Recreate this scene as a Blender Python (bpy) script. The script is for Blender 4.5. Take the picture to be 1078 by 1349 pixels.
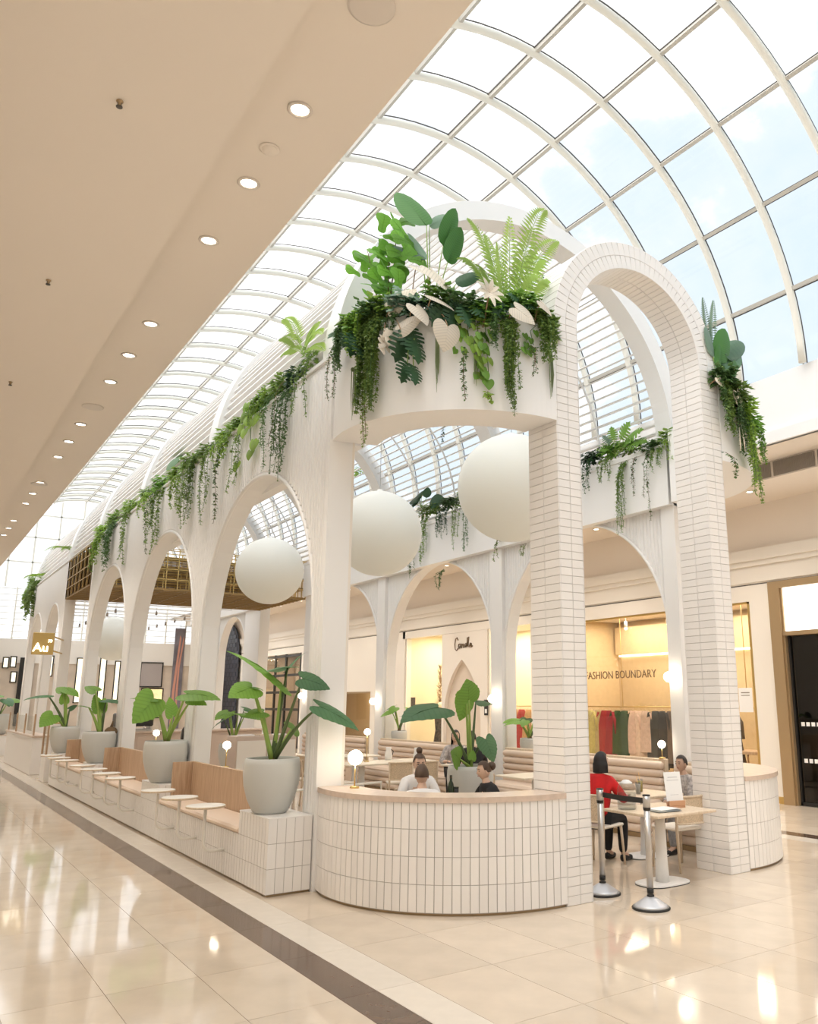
import bpy, bmesh, math, random
from mathutils import Vector, Matrix
random.seed(7)
DL_POWER, SHOP = 50.0, 0.45
PI = math.pi
for o in list(bpy.data.objects): bpy.data.objects.remove(o, do_unlink=True)
scene = bpy.context.scene
COL = scene.collection

# ------------------------------------------------------------------ camera
IMG_W, IMG_H = 1078.0, 1349.0
FOC, YAW, PITCH, ROLL, CX, CY = 1086.227, 0.622879, 0.2225536, -0.004927, 650.631, 674.5
CAM = Vector((0.0, 0.0, 1.9))
_fwd = Vector((math.sin(YAW)*math.cos(PITCH), math.cos(YAW)*math.cos(PITCH), math.sin(PITCH)))
_rt = Vector((math.cos(YAW), -math.sin(YAW), 0.0)); _up = _rt.cross(_fwd)
RT = math.cos(ROLL)*_rt + math.sin(ROLL)*_up
UP = -math.sin(ROLL)*_rt + math.cos(ROLL)*_up
FWD = _fwd
cam_data = bpy.data.cameras.new('camera'); cam = bpy.data.objects.new('camera', cam_data); COL.objects.link(cam)
cam_data.sensor_fit = 'HORIZONTAL'; cam_data.sensor_width = 36.0
cam_data.lens = 36.0*FOC/IMG_W
cam_data.shift_x = -(CX-IMG_W/2)/IMG_W; cam_data.shift_y = (CY-IMG_H/2)/IMG_W
cam_data.clip_start = 0.05; cam_data.clip_end = 400
cam.matrix_world = Matrix(((RT.x, UP.x, -FWD.x, CAM.x), (RT.y, UP.y, -FWD.y, CAM.y), (RT.z, UP.z, -FWD.z, CAM.z), (0, 0, 0, 1)))
scene.camera = cam

# ------------------------------------------------------------------ sky and exposure
scene.view_settings.view_transform = 'Standard'; scene.view_settings.look = 'None'
scene.view_settings.gamma = 1.0; scene.view_settings.use_curve_mapping = False
scene.view_settings.exposure = 0.90
world = bpy.data.worlds.new('sky'); scene.world = world; world.use_nodes = True
wn = world.node_tree; wn.nodes.clear()
w_out = wn.nodes.new('ShaderNodeOutputWorld'); w_bg = wn.nodes.new('ShaderNodeBackground')
w_tc = wn.nodes.new('ShaderNodeTexCoord'); w_map = wn.nodes.new('ShaderNodeMapping'); w_no = wn.nodes.new('ShaderNodeTexNoise'); w_cr = wn.nodes.new('ShaderNodeValToRGB')
w_map.inputs['Scale'].default_value = (1.0, 1.0, 1.5); w_map.inputs['Location'].default_value = (0.35, 0.6, 0.2)
w_no.inputs['Scale'].default_value = 3.2; w_no.inputs['Detail'].default_value = 8; w_no.inputs['Roughness'].default_value = 0.6
w_dp = wn.nodes.new('ShaderNodeVectorMath'); w_dp.operation = 'DOT_PRODUCT'; w_dp.inputs[1].default_value = (-0.75, 0.45, 0.48)   # clouds thicken towards the left and overhead
w_ma = wn.nodes.new('ShaderNodeMath'); w_ma.operation = 'MULTIPLY_ADD'; w_ma.inputs[1].default_value = 0.48
wn.links.new(w_tc.outputs['Generated'], w_dp.inputs[0]); wn.links.new(w_dp.outputs['Value'], w_ma.inputs[0]); wn.links.new(w_no.outputs['Fac'], w_ma.inputs[2])
w_cr.color_ramp.elements[0].position = 0.30; w_cr.color_ramp.elements[0].color = (0.158, 0.195, 0.228, 1)
w_cr.color_ramp.elements[1].position = 0.84; w_cr.color_ramp.elements[1].color = (0.58, 0.58, 0.58, 1)
_e = w_cr.color_ramp.elements.new(0.51); _e.color = (0.192, 0.214, 0.234, 1)
_e = w_cr.color_ramp.elements.new(0.65); _e.color = (0.33, 0.335, 0.34, 1)
w_bg.inputs['Strength'].default_value = 2.5
wn.links.new(w_tc.outputs['Generated'], w_map.inputs['Vector']); wn.links.new(w_map.outputs['Vector'], w_no.inputs['Vector'])
wn.links.new(w_ma.outputs[0], w_cr.inputs['Fac']); wn.links.new(w_cr.outputs['Color'], w_bg.inputs['Color'])
wn.links.new(w_bg.outputs['Background'], w_out.inputs['Surface'])
sun_d = bpy.data.lights.new('sun', 'SUN'); sun_d.energy = 0.7; sun_d.angle = math.radians(35); sun_d.color = (1.0, 0.96, 0.9)
sun = bpy.data.objects.new('sun', sun_d); COL.objects.link(sun); sun.rotation_euler = (math.radians(18), math.radians(-22), 0)

# ------------------------------------------------------------------ pixel helpers (true depth given by a plane)
def ray(u, v): return (RT*((u-CX)/FOC) - UP*((v-CY)/FOC) + FWD)
def onz(u, v, z=0.0): d = ray(u, v); return CAM + d*((z-CAM.z)/d.z)
def onx(u, v, x): d = ray(u, v); return CAM + d*(x/d.x)
def ony(u, v, y): d = ray(u, v); return CAM + d*(y/d.y)
def oncyl(u, v, cx, cy, r):
    d = ray(u, v); a = d.x*d.x+d.y*d.y; b = -2*(d.x*cx+d.y*cy); c = cx*cx+cy*cy-r*r
    q = max(b*b-4*a*c, 0.0); t = (-b-math.sqrt(q))/(2*a); return CAM + d*t

# ------------------------------------------------------------------ materials
MATS = {}
def mat(name, col, rough=0.5, metal=0.0, spec=0.5, var=0.0, noise=0.0, nscale=8.0, bump=0.0, bscale=40.0, emit=None, estr=0.0, trans=0.0, alpha=None, coat=0.0, objvar=0.0):
    if name in MATS: return MATS[name]
    m = bpy.data.materials.new(name); m.use_nodes = True; nt = m.node_tree; b = nt.nodes['Principled BSDF']
    b.inputs['Base Color'].default_value = (*col, 1); b.inputs['Roughness'].default_value = rough; b.inputs['Metallic'].default_value = metal
    b.inputs['Specular IOR Level'].default_value = spec; b.inputs['Coat Weight'].default_value = coat
    src = None
    if noise > 0:
        tc = nt.nodes.new('ShaderNodeTexCoord'); n = nt.nodes.new('ShaderNodeTexNoise'); n.inputs['Scale'].default_value = nscale; n.inputs['Detail'].default_value = 5
        nt.links.new(tc.outputs['Object'], n.inputs['Vector'])
        r = nt.nodes.new('ShaderNodeValToRGB'); r.color_ramp.elements[0].position = 0.3; r.color_ramp.elements[1].position = 0.7
        r.color_ramp.elements[0].color = (*[c*(1-noise) for c in col], 1); r.color_ramp.elements[1].color = (*[min(1, c*(1+noise)) for c in col], 1)
        nt.links.new(n.outputs['Fac'], r.inputs['Fac']); src = r.outputs['Color']
    if objvar > 0:
        oi = nt.nodes.new('ShaderNodeObjectInfo'); mr = nt.nodes.new('ShaderNodeMapRange'); mr.inputs['To Min'].default_value = 1-objvar; mr.inputs['To Max'].default_value = 1+objvar
        nt.links.new(oi.outputs['Random'], mr.inputs['Value'])
        hs = nt.nodes.new('ShaderNodeHueSaturation'); nt.links.new(mr.outputs['Result'], hs.inputs['Value'])
        if src: nt.links.new(src, hs.inputs['Color'])
        else: hs.inputs['Color'].default_value = (*col, 1)
        src = hs.outputs['Color']
    if src: nt.links.new(src, b.inputs['Base Color'])
    if bump > 0:
        tc = nt.nodes.new('ShaderNodeTexCoord'); n = nt.nodes.new('ShaderNodeTexNoise'); n.inputs['Scale'].default_value = bscale; n.inputs['Detail'].default_value = 4
        nt.links.new(tc.outputs['Object'], n.inputs['Vector']); bp = nt.nodes.new('ShaderNodeBump'); bp.inputs['Strength'].default_value = bump; bp.inputs['Distance'].default_value = 0.01
        nt.links.new(n.outputs['Fac'], bp.inputs['Height']); nt.links.new(bp.outputs['Normal'], b.inputs['Normal'])
    if emit is not None:
        b.inputs['Emission Color'].default_value = (*emit, 1); b.inputs['Emission Strength'].default_value = estr
    if trans > 0:
        t = nt.nodes.new('ShaderNodeBsdfTranslucent'); mx = nt.nodes.new('ShaderNodeMixShader'); mx.inputs['Fac'].default_value = trans
        if src: nt.links.new(src, t.inputs['Color'])
        else: t.inputs['Color'].default_value = (*col, 1)
        nt.links.new(b.outputs['BSDF'], mx.inputs[1]); nt.links.new(t.outputs['BSDF'], mx.inputs[2]); nt.links.new(mx.outputs['Shader'], nt.nodes['Material Output'].inputs['Surface'])
    MATS[name] = m; return m
def glass_mat(name, tint=(1, 1, 1), refl=0.06):
    if name in MATS: return MATS[name]
    m = bpy.data.materials.new(name); m.use_nodes = True; nt = m.node_tree; nt.nodes.remove(nt.nodes['Principled BSDF'])
    t = nt.nodes.new('ShaderNodeBsdfTransparent'); t.inputs['Color'].default_value = (*tint, 1)
    g = nt.nodes.new('ShaderNodeBsdfGlossy'); g.inputs['Roughness'].default_value = 0.02
    mx = nt.nodes.new('ShaderNodeMixShader'); lw = nt.nodes.new('ShaderNodeLayerWeight'); pw = nt.nodes.new('ShaderNodeMath'); pw.operation = 'POWER'; pw.inputs[1].default_value = 4.0
    ml = nt.nodes.new('ShaderNodeMath'); ml.operation = 'MULTIPLY_ADD'; ml.inputs[1].default_value = refl*4; ml.inputs[2].default_value = refl*0.4
    nt.links.new(lw.outputs['Facing'], pw.inputs[0]); nt.links.new(pw.outputs[0], ml.inputs[0])
    nt.links.new(ml.outputs[0], mx.inputs['Fac']); nt.links.new(t.outputs['BSDF'], mx.inputs[1]); nt.links.new(g.outputs['BSDF'], mx.inputs[2])
    nt.links.new(mx.outputs['Shader'], nt.nodes['Material Output'].inputs['Surface']); MATS[name] = m; return m
def wood_mat(name, c1, c2, rough=0.5, scale=3.0, axis=(14, 14, 1)):
    if name in MATS: return MATS[name]
    m = bpy.data.materials.new(name); m.use_nodes = True; nt = m.node_tree; b = nt.nodes['Principled BSDF']; b.inputs['Roughness'].default_value = rough
    tc = nt.nodes.new('ShaderNodeTexCoord'); mp = nt.nodes.new('ShaderNodeMapping'); mp.inputs['Scale'].default_value = axis
    n = nt.nodes.new('ShaderNodeTexNoise'); n.inputs['Scale'].default_value = scale; n.inputs['Detail'].default_value = 6; n.inputs['Distortion'].default_value = 0.6
    r = nt.nodes.new('ShaderNodeValToRGB'); r.color_ramp.elements[0].position = 0.3; r.color_ramp.elements[1].position = 0.72
    r.color_ramp.elements[0].color = (*c1, 1); r.color_ramp.elements[1].color = (*c2, 1)
    nt.links.new(tc.outputs['Object'], mp.inputs['Vector']); nt.links.new(mp.outputs['Vector'], n.inputs['Vector']); nt.links.new(n.outputs['Fac'], r.inputs['Fac']); nt.links.new(r.outputs['Color'], b.inputs['Base Color'])
    MATS[name] = m; return m
def leaf_mat(name, col, trans=0.35, rough=0.42, vein=0.0, freq=60.0):
    m = mat(name, col, rough=rough, trans=trans, objvar=0.22, spec=0.4)
    if vein > 0:
        # side veins: stripes that slant off the midrib of a leaf lying along its own Y axis
        nt = m.node_tree; tc = nt.nodes.new('ShaderNodeTexCoord'); sx = nt.nodes.new('ShaderNodeSeparateXYZ'); nt.links.new(tc.outputs['Object'], sx.inputs[0])
        ab = nt.nodes.new('ShaderNodeMath'); ab.operation = 'ABSOLUTE'; nt.links.new(sx.outputs['X'], ab.inputs[0])
        ma = nt.nodes.new('ShaderNodeMath'); ma.operation = 'MULTIPLY_ADD'; ma.inputs[1].default_value = -0.55; nt.links.new(ab.outputs[0], ma.inputs[0]); nt.links.new(sx.outputs['Y'], ma.inputs[2])
        mu = nt.nodes.new('ShaderNodeMath'); mu.operation = 'MULTIPLY'; mu.inputs[1].default_value = freq; nt.links.new(ma.outputs[0], mu.inputs[0])
        si = nt.nodes.new('ShaderNodeMath'); si.operation = 'SINE'; nt.links.new(mu.outputs[0], si.inputs[0])
        mr = nt.nodes.new('ShaderNodeMapRange'); mr.inputs['From Min'].default_value = 0.2; mr.inputs['From Max'].default_value = 1.0; mr.inputs['To Min'].default_value = 1.0; mr.inputs['To Max'].default_value = 1.0-vein; nt.links.new(si.outputs[0], mr.inputs['Value'])
        hs = [n for n in nt.nodes if n.bl_idname == 'ShaderNodeHueSaturation'][0]; h2 = nt.nodes.new('ShaderNodeHueSaturation'); nt.links.new(mr.outputs['Result'], h2.inputs['Value'])
        outs = [l.to_socket for l in hs.outputs['Color'].links]; nt.links.new(hs.outputs['Color'], h2.inputs['Color'])
        for so in outs: nt.links.new(h2.outputs['Color'], so)
    return m

M_white = mat('white_paint', (0.87, 0.86, 0.845), 0.55, bump=0.03, bscale=60)
M_cream = mat('cream_paint', (0.84, 0.79, 0.72), 0.6, bump=0.03)
M_ceil = mat('ceiling_paint', (0.83, 0.76, 0.68), 0.7, bump=0.02)
M_soff = mat('soffit_paint', (0.82, 0.74, 0.65), 0.7, bump=0.02)
M_tile = mat('glazed_tile', (0.87, 0.84, 0.81), 0.28, objvar=0.035, bump=0.02, bscale=12)
M_grout = mat('grout', (0.44, 0.40, 0.37), 0.9)
M_floor = mat('beige_stone', (0.68, 0.575, 0.46), 0.07, noise=0.06, nscale=3.0, objvar=0.06, spec=0.6)
M_floor2 = mat('far_stone', (0.68, 0.575, 0.46), 0.09, noise=0.05, nscale=2.0, spec=0.6)
M_joint = mat('floor_joint', (0.40, 0.32, 0.25), 0.5)
M_dark = mat('brown_stone', (0.125, 0.080, 0.056), 0.1, noise=0.25, nscale=6.0, objvar=0.08, spec=0.6)
M_pale = mat('pale_stone', (0.76, 0.69, 0.60), 0.1, noise=0.03, objvar=0.03, spec=0.6)
M_metal_w = mat('cream_steel', (0.80, 0.78, 0.70), 0.4, bump=0.01)
M_purlin = mat('purlin_steel', (0.50, 0.47, 0.41), 0.45)
M_gasket = mat('gasket', (0.10, 0.09, 0.08), 0.6)
M_glass = glass_mat('pane_glass')
M_shopglass = glass_mat('shop_glass', (0.97, 0.97, 0.95), 0.07)
M_brass = mat('brass', (0.62, 0.44, 0.17), 0.32, metal=0.9)
M_brassd = mat('dark_brass', (0.33, 0.22, 0.09), 0.45, metal=0.6)
M_bronze = mat('bronze_frame', (0.42, 0.30, 0.17), 0.4, metal=0.5)
M_oak = wood_mat('oak', (0.42, 0.27, 0.165), (0.58, 0.41, 0.27))
M_oakl = wood_mat('pale_oak', (0.62, 0.48, 0.34), (0.74, 0.61, 0.46))
M_counter = mat('pinkish_stone', (0.64, 0.51, 0.42), 0.3, noise=0.08, nscale=14)
M_cush = mat('cream_leather', (0.78, 0.62, 0.49), 0.5, bump=0.03)
M_pot = mat('grey_pot', (0.56, 0.56, 0.53), 0.55, bump=0.02)
M_soil = mat('soil', (0.09, 0.06, 0.04), 0.95, bump=0.5)
M_globe = mat('opal_globe', (0.92, 0.925, 0.88), 0.55, trans=0.25)
M_steel = mat('brushed_steel', (0.56, 0.53, 0.50), 0.3, metal=0.95)
M_alu = mat('aluminium', (0.62, 0.63, 0.66), 0.42, metal=0.6)
M_black = mat('black_rubber', (0.015, 0.014, 0.013), 0.5)
M_blackm = mat('black_metal', (0.02, 0.019, 0.018), 0.4)
M_lamp = mat('lamp_glow', (1, 0.95, 0.85), 0.4, emit=(1.0, 0.86, 0.66), estr=9.0)
M_ledbox = mat('lightbox', (1, 1, 1), 0.4, emit=(1.0, 0.99, 0.97), estr=1.2)
M_wood_stem = mat('stem_brown', (0.16, 0.10, 0.05), 0.8)
L_al = leaf_mat('alocasia_leaf', (0.21, 0.40, 0.07), 0.4, vein=0.13, freq=45.0)
L_ald = leaf_mat('alocasia_dark', (0.10, 0.22, 0.10), 0.3, vein=0.13, freq=45.0)
L_stem = mat('green_stem', (0.28, 0.42, 0.09), 0.5)
L_vine = leaf_mat('vine_leaf', (0.24, 0.36, 0.09), 0.35)
L_vined = leaf_mat('vine_dark', (0.11, 0.20, 0.07), 0.3)
L_fresh = leaf_mat('fresh_leaf', (0.31, 0.47, 0.09), 0.42)
L_fig = leaf_mat('fig_leaf', (0.20, 0.44, 0.06), 0.42, vein=0.08, freq=40.0)
L_strel = leaf_mat('strelitzia_leaf', (0.09, 0.25, 0.055), 0.35, vein=0.16, freq=110.0)
L_mon = leaf_mat('monstera_dark', (0.045, 0.11, 0.05), 0.2, vein=0.1, freq=50.0)
L_grey = leaf_mat('silver_leaf', (0.26, 0.38, 0.28), 0.3)
L_gold = leaf_mat('cream_leaf', (0.90, 0.80, 0.66), 0.2, vein=0.16, freq=55.0)
L_palm = leaf_mat('palm_leaf', (0.42, 0.58, 0.15), 0.45)
L_moss = leaf_mat('moss_strand', (0.26, 0.32, 0.16), 0.25)
L_dry = leaf_mat('dried_leaf', (0.45, 0.28, 0.15), 0.2)

# ------------------------------------------------------------------ mesh builder
class MB:
    def __init__(s): s.v = []; s.f = []; s.sm = []
    def add(s, vs, fs, smooth=False):
        o = len(s.v); s.v += [Vector(p) for p in vs]; s.f += [tuple(i+o for i in f) for f in fs]; s.sm += [smooth]*len(fs); return s
    def box(s, x0, x1, y0, y1, z0, z1, M=None):
        vs = [Vector(p) for p in ((x0, y0, z0), (x1, y0, z0), (x1, y1, z0), (x0, y1, z0), (x0, y0, z1), (x1, y0, z1), (x1, y1, z1), (x0, y1, z1))]
        if M: vs = [M @ p for p in vs]
        return s.add(vs, [(0, 3, 2, 1), (4, 5, 6, 7), (0, 1, 5, 4), (1, 2, 6, 5), (2, 3, 7, 6), (3, 0, 4, 7)])
    def rbox(s, x0, x1, y0, y1, z0, z1, b=0.01, M=None):
        # box with chamfered edges
        vs = []; idx = {}
        for i, x in enumerate((x0, x1)):
            for j, y in enumerate((y0, y1)):
                for k, z in enumerate((z0, z1)):
                    sx, sy, sz = (b if i == 0 else -b), (b if j == 0 else -b), (b if k == 0 else -b)
                    for a, p in enumerate(((x, y+sy, z+sz), (x+sx, y, z+sz), (x+sx, y+sy, z))):
                        idx[(i, j, k, a)] = len(vs); vs.append(Vector(p))
        f = []
        for i in (0, 1):
            q = [idx[(i, 0, 0, 0)], idx[(i, 1, 0, 0)], idx[(i, 1, 1, 0)], idx[(i, 0, 1, 0)]]; f.append(tuple(q if i else q[::-1]))
            q = [idx[(0, i, 0, 1)], idx[(1, i, 0, 1)], idx[(1, i, 1, 1)], idx[(0, i, 1, 1)]]; f.append(tuple(q if not i else q[::-1]))
            q = [idx[(0, 0, i, 2)], idx[(1, 0, i, 2)], idx[(1, 1, i, 2)], idx[(0, 1, i, 2)]]; f.append(tuple(q if i else q[::-1]))
        for i in (0, 1):
            for j in (0, 1):
                f.append((idx[(i, j, 0, 0)], idx[(i, j, 1, 0)], idx[(i, j, 1, 1)], idx[(i, j, 0, 1)]))
                f.append((idx[(i, 0, j, 0)], idx[(i, 1, j, 0)], idx[(i, 1, j, 2)], idx[(i, 0, j, 2)]))
                f.append((idx[(0, i, j, 1)], idx[(1, i, j, 1)], idx[(1, i, j, 2)], idx[(0, i, j, 2)]))
                for k in (0, 1): f.append((idx[(i, j, k, 0)], idx[(i, j, k, 1)], idx[(i, j, k, 2)]))
        if M: vs = [M @ p for p in vs]
        return s.add(vs, f)
    def quad(s, a, b, c, d): return s.add([a, b, c, d], [(0, 1, 2, 3)])
    def tube(s, pts, r, n=8, cap=True, flat=1.0, upv=None, smooth=True):
        pts = [Vector(p) for p in pts]; m = len(pts); rs = r if isinstance(r, (list, tuple)) else [r]*m
        vs = []; fs = []; prev = None
        for i, p in enumerate(pts):
            d = (pts[min(i+1, m-1)]-pts[max(i-1, 0)])
            if d.length < 1e-9: d = Vector((0, 0, 1))
            d.normalize()
            if prev is None:
                u = Vector(upv) if upv else (Vector((0, 0, 1)) if abs(d.z) < 0.9 else Vector((1, 0, 0)))
            else: u = prev
            u = u-d*u.dot(d)
            if u.length < 1e-6: u = Vector((1, 0, 0))-d*d.x
            u.normalize(); w = d.cross(u); prev = u
            for k in range(n):
                a = 2*PI*k/n + (PI/4 if n == 4 else 0)
                vs.append(p+u*(math.cos(a)*rs[i])+w*(math.sin(a)*rs[i]*flat))
        for i in range(m-1):
            for k in range(n): fs.append((i*n+k, i*n+(k+1) % n, (i+1)*n+(k+1) % n, (i+1)*n+k))
        if cap: fs.append(tuple(range(n-1, -1, -1))); fs.append(tuple((m-1)*n+k for k in range(n)))
        return s.add(vs, fs, smooth and n > 4)
    def lathe(s, prof, c=(0, 0, 0), n=32, smooth=True, sx=1.0, sy=1.0):
        c = Vector(c); vs = []; fs = []; m = len(prof)
        for r, z in prof:
            for k in range(n): a = 2*PI*k/n; vs.append(c+Vector((math.cos(a)*r*sx, math.sin(a)*r*sy, z)))
        for i in range(m-1):
            for k in range(n): fs.append((i*n+k, i*n+(k+1) % n, (i+1)*n+(k+1) % n, (i+1)*n+k))
        if prof[0][0] > 1e-5: fs.append(tuple(range(n-1, -1, -1)))
        if prof[-1][0] > 1e-5: fs.append(tuple((m-1)*n+k for k in range(n)))
        return s.add(vs, fs, smooth)
    def sphere(s, c, r, n=24, m=14, sx=1, sy=1, sz=1):
        return s.lathe([(max(r*math.sin(PI*i/m), 1e-6), -r*math.cos(PI*i/m)*sz) for i in range(m+1)], c, n, True, sx, sy)
    def prism(s, poly, axis, a0, a1):
        # poly: 2-D points; axis 'x','y','z' is the extrusion axis
        def P(p, t): return {'x': (t, p[0], p[1]), 'y': (p[0], t, p[1]), 'z': (p[0], p[1], t)}[axis]
        n = len(poly); vs = [P(p, a0) for p in poly]+[P(p, a1) for p in poly]
        return s.add(vs, [tuple(range(n)), tuple(range(2*n-1, n-1, -1))]+[(i, (i+1) % n+0, n+(i+1) % n, n+i) for i in range(n)])
    def mesh(s, name, mats):
        me = bpy.data.meshes.new(name); me.from_pydata(s.v, [], s.f)
        for m in (mats if isinstance(mats, (list, tuple)) else [mats]): me.materials.append(m)
        me.polygons.foreach_set('use_smooth', s.sm); me.update(); return me
    def build(s, name, m, parent=None, fix=True, kind=None):
        me = s.mesh(name, m)
        if fix:
            bm = bmesh.new(); bm.from_mesh(me); bmesh.ops.recalc_face_normals(bm, faces=bm.faces); bm.to_mesh(me); bm.free()
        o = bpy.data.objects.new(name, me); COL.objects.link(o)
        if parent is not None:
            o.parent = parent
        if kind: o['kind'] = kind
        return o
def wpart(mb, name, m, parent, fix=True, kind=None):
    # a part whose vertices are given in world coordinates; the parent is an unrotated Empty
    o = mb.build(name, m, parent, fix, kind)
    l = Vector((0, 0, 0)); p = parent
    while p is not None: l += p.location; p = p.parent
    o.location = -l; return o
def tag(o, label, cat, group=None):
    o['label'] = label; o['category'] = cat
    if group: o['group'] = group
    return o
def thing(name, label, cat, loc=(0, 0, 0), rotz=0.0, group=None):
    o = bpy.data.objects.new(name, None); COL.objects.link(o); o.location = loc; o.rotation_euler = (0, 0, rotz); o.empty_display_size = 0.1
    return tag(o, label, cat, group)
def struct(name, loc=(0, 0, 0)):
    o = bpy.data.objects.new(name, None); COL.objects.link(o); o.location = loc; o['kind'] = 'structure'; return o
def inst(name, me, parent, M):
    o = bpy.data.objects.new(name, me); COL.objects.link(o); o.parent = parent; o.matrix_local = M; return o
def dup(root, loc, rotz=None, label=None, scale=None):
    def cp(o, par):
        c = o.copy(); COL.objects.link(c); c.parent = par
        for ch in o.children: cp(ch, c)
        return c
    r = cp(root, root.parent); r.location = loc
    if rotz is not None: r.rotation_euler = (0, 0, rotz)
    if scale: r.scale = (scale, scale, scale)
    if label: r['label'] = label
    return r
def text_mesh(body, size, depth=0.01, space=1.0):
    cu = bpy.data.curves.new('txt', 'FONT'); cu.body = body; cu.size = size; cu.extrude = depth; cu.space_character = space; cu.align_x = 'CENTER'; cu.resolution_u = 3
    o = bpy.data.objects.new('txt', cu); COL.objects.link(o); dg = bpy.context.evaluated_depsgraph_get()
    me = bpy.data.meshes.new_from_object(o.evaluated_get(dg)); bpy.data.objects.remove(o); bpy.data.curves.remove(cu); return me
def lampdata(name, kind, power, col=(1, 0.88, 0.72), size=0.1, spot=None):
    d = bpy.data.lights.new(name, kind); d.energy = power; d.color = col
    if kind == 'AREA': d.size = size
    else: d.shadow_soft_size = size
    if spot: d.spot_size = spot; d.spot_blend = 0.6
    return d
def lamp(d, loc, parent=None, rot=(0, 0, 0), name='lamp_light'):
    o = bpy.data.objects.new(name, d); COL.objects.link(o); o.location = loc; o.rotation_euler = rot
    if parent is not None: o.parent = parent
    return o

# tiles laid as single pieces: the largest in view are objects, the rest one joined part
_tm = {}
def tile_piece(w, h, d, b=0.003):
    b = min(b, d*0.45)
    k = (round(w, 4), round(h, 4), round(d, 4))
    if k not in _tm:
        vs = [(-w/2, 0, -h/2), (w/2, 0, -h/2), (w/2, 0, h/2), (-w/2, 0, h/2)]
        vs += [(x, -d+b, z) for x, y, z in vs[:4]]+[(x*(1-2*b/w), -d, z*(1-2*b/h)) for x, y, z in vs[:4]]
        fs = [(8, 9, 10, 11)]+[(i, (i+1) % 4, 4+(i+1) % 4, 4+i) for i in range(4)]+[(4+i, 4+(i+1) % 4, 8+(i+1) % 4, 8+i) for i in range(4)]
        _tm[k] = (vs, fs)
    return _tm[k]
_tmesh = {}
def lay_tiles(parent, tiles, m, limit=300, name='tile', keep=0.0):
    # tiles: (Matrix world, w, h, d); the local -Y side of a tile is its face
    base = Vector((0, 0, 0)); p = parent
    while p is not None: base += p.location; p = p.parent
    T = Matrix.Translation(-base); lst = []
    for M, w, h, d in tiles:
        c = M.translation; n = (M.to_3x3() @ Vector((0, -1, 0))).normalized(); v = CAM-c; dist = v.length
        f = (c-CAM).dot(FWD)
        lst.append(((w*h*max(n.dot(v/dist), 0.0)/dist**2 if f > 0.5 else 0.0), M, w, h, d))
    lst.sort(key=lambda t: -t[0])
    rest = MB()
    for i, (a, M, w, h, d) in enumerate(lst):
        if i < limit and a > keep:
            k = (round(w, 4), round(h, 4), round(d, 4), m.name)
            if k not in _tmesh:
                vs, fs = tile_piece(w, h, d); _tmesh[k] = MB().add(vs, fs).mesh(name, m)
            inst(name, _tmesh[k], parent, T @ M)
        else:
            vs, fs = tile_piece(w, h, d); rest.add([M @ Vector(q) for q in vs], fs)
    if rest.f: wpart(rest, name+'_field', m, parent, False, 'stuff')
def face_mat(origin, nrm):
    # local -Y looks along nrm (horizontal), Z up
    n = Vector(nrm).normalized(); y = -n; z = Vector((0, 0, 1)); x = y.cross(z)
    return Matrix(((x.x, y.x, z.x, origin[0]), (x.y, y.y, z.y, origin[1]), (x.z, y.z, z.z, origin[2]), (0, 0, 0, 1)))
# ================================================================== THE SETTING
Y0, Y1 = -9.0, 44.0            # the mall's extent along its length
FX0, FX1 = -0.35, 13.53        # shopfront lines
XC = 6.745                     # centre line of the atrium and of the pavilion
# ---- floor
floor = struct('floor')
wpart(MB().box(FX0-0.2, FX1+4.5, Y0, Y1, -0.12, -0.006), 'floor_bed', M_joint, floor)
def floor_cols():
    c = []; x = 2.63
    while x > FX0: c.append((max(x-0.61, FX0-0.1), x, 0)); x -= 0.61
    c += [(2.63, 2.90, 1), (2.90, 3.20, 2)]
    x = 3.20
    while x < 10.28: c.append((x, min(x+0.6435, 10.29), 0)); x += 0.6435
    c = [q for q in c if q[1]-q[0] > 0.05]
    c += [(10.29, 10.59, 2), (10.59, 10.86, 1)]
    x = 10.86
    while x < FX1-0.01: c.append((x, min(x+0.667, FX1), 0)); x += 0.667
    return c
_fm = {}; far_t = {0: MB(), 1: MB(), 2: MB()}; cand = []
for (a, b, k) in floor_cols():
    y = -8.6
    while y < Y1:
        y2 = min(y+1.0, Y1); cen = Vector(((a+b)/2, (y+y2)/2, 0)); d = cen-CAM; f = d.dot(FWD)
        u = CX+FOC*d.dot(RT)/f if f > 0.3 else -999; v = CY-FOC*d.dot(UP)/f if f > 0.3 else 9999
        area = (b-a)*1.0*CAM.z/max(d.length, 0.5)**3 if (-140 < u < 1220 and v < 1480) else 0
        cand.append((area, a, b, y, y2, k)); y += 1.0
cand.sort(key=lambda t: -t[0])
for i, (area, a, b, y, y2, k) in enumerate(cand):
    g = 0.0018
    if i < 290 and area > 0:
        key = (round(b-a, 3), round(y2-y, 3), k)
        if key not in _fm:
            w, h = (b-a)/2-g, (y2-y)/2-g
            _fm[key] = MB().add([(-w, -h, 0), (w, -h, 0), (w, h, 0), (-w, h, 0), (-w, -h, -0.006), (w, -h, -0.006), (w, h, -0.006), (-w, h, -0.006)],
                                [(0, 1, 2, 3), (0, 4, 5, 1), (1, 5, 6, 2), (2, 6, 7, 3), (3, 7, 4, 0)]).mesh('floor_tile', (M_floor, M_dark, M_pale)[k])
        inst('floor_tile', _fm[key], floor, Matrix.Translation(((a+b)/2, (y+y2)/2, 0)))
    else:
        far_t[k].add([(a+g, y+g, 0), (b-g, y+g, 0), (b-g, y2-g, 0), (a+g, y2-g, 0)], [(0, 1, 2, 3)])
for k, m in ((0, M_floor2), (1, M_dark), (2, M_pale)): wpart(far_t[k], ('beige_tile_field', 'brown_strip_field', 'pale_strip_field')[k], m, floor, False, 'stuff')

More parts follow.
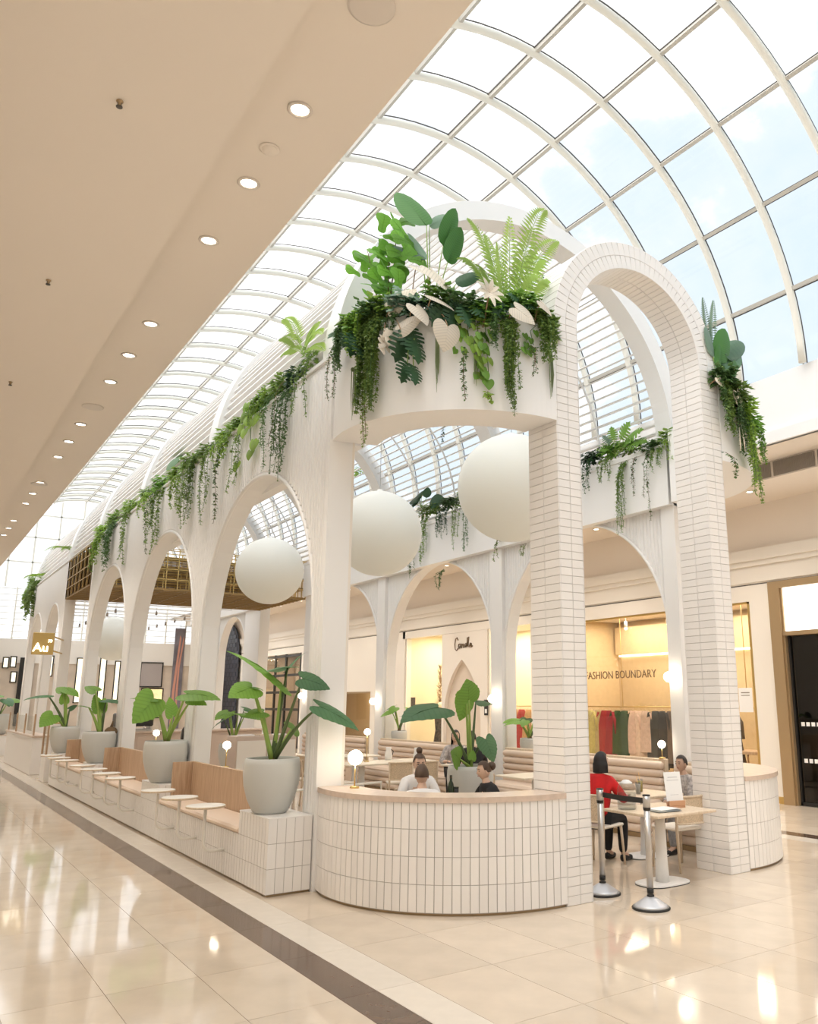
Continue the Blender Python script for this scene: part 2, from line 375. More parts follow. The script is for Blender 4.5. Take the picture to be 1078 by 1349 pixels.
# ---- side ceilings with their step, fascia and cornice
ZU, ZL = 5.93, 5.63
cl = struct('ceiling_left')
wpart(MB().box(1.41, 2.30, Y0, Y1, ZU, ZU+0.15), 'bulkhead_soffit', M_ceil, cl)
wpart(MB().box(FX0, 1.41, Y0, Y1, ZL, ZL+0.45), 'lower_soffit', M_ceil, cl)
wpart(MB().box(2.15, 2.30, Y0, Y1, ZU+0.15, 7.10), 'fascia', M_white, cl)
cr = struct('ceiling_right')
wpart(MB().box(11.20, 12.06, Y0, Y1, ZU, ZU+0.15), 'bulkhead_soffit', M_soff, cr)
wpart(MB().box(12.06, FX1+0.2, Y0, Y1, ZL, ZL+0.45), 'lower_soffit', M_soff, cr)
wpart(MB().box(11.25, 11.40, Y0, Y1, ZU+0.15, 7.10), 'fascia', M_white, cr)
wpart(MB().box(11.14, 11.25, Y0, Y1, ZU, ZU+0.20), 'cornice', M_white, cr)
M_vent = mat('vent_grey', (0.30, 0.26, 0.22), 0.6)
y = 5.0
while y < 22:
    g = thing('vent_grille', 'dark slotted air vent panel on the right bulkhead riser', 'vent', (12.05, y+0.42, ZL+0.02), group='air vents on the right bulkhead')
    m = MB().box(-0.012, -0.004, -0.4, 0.4, 0.0, 0.26); m.build('backing', M_vent, g)
    m = MB()
    for k in range(26): m.box(-0.024, -0.012, -0.39+k*0.031, -0.375+k*0.031, 0.0, 0.26)
    m.build('louvre_bars', M_vent, g, kind='stuff'); y += 0.86

# ---- the far and near ends
we = struct('wall_far')
wpart(MB().box(FX0-0.2, 2.3, Y1, Y1+0.2, 0, 7.1).box(2.3, FX1+0.2, Y1, Y1+0.2, 3.6, 4.7), 'end_wall', M_cream, we)
wpart(MB().box(2.3, FX1+0.2, Y1+0.05, Y1+0.2, 0, 3.6), 'end_shopfront', mat('far_shop_tan', (0.62, 0.52, 0.42), 0.5, noise=0.15, nscale=1.2), we)
m = MB()
for k in range(12): m.box(2.3+k*0.97, 2.36+k*0.97, Y1, Y1+0.1, 4.7, 7.1)
for k in range(9): m.box(2.3, FX1+0.2, Y1+0.02, Y1+0.08, 4.75+k*0.28, 4.78+k*0.28)
wpart(m, 'glazing_bars', M_metal_w, we); wpart(MB().box(2.3, FX1+0.2, Y1+0.09, Y1+0.1, 4.7, 7.1), 'glass_pane', M_glass, we)
wb = struct('wall_near')
wpart(MB().box(FX0-0.2, FX1+0.2, Y0-0.2, Y0, 0, 7.1), 'near_wall', M_cream, wb)
wl = struct('wall_left')
wpart(MB().box(FX0-0.2, FX0, Y0, Y1, 0, ZL), 'left_shop_wall', M_cream, wl)

# ---- glazed barrel vault
VC, VR = Vector((XC, 0, 7.07)), 4.36
vault = struct('ceiling_vault', (XC, 0, 7.07))
def vp(t, r, y): return Vector((XC+r*math.cos(t), y, 7.07+r*math.sin(t)))
arc = [PI*i/40 for i in range(41)]
rib_me = MB().tube([Vector((VR*math.cos(t), 0, VR*math.sin(t))) for t in arc], 0.062, 10).mesh('vault_rib', M_metal_w)
cap_me = MB()
for s in (-1, 1): cap_me.tube([Vector(((VR+0.075)*math.cos(t), s*0.034, (VR+0.075)*math.sin(t))) for t in arc], 0.011, 4)
cap_me = cap_me.mesh('glazing_gasket', M_gasket)
RY = [7.06+1.21*k for k in range(-13, 31)]; RY = [q for q in RY if Y0 < q < Y1]
for q in RY:
    r = inst('vault_rib', rib_me, vault, Matrix.Translation((0, q, 0))); inst('glazing_gasket', cap_me, r, Matrix.Identity(4))
TP = [0.28+j*(PI-0.56)/8 for j in range(9)]
for t in TP:
    m = MB(); c = vp(t, VR+0.03, 0); M = Matrix.Translation(c) @ Matrix.Rotation(-t, 4, 'Y')
    m.box(-0.05, 0.03, -0.012, Y1-Y0-0.1, -0.030, 0.030, Matrix.Translation((0, Y0+0.05, 0)) @ M)
    pu = wpart(m, 'purlin', M_purlin, vault)
    m = MB()
    for s in (-1, 1): m.box(0.02, 0.045, 0, Y1-Y0-0.1, s*0.036-0.006, s*0.036+0.006, Matrix.Translation((0, Y0+0.05, 0)) @ M)
    g = m.build('purlin_gasket', M_gasket, pu); g.location = (0, 0, 0)
TT = [0.0]+TP+[PI]; panes = []
for i in range(len(RY)-1):
    for j in range(len(TT)-1):
        a, b = TT[j], TT[j+1]; c = vp((a+b)/2, VR, (RY[i]+RY[i+1])/2); d = c-CAM; f = d.dot(FWD)
        panes.append((1/d.length**2 if f > 0 and 0.2 < (a+b)/2 else 0, i, j))
panes.sort(key=lambda t: -t[0]); pm = {}; rest = MB()
def pane_mb(a, b, y0, y1):
    m = MB(); R0, R1 = VR+0.082, VR+0.094; n = 3
    for k in range(n):
        t0, t1 = a+(b-a)*k/n, a+(b-a)*(k+1)/n
        P = lambda t, r, y: Vector((r*math.cos(t), y, r*math.sin(t)))
        m.add([P(t0, R0, y0), P(t1, R0, y0), P(t1, R0, y1), P(t0, R0, y1)], [(0, 1, 2, 3)])
    return m
for n_, (s, i, j) in enumerate(panes):
    if n_ < 296:
        key = j
        if key not in pm: pm[key] = pane_mb(TT[j]+0.004, TT[j+1]-0.004, 0.02, 1.19).mesh('glass_pane', M_glass)
        inst('glass_pane', pm[key], vault, Matrix.Translation((0, RY[i], 0)))
    else:
        q = pane_mb(TT[j]+0.004, TT[j+1]-0.004, RY[i]+0.02, RY[i]+1.19); rest.add([v+VC for v in q.v], q.f)
wpart(rest, 'far_pane_field', M_glass, vault, False, 'stuff')
# glazed gable at the far end, solid tympanum behind the camera
m = MB()
for k in range(-4, 5):
    x = k*1.0; h = math.sqrt(max(VR*VR-x*x, 0.01)); m.box(XC+x-0.04, XC+x+0.04, Y1-0.1, Y1, 7.07, 7.07+h)
for z in (1.2, 2.4, 3.5):
    h = math.sqrt(VR*VR-z*z); m.box(XC-h, XC+h, Y1-0.1, Y1, 7.07+z-0.03, 7.07+z+0.03)
wpart(m, 'gable_mullions', M_metal_w, vault)
m = MB(); m.prism([(XC+VR*math.cos(t), 7.07+VR*math.sin(t)) for t in arc], 'y', Y1-0.03, Y1-0.02); wpart(m, 'gable_pane', M_glass, vault)
m = MB(); m.prism([(XC+VR*math.cos(t), 7.07+VR*math.sin(t)) for t in arc], 'y', Y0-0.1, Y0); wpart(m, 'near_gable', M_glass, vault)

# ---- ceiling fittings: downlights, speakers, detector, sprinklers
M_ring = mat('downlight_ring', (0.72, 0.66, 0.60), 0.4)
M_dl = mat('downlight_lens', (1, 0.9, 0.75), 0.3, emit=(1.0, 0.88, 0.70), estr=6.0)
ring_me = MB().lathe([(0.066, 0.0), (0.085, 0.0), (0.088, -0.006), (0.066, -0.012), (0.062, 0.0)], (0, 0, 0), 28).mesh('trim_ring', M_ring)
lens_me = MB().lathe([(0.0001, -0.002), (0.064, -0.002), (0.064, 0.0), (0.0001, 0.0)], (0, 0, 0), 24).mesh('lens', M_dl)
dl_data = lampdata('downlight_beam', 'SPOT', DL_POWER, (1.0, 0.92, 0.82), 0.06, math.radians(120))
fl_data = lampdata('shopfront_beam', 'SPOT', DL_POWER*0.5, (1.0, 0.92, 0.82), 0.06, math.radians(75))
def downlight(x, y, z, label, group, ld=None):
    t = thing('downlight', label, 'downlight', (x, y, z-0.001), group=group)
    inst('trim_ring', ring_me, t, Matrix.Identity(4)); inst('lens', lens_me, t, Matrix.Identity(4))
    lamp(ld or dl_data, (0, 0, -0.03), t, name='downlight_beam')
ordn = ['first', 'second', 'third', 'fourth', 'fifth', 'sixth', 'seventh', 'eighth', 'ninth', 'tenth', 'eleventh', 'twelfth']
n_ = 0
for k in range(-12, 36):
    if (k % 4) == 3: continue
    y = 4.85+1.033*k
    if not (Y0+0.5 < y < Y1-0.5): continue
    if k >= 0:
        n_ += 1; lab = ('round recessed downlight in left ceiling, %s from the top of the picture' % ordn[n_-1]) if n_ <= 12 else 'tiny far downlight in the left ceiling row'
    else: lab = 'recessed downlight in the left ceiling behind the viewer'
    downlight(1.83, y, ZU, lab, 'downlights along the left ceiling')
    downlight(11.66, y, ZU, 'recessed downlight in the right bulkhead soffit', 'downlights along the right bulkhead')
for k in range(-4, 20):
    y = 3.0+2.1*k
    downlight(12.55, y, ZL, 'recessed downlight in the lower soffit before the shopfronts', 'downlights before the right shops', fl_data)
M_spk = mat('speaker_mesh', (0.50, 0.45, 0.41), 0.7)
for y, lab in ((3.77, 'large round ceiling speaker at the top edge of the left ceiling'), (12.2, 'round grey ceiling speaker between the third and fourth groups of downlights'), (17.4, 'small far ceiling speaker in the left ceiling row')):
    t = thing('ceiling_speaker', lab, 'speaker', (1.83, y, ZU-0.001))
    MB().lathe([(0.0001, -0.010), (0.10, -0.009), (0.125, -0.004), (0.128, 0.0)], n=32).build('mesh_cover', M_spk, t)
    MB().lathe([(0.124, 0), (0.142, 0), (0.142, -0.006), (0.124, -0.010)], n=32).build('rim', M_ring, t)
t = thing('smoke_detector', 'small pale dome detector between the first two ceiling downlights', 'detector', (1.81, 5.38, ZU-0.001))
MB().lathe([(0.0001, -0.045), (0.03, -0.043), (0.05, -0.03), (0.058, -0.012), (0.06, 0)], n=28).build('dome', M_ceil, t); MB().lathe([(0.058, 0), (0.075, 0), (0.075, -0.008), (0.058, -0.012)], n=28).build('base_ring', M_ceil, t)
for i, p in enumerate([(158, 133), (64, 369), (14, 503)]):
    q = onz(p[0], p[1], ZL); t = thing('sprinkler', ('uppermost', 'middle', 'lowest')[i]+' dark sprinkler head hanging from the left ceiling', 'sprinkler', (q.x, q.y, ZL-0.001), group='sprinklers in the left ceiling')
    MB().lathe([(0.022, 0), (0.022, -0.006), (0.008, -0.012), (0.008, -0.035), (0.0001, -0.036)], n=12).build('stem', M_bronze, t)
    MB().lathe([(0.0001, -0.046), (0.02, -0.045), (0.02, -0.040), (0.0001, -0.038)], n=12).build('deflector', M_gasket, t)
    MB().box(-0.012, -0.008, -0.003, 0.003, -0.042, -0.012).box(0.008, 0.012, -0.003, 0.003, -0.042, -0.012).build('yoke', M_gasket, t)
# ================================================================== THE PAVILION
FXL, FXR = 3.74, 9.75          # outer faces of its long sides
ZT, ZB = 5.80, 4.78            # top of the parapet, underside of the beam
ZAPEX = 4.86
COLS = [(8.39, 8.66), (12.86, 13.24), (17.62, 18.00), (22.00, 22.40)]
COLS2 = [(26.05, 26.45), (29.3, 29.65), (33.2, 33.55)]
COLS2R = [(26.05, 27.45), (30.3, 30.65), (33.2, 33.55)]
def arch_pts(y0, y1, apex, n=28):
    r = (y1-y0)/2; c = (y0+y1)/2; zs = apex-r
    return [(c+r*math.cos(PI*k/n), zs+r*math.sin(PI*k/n)) for k in range(n+1)][::-1], zs
def arch_wall(y0, y1, xa, xb, apex, ztop, n=28):
    m = MB(); P, zs = arch_pts(y0, y1, apex, n)
    for i in range(n):
        (ya, za), (yb, zb) = P[i], P[i+1]
        m.add([(xa, ya, za), (xa, yb, zb), (xa, yb, ztop), (xa, ya, ztop)], [(0, 1, 2, 3)])
        m.add([(xb, ya, za), (xb, yb, zb), (xb, yb, ztop), (xb, ya, ztop)], [(3, 2, 1, 0)])
        m.add([(xa, ya, za), (xb, ya, za), (xb, yb, zb), (xa, yb, zb)], [(0, 1, 2, 3)], True)
        m.add([(xa, ya, ztop), (xb, ya, ztop), (xb, yb, ztop), (xa, yb, ztop)], [(3, 2, 1, 0)])
    return m
def battens(y0, y1, ya0, ya1, xa, sgn, apex, ztop, pitch=0.075):
    m = MB(); r = (ya1-ya0)/2; c = (ya0+ya1)/2; zs = apex-r; y = y0
    while y < y1-0.04:
        ym = y+0.02; dz = r*r-(ym-c)**2
        z0 = (zs+math.sqrt(dz) if dz > 0 else 0.0)+0.05
        if ym < ya0+0.02 or ym > ya1-0.02: z0 = 0.02
        m.add([(xa, y, z0), (xa+sgn*0.018, y+0.010, z0), (xa+sgn*0.018, y+0.034, z0), (xa, y+0.044, z0), (xa, y, ztop), (xa+sgn*0.018, y+0.010, ztop), (xa+sgn*0.018, y+0.034, ztop), (xa, y+0.044, ztop)],
              [(0, 1, 5, 4), (1, 2, 6, 5), (2, 3, 7, 6), (0, 3, 2, 1)])
        y += pitch
    return m
def arch_trim(y0, y1, xa, sgn, apex, zfoot):
    P, zs = arch_pts(y0, y1, apex, 36); pts = [(xa, y0, zfoot)]+[(xa, a, b) for a, b in P]+[(xa, y1, zfoot)]
    return MB().tube(pts, 0.028, 8, upv=(1, 0, 0))
# ---- long side facing the walkway
sideL = struct('wall_pavilion_left', (FXL, 8.4, 0))
sideR = struct('wall_pavilion_right', (FXR, 8.4, 0))
TL = 0.27
for i, (a, b) in enumerate(COLS+COLS2):
    wpart(MB().rbox(FXL, FXL+TL, a, b, 0, ZT, 0.008), 'column', M_white, sideL)
for (a, b) in COLS+COLS2R: wpart(MB().rbox(9.42, FXR, a, b, 0, ZT, 0.008), 'column', M_white, sideR)
wpart(MB().box(FXL-0.012, FXL+0.0, 8.39, 8.47, 0.0, ZT).box(FXL-0.012, FXL+0.27, 8.378, 8.39, 0, ZT), 'corner_cladding', M_white, sideL)
wpart(MB().box(FXL+0.27, FXL+0.30, 8.378, 8.42, 0, ZT), 'corner_reveal', M_cream, sideL)
bays = [(COLS[0][1], COLS[1][0]), (COLS[1][1], COLS[2][0]), (COLS[2][1], COLS[3][0])]
bays2 = [(COLS2[0][1], COLS2[1][0]), (COLS2[1][1], COLS2[2][0])]
bays2r = [(COLS2R[0][1], COLS2R[1][0]), (COLS2R[1][1], COLS2R[2][0])]
for k, (a, b, ar, br) in enumerate([(*p, *q) for p, q in zip(bays+bays2, bays+bays2r)]):
    apx = ZAPEX if k < 3 else 4.75
    wpart(arch_wall(a, b, FXL, FXL+TL, apx, ZT), 'arch_panel', M_white, sideL)
    wpart(arch_wall(ar, br, 9.50, FXR, apx, ZT), 'arch_panel', M_white, sideR)
    wpart(battens(a-0.19, b+0.15, a, b, FXL, -1, apx, ZT-0.06), 'fluted_battens', M_white, sideL, False, 'stuff')
    wpart(battens(ar, br, ar, br, 9.50, -1, apx, ZB), 'fluted_battens', M_white, sideR, False, 'stuff')
    wpart(arch_trim(a, b, FXL-0.002, -1, apx, 0.0), 'arch_edge_trim', M_white, sideL)
    wpart(arch_trim(ar, br, 9.50, -1, apx, 0.0), 'arch_edge_trim', M_white, sideR)
for (p0, p1) in ((8.39, 22.4), (26.05, 33.55)):
    wpart(MB().rbox(FXL-0.03, FXL+0.10, p0, p1, ZT, ZT+0.045, 0.01), 'parapet_coping', M_white, sideL)
    wpart(MB().box(9.32, 9.50, p0, p1, ZB, ZT-0.12).box(9.30, 9.34, p0, p1, ZT-0.12, ZT-0.05), 'planter_beam', M_white, sideR)
    wpart(MB().box(FXL+TL, FXL+TL+0.16, p0, p1, ZB, ZT-0.12), 'planter_beam', M_white, sideL)
wpart(MB().box(FXL+0.1, FXL+TL+0.1, 8.6, 22.3, ZT-0.1, ZT+0.0), 'planting_soil', M_soil, sideL)
wpart(MB().box(9.36, 9.68, 8.6, 22.3, ZT-0.1, ZT-0.06), 'planting_soil', M_soil, sideR)

# ---- louvred barrel canopy: flat arched ribs with slats running lengthwise
RR = 3.005; ZS = 5.78
canopy = thing('louvred_canopy', 'white arched canopy of lengthwise slats over the cafe pavilion', 'canopy', (XC, 8.4, ZS))
def band(y0, y1, r0, r1, n=48):
    m = MB(); A = [PI*i/n for i in range(n+1)]
    Q = lambda r, t, y: (XC+r*math.cos(t), y, ZS+r*math.sin(t))
    for i in range(n):
        a, b = A[i], A[i+1]
        m.add([Q(r0, a, y0), Q(r0, b, y0), Q(r1, b, y0), Q(r1, a, y0)], [(0, 1, 2, 3)])
        m.add([Q(r0, a, y1), Q(r0, b, y1), Q(r1, b, y1), Q(r1, a, y1)], [(3, 2, 1, 0)])
        m.add([Q(r0, a, y0), Q(r0, b, y0), Q(r0, b, y1), Q(r0, a, y1)], [(3, 2, 1, 0)], True)
        m.add([Q(r1, a, y0), Q(r1, b, y0), Q(r1, b, y1), Q(r1, a, y1)], [(0, 1, 2, 3)], True)
    return m
RIBS = [(8.39, 8.72), (12.86, 13.24), (17.62, 18.00), (22.0, 22.4), (26.05, 26.45), (33.2, 33.55)]
for (a, b) in RIBS: wpart(band(a, b, RR-0.27, RR), 'canopy_rib', M_white, canopy)
NS = 60; bay_r = [(RIBS[i][1], RIBS[i+1][0]) for i in range(len(RIBS)-1)]
for (a, b) in bay_r:
    me = MB().box(-0.055, 0.055, 0, b-a, -0.014, 0.014).mesh('louvre_slat', M_white)
    for k in range(1, NS):
        t = PI*k/NS; r = RR-0.11
        inst('louvre_slat', me, canopy, Matrix.Translation((r*math.cos(t), a-8.4, r*math.sin(t))) @ Matrix.Rotation(-t, 4, 'Y'))
    m = MB()
    for q in (0.33, 0.66):
        y = a+(b-a)*q; m.tube([(XC+(RR-0.2)*math.cos(PI*i/24), y, ZS+(RR-0.2)*math.sin(PI*i/24)) for i in range(25)], 0.02, 4)
    wpart(m, 'slat_hoop', M_white, canopy)

# ---- curved corner planters above the bars
BC, BR = (5.33, 7.98), 1.62
def arcp(cx, cy, r, a0, a1, n=40): return [(cx+r*math.cos(a0+(a1-a0)*k/n), cy+r*math.sin(a0+(a1-a0)*k/n)) for k in range(n+1)]
def mirror(p): return (2*XC-p[0], p[1])
A0, A1 = math.radians(165.5), math.radians(272.5)
def curved_wall(cx, cy, r0, r1, a0, a1, z0, z1, n=48, mir=False):
    m = MB(); I = arcp(cx, cy, r0, a0, a1, n); O = arcp(cx, cy, r1, a0, a1, n)
    if mir: I = [mirror(p) for p in I]; O = [mirror(p) for p in O]
    for i in range(n):
        for (A, B, s) in ((O, O, 1), (I, I, 1)): m.add([(*A[i], z0), (*A[i+1], z0), (*A[i+1], z1), (*A[i], z1)], [(0, 1, 2, 3)], True)
        m.add([(*I[i], z0), (*O[i], z0), (*O[i+1], z0), (*I[i+1], z0)], [(0, 1, 2, 3)]); m.add([(*I[i], z1), (*O[i], z1), (*O[i+1], z1), (*I[i+1], z1)], [(0, 1, 2, 3)])
    for i in (0, n): m.add([(*I[i], z0), (*O[i], z0), (*O[i], z1), (*I[i], z1)], [(0, 1, 2, 3)])
    return m
for mir, lab in ((False, 'curved white planter wall above the left bar, overflowing with foliage'), (True, 'curved white planter wall right of the tiled archway')):
    c = mirror(BC) if mir else BC
    t = thing('corner_planter', lab, 'planter', (c[0], c[1], ZB))
    wpart(curved_wall(*BC, BR-0.06, BR, A0, A1, ZB, 5.88, mir=mir), 'outer_wall', M_white, t)
    wpart(curved_wall(*BC, BR-0.52, BR-0.46, A0, A1, ZB, 5.88, mir=mir), 'inner_wall', M_white, t)
    wpart(curved_wall(*BC, BR-0.46, BR-0.06, A0, A1, ZB, ZB+0.06, mir=mir), 'base_plate', M_white, t)
    wpart(curved_wall(*BC, BR-0.46, BR-0.06, A0, A1, 5.72, 5.78, mir=mir), 'soil_bed', M_soil, t)

# ---- curved tiled bars
TW, TH, TD, GP = 0.0755, 0.2305, 0.005, 0.0048
def bar(mir):
    c = mirror(BC) if mir else BC
    t = thing('bar_counter', 'curved white tiled bar right of the archway, with pinkish stone top' if mir else 'curved white tiled bar left of the archway with diners behind it', 'bar counter', (c[0], c[1], 0))
    wpart(curved_wall(*BC, BR-0.16, BR-TD-0.001, A0, A1, 0.022, 0.965, mir=mir), 'core', M_grout, t)
    wpart(curved_wall(*BC, BR-0.14, BR-0.03, A0, A1, 0.0, 0.024, mir=mir), 'plinth', M_bronze, t)
    wpart(curved_wall(*BC, BR-0.40, BR+0.014, A0-0.01, A1, 0.965, 1.015, n=64, mir=mir), 'worktop', M_counter, t)
    n = int((A1-A0)*BR/(TW+GP)); tl = []
    for r in range(4):
        for k in range(n):
            a = A0+(A1-A0)*(k+0.5)/n; x, y = BC[0]+(BR-TD)*math.cos(a), BC[1]+(BR-TD)*math.sin(a); nx, ny = math.cos(a), math.sin(a)
            if mir: x = 2*XC-x; nx = -nx
            tl.append((face_mat((x, y, 0.026+(r+0.5)*(TH+GP)), (nx, ny, 0)), TW, TH, TD))
    lay_tiles(t, tl, M_tile)
    return t
bar(False); bar(True)

# ---- tiled archway between the bars
PX = [(5.40, 5.73), (7.76, 8.09)]; PY0, PY1 = 6.365, 6.855; ASP = 5.915
arch = thing('tiled_archway', 'tall round-topped archway clad in stacked white tiles', 'archway', (XC, 6.6, 0))
e = 0.010
ro, ri = (PX[1][1]-PX[0][0])/2, (PX[1][0]-PX[0][1])/2
m = MB()
for a, b in PX: m.box(a+e, b-e, PY0+e, PY1-e, 0, ASP)
nn = 40
for i in range(nn):
    t0, t1 = PI*i/nn, PI*(i+1)/nn
    Q = lambda r, t, y: (XC+r*math.cos(t), y, ASP+r*math.sin(t))
    a, b, ya, yb = ri+e, ro-e, PY0+e, PY1-e
    m.add([Q(a, t0, ya), Q(a, t1, ya), Q(b, t1, ya), Q(b, t0, ya), Q(a, t0, yb), Q(a, t1, yb), Q(b, t1, yb), Q(b, t0, yb)], [(0, 1, 2, 3), (7, 6, 5, 4), (0, 4, 5, 1), (3, 2, 6, 7)])
wpart(m, 'core', M_grout, arch)
tl = []; cw = 0.0835; nc = int(ASP/cw); cw = ASP/nc; g = 0.004
for (a, b) in PX:
    for k in range(nc):
        z = (k+0.5)*cw
        for s in (0, 1):
            w = (b-a-2*e)/2; x = a+e+w*(s+0.5); tl.append((face_mat((x, PY0+e, z), (0, -1, 0)), w-g, cw-g, e)); tl.append((face_mat((x, PY1-e, z), (0, 1, 0)), w-g, cw-g, e))
            w = (PY1-PY0)/2; y = PY0+w*(s+0.5); tl.append((face_mat((a+e, y, z), (-1, 0, 0)), w-g, cw-g, e)); tl.append((face_mat((b-e, y, z), (1, 0, 0)), w-g, cw-g, e))
na = int(PI*(ro+ri)/2/cw)
for k in range(na):
    t = PI*(k+0.5)/na; rad = Vector((math.cos(t), 0, math.sin(t))); tan = Vector((-math.sin(t), 0, math.cos(t)))
    for s in (0, 1):
        # voussoir faces on the front and back
        rm = ri+(ro-ri)*(s+0.5)/2; c = Vector((XC, 0, ASP))+rad*rm; w = (ro-ri)/2-g; h = PI*rm/na-g
        for yy, sg in ((PY0+e, 1), (PY1-e, -1)):
            X, Yv, Z = rad, Vector((0, sg, 0)), tan
            M = Matrix(((X.x, Yv.x, Z.x, c.x), (X.y, Yv.y, Z.y, yy), (X.z, Yv.z, Z.z, c.z), (0, 0, 0, 1))); tl.append((M, w, h, e))
        # soffit and back of the ring
        y = PY0+(PY1-PY0)*(s+0.5)/2; w = (PY1-PY0)/2-g
        for rr, sg in ((ri+e, -1), (ro-e, 1)):
            c = Vector((XC, y, ASP))+rad*rr; Yv = -rad*sg; X = Vector((0, 1, 0)); Z = X.cross(Yv); h = PI*rr/na-g
            M = Matrix(((X.x, Yv.x, Z.x, c.x), (X.y, Yv.y, Z.y, c.y), (X.z, Yv.z, Z.z, c.z), (0, 0, 0, 1))); tl.append((M, w, h, e))
lay_tiles(arch, tl, M_tile, 298)

# ---- bench runs along the walkway: tiled pot plinths and tiled benches with oak backs
BX = 3.25
PL = [(8.41, 9.28), (12.62, 13.62), (17.28, 18.30), (21.35, 22.30)]
plabel = ['white tiled plinth under the largest grey pot, beside the bar', 'tiled plinth under the second grey pot', 'tiled plinth under the third grey pot', 'tiled plinth under the farthest grey pot of the row']
for i, (a, b) in enumerate(PL):
    t = thing('pot_plinth', plabel[i], 'plinth', (3.48, (a+b)/2, 0))
    wpart(MB().box(BX+TD, FXL-0.04, a+TD, b, 0.02, 0.725), 'core', M_grout, t); wpart(MB().box(BX+0.03, FXL-0.02, a+0.03, b, 0, 0.022), 'kick', M_bronze, t)
    wpart(MB().rbox(BX, FXL-0.02, a, b, 0.725, 0.737, 0.003), 'top_slab', M_tile, t)
    tl = []
    for r in range(3):
        z = 0.022+(r+0.5)*(TH+GP); n = int((FXL-0.02-BX)/(TW+GP)); w = (FXL-0.02-BX)/n
        for k in range(n): tl.append((face_mat((BX+w*(k+0.5), a+TD, z), (0, -1, 0)), w-GP, TH, TD))
        n = int((b-a)/(TW+GP)); w = (b-a)/n
        for k in range(n): tl.append((face_mat((BX+TD, a+w*(k+0.5), z), (-1, 0, 0)), w-0.012, TH, 0.003))
    lay_tiles(t, tl, M_tile, 80 if i == 0 else 0)
BN = [(9.28, 12.62), (13.62, 17.28), (18.30, 21.35)]
blabel = ['long tiled bench nearest the bar with oak back and cream cushion', 'middle tiled bench with oak back and four round tables', 'far tiled bench with oak back and three round tables']
for i, (a, b) in enumerate(BN):
    t = thing('bench', blabel[i], 'bench', (3.48, (a+b)/2, 0))
    wpart(MB().box(BX+TD, FXL-0.05, a, b, 0.02, 0.49), 'core', M_grout, t); wpart(MB().box(BX+0.03, FXL-0.05, a, b, 0, 0.022), 'kick', M_bronze, t)
    wpart(MB().rbox(BX-0.012, FXL-0.06, a+0.004, b-0.004, 0.490, 0.555, 0.022), 'cushion', M_cush, t)
    bk = wpart(MB().rbox(FXL-0.06, FXL-0.015, a+0.0, b, 0.49, 1.04, 0.004).rbox(BX+0.16, FXL-0.06, b-0.035, b-0.001, 0.555, 1.04, 0.004), 'oak_back', M_oak, t)
    tl = []; n = int((b-a)/(TW+GP)); w = (b-a)/n
    for r in range(2):
        for k in range(n): tl.append((face_mat((BX+TD, a+w*(k+0.5), 0.022+(r+0.5)*(TH+GP)), (-1, 0, 0)), w-0.012, TH, 0.003))
    lay_tiles(t, tl, M_tile, 100 if i == 0 else 0)
M_ttop = mat('table_laminate', (0.84, 0.80, 0.73), 0.35)
ttop_me = MB().lathe([(0.0001, 0.0), (0.205, 0.0), (0.21, 0.004), (0.21, 0.022), (0.205, 0.026), (0.0001, 0.026)], n=40).mesh('table_top', M_ttop)
tedge_me = MB().lathe([(0.211, 0.002), (0.213, 0.004), (0.213, 0.020), (0.211, 0.023), (0.205, 0.012)], n=40).mesh('oak_edge', M_oakl)
jl = [(0, 0, 0.0), (0, 0, -0.36)]+[(0.10-0.10*math.cos(PI/2*k/8), 0, -0.36-0.10*math.sin(PI/2*k/8)) for k in range(1, 9)]+[(0.235, 0, -0.46)]
jleg_me = MB().tube(jl, 0.018, 10).mesh('bent_leg', mat('cream_enamel', (0.90, 0.86, 0.79), 0.35))
jfl_me = MB().lathe([(0.0001, 0.01), (0.06, 0.01), (0.06, 0.0), (0.0001, 0.0)], (0, 0, -0.01), 20).mesh('mounting_disc', MATS['cream_enamel'])
TY = [9.72, 10.75, 11.75, 13.95, 14.95, 16.0, 17.05, 18.65, 19.6, 20.6]
tl_ = ['nearest round drink table, first from the big grey pot', 'second round drink table from the big grey pot', 'third round drink table from the big grey pot, last before second plinth',
       'first round table of the middle bench', 'second round table of the middle bench', 'third round table of the middle bench', 'last round table of the middle bench, beside the third pot',
       'nearest round table of the far bench', 'middle round table of the far bench', 'farthest round table of the bench row']
for y, l in zip(TY, tl_):
    t = thing('side_table', l, 'table', (3.02, y, 0.735), group='round tables along the bench')
    inst('table_top', ttop_me, t, Matrix.Identity(4)); inst('oak_edge', tedge_me, t, Matrix.Identity(4)); inst('bent_leg', jleg_me, t, Matrix.Identity(4)); inst('mounting_disc', jfl_me, t, Matrix.Identity(4))

# ---- hanging globes
M_wire = mat('wire', (0.5, 0.5, 0.5), 0.4, metal=0.6)
for (y, l) in ((8.95, 'huge white globe nearest the tiled archway'), (12.9, 'huge white globe hanging behind the left bar column'), (18.2, 'huge white globe seen through the nearest side arch'), (31.6, 'far white globe seen between distant columns')):
    t = thing('pendant_globe', l, 'pendant lamp', (XC if y < 30 else 6.2, y, 4.78 if y < 30 else 4.02), group='white globes hung under the canopy')
    MB().sphere((0, 0, 0), 0.76, 64, 40).build('globe', M_globe, t); MB().tube([(0, 0, 0.75), (0, 0, 3.86)], 0.006, 6).build('cable', M_wire, t); MB().lathe([(0.0001, 0.80), (0.05, 0.80), (0.06, 0.75), (0.0001, 0.75)], n=16).build('cap', M_white, t)

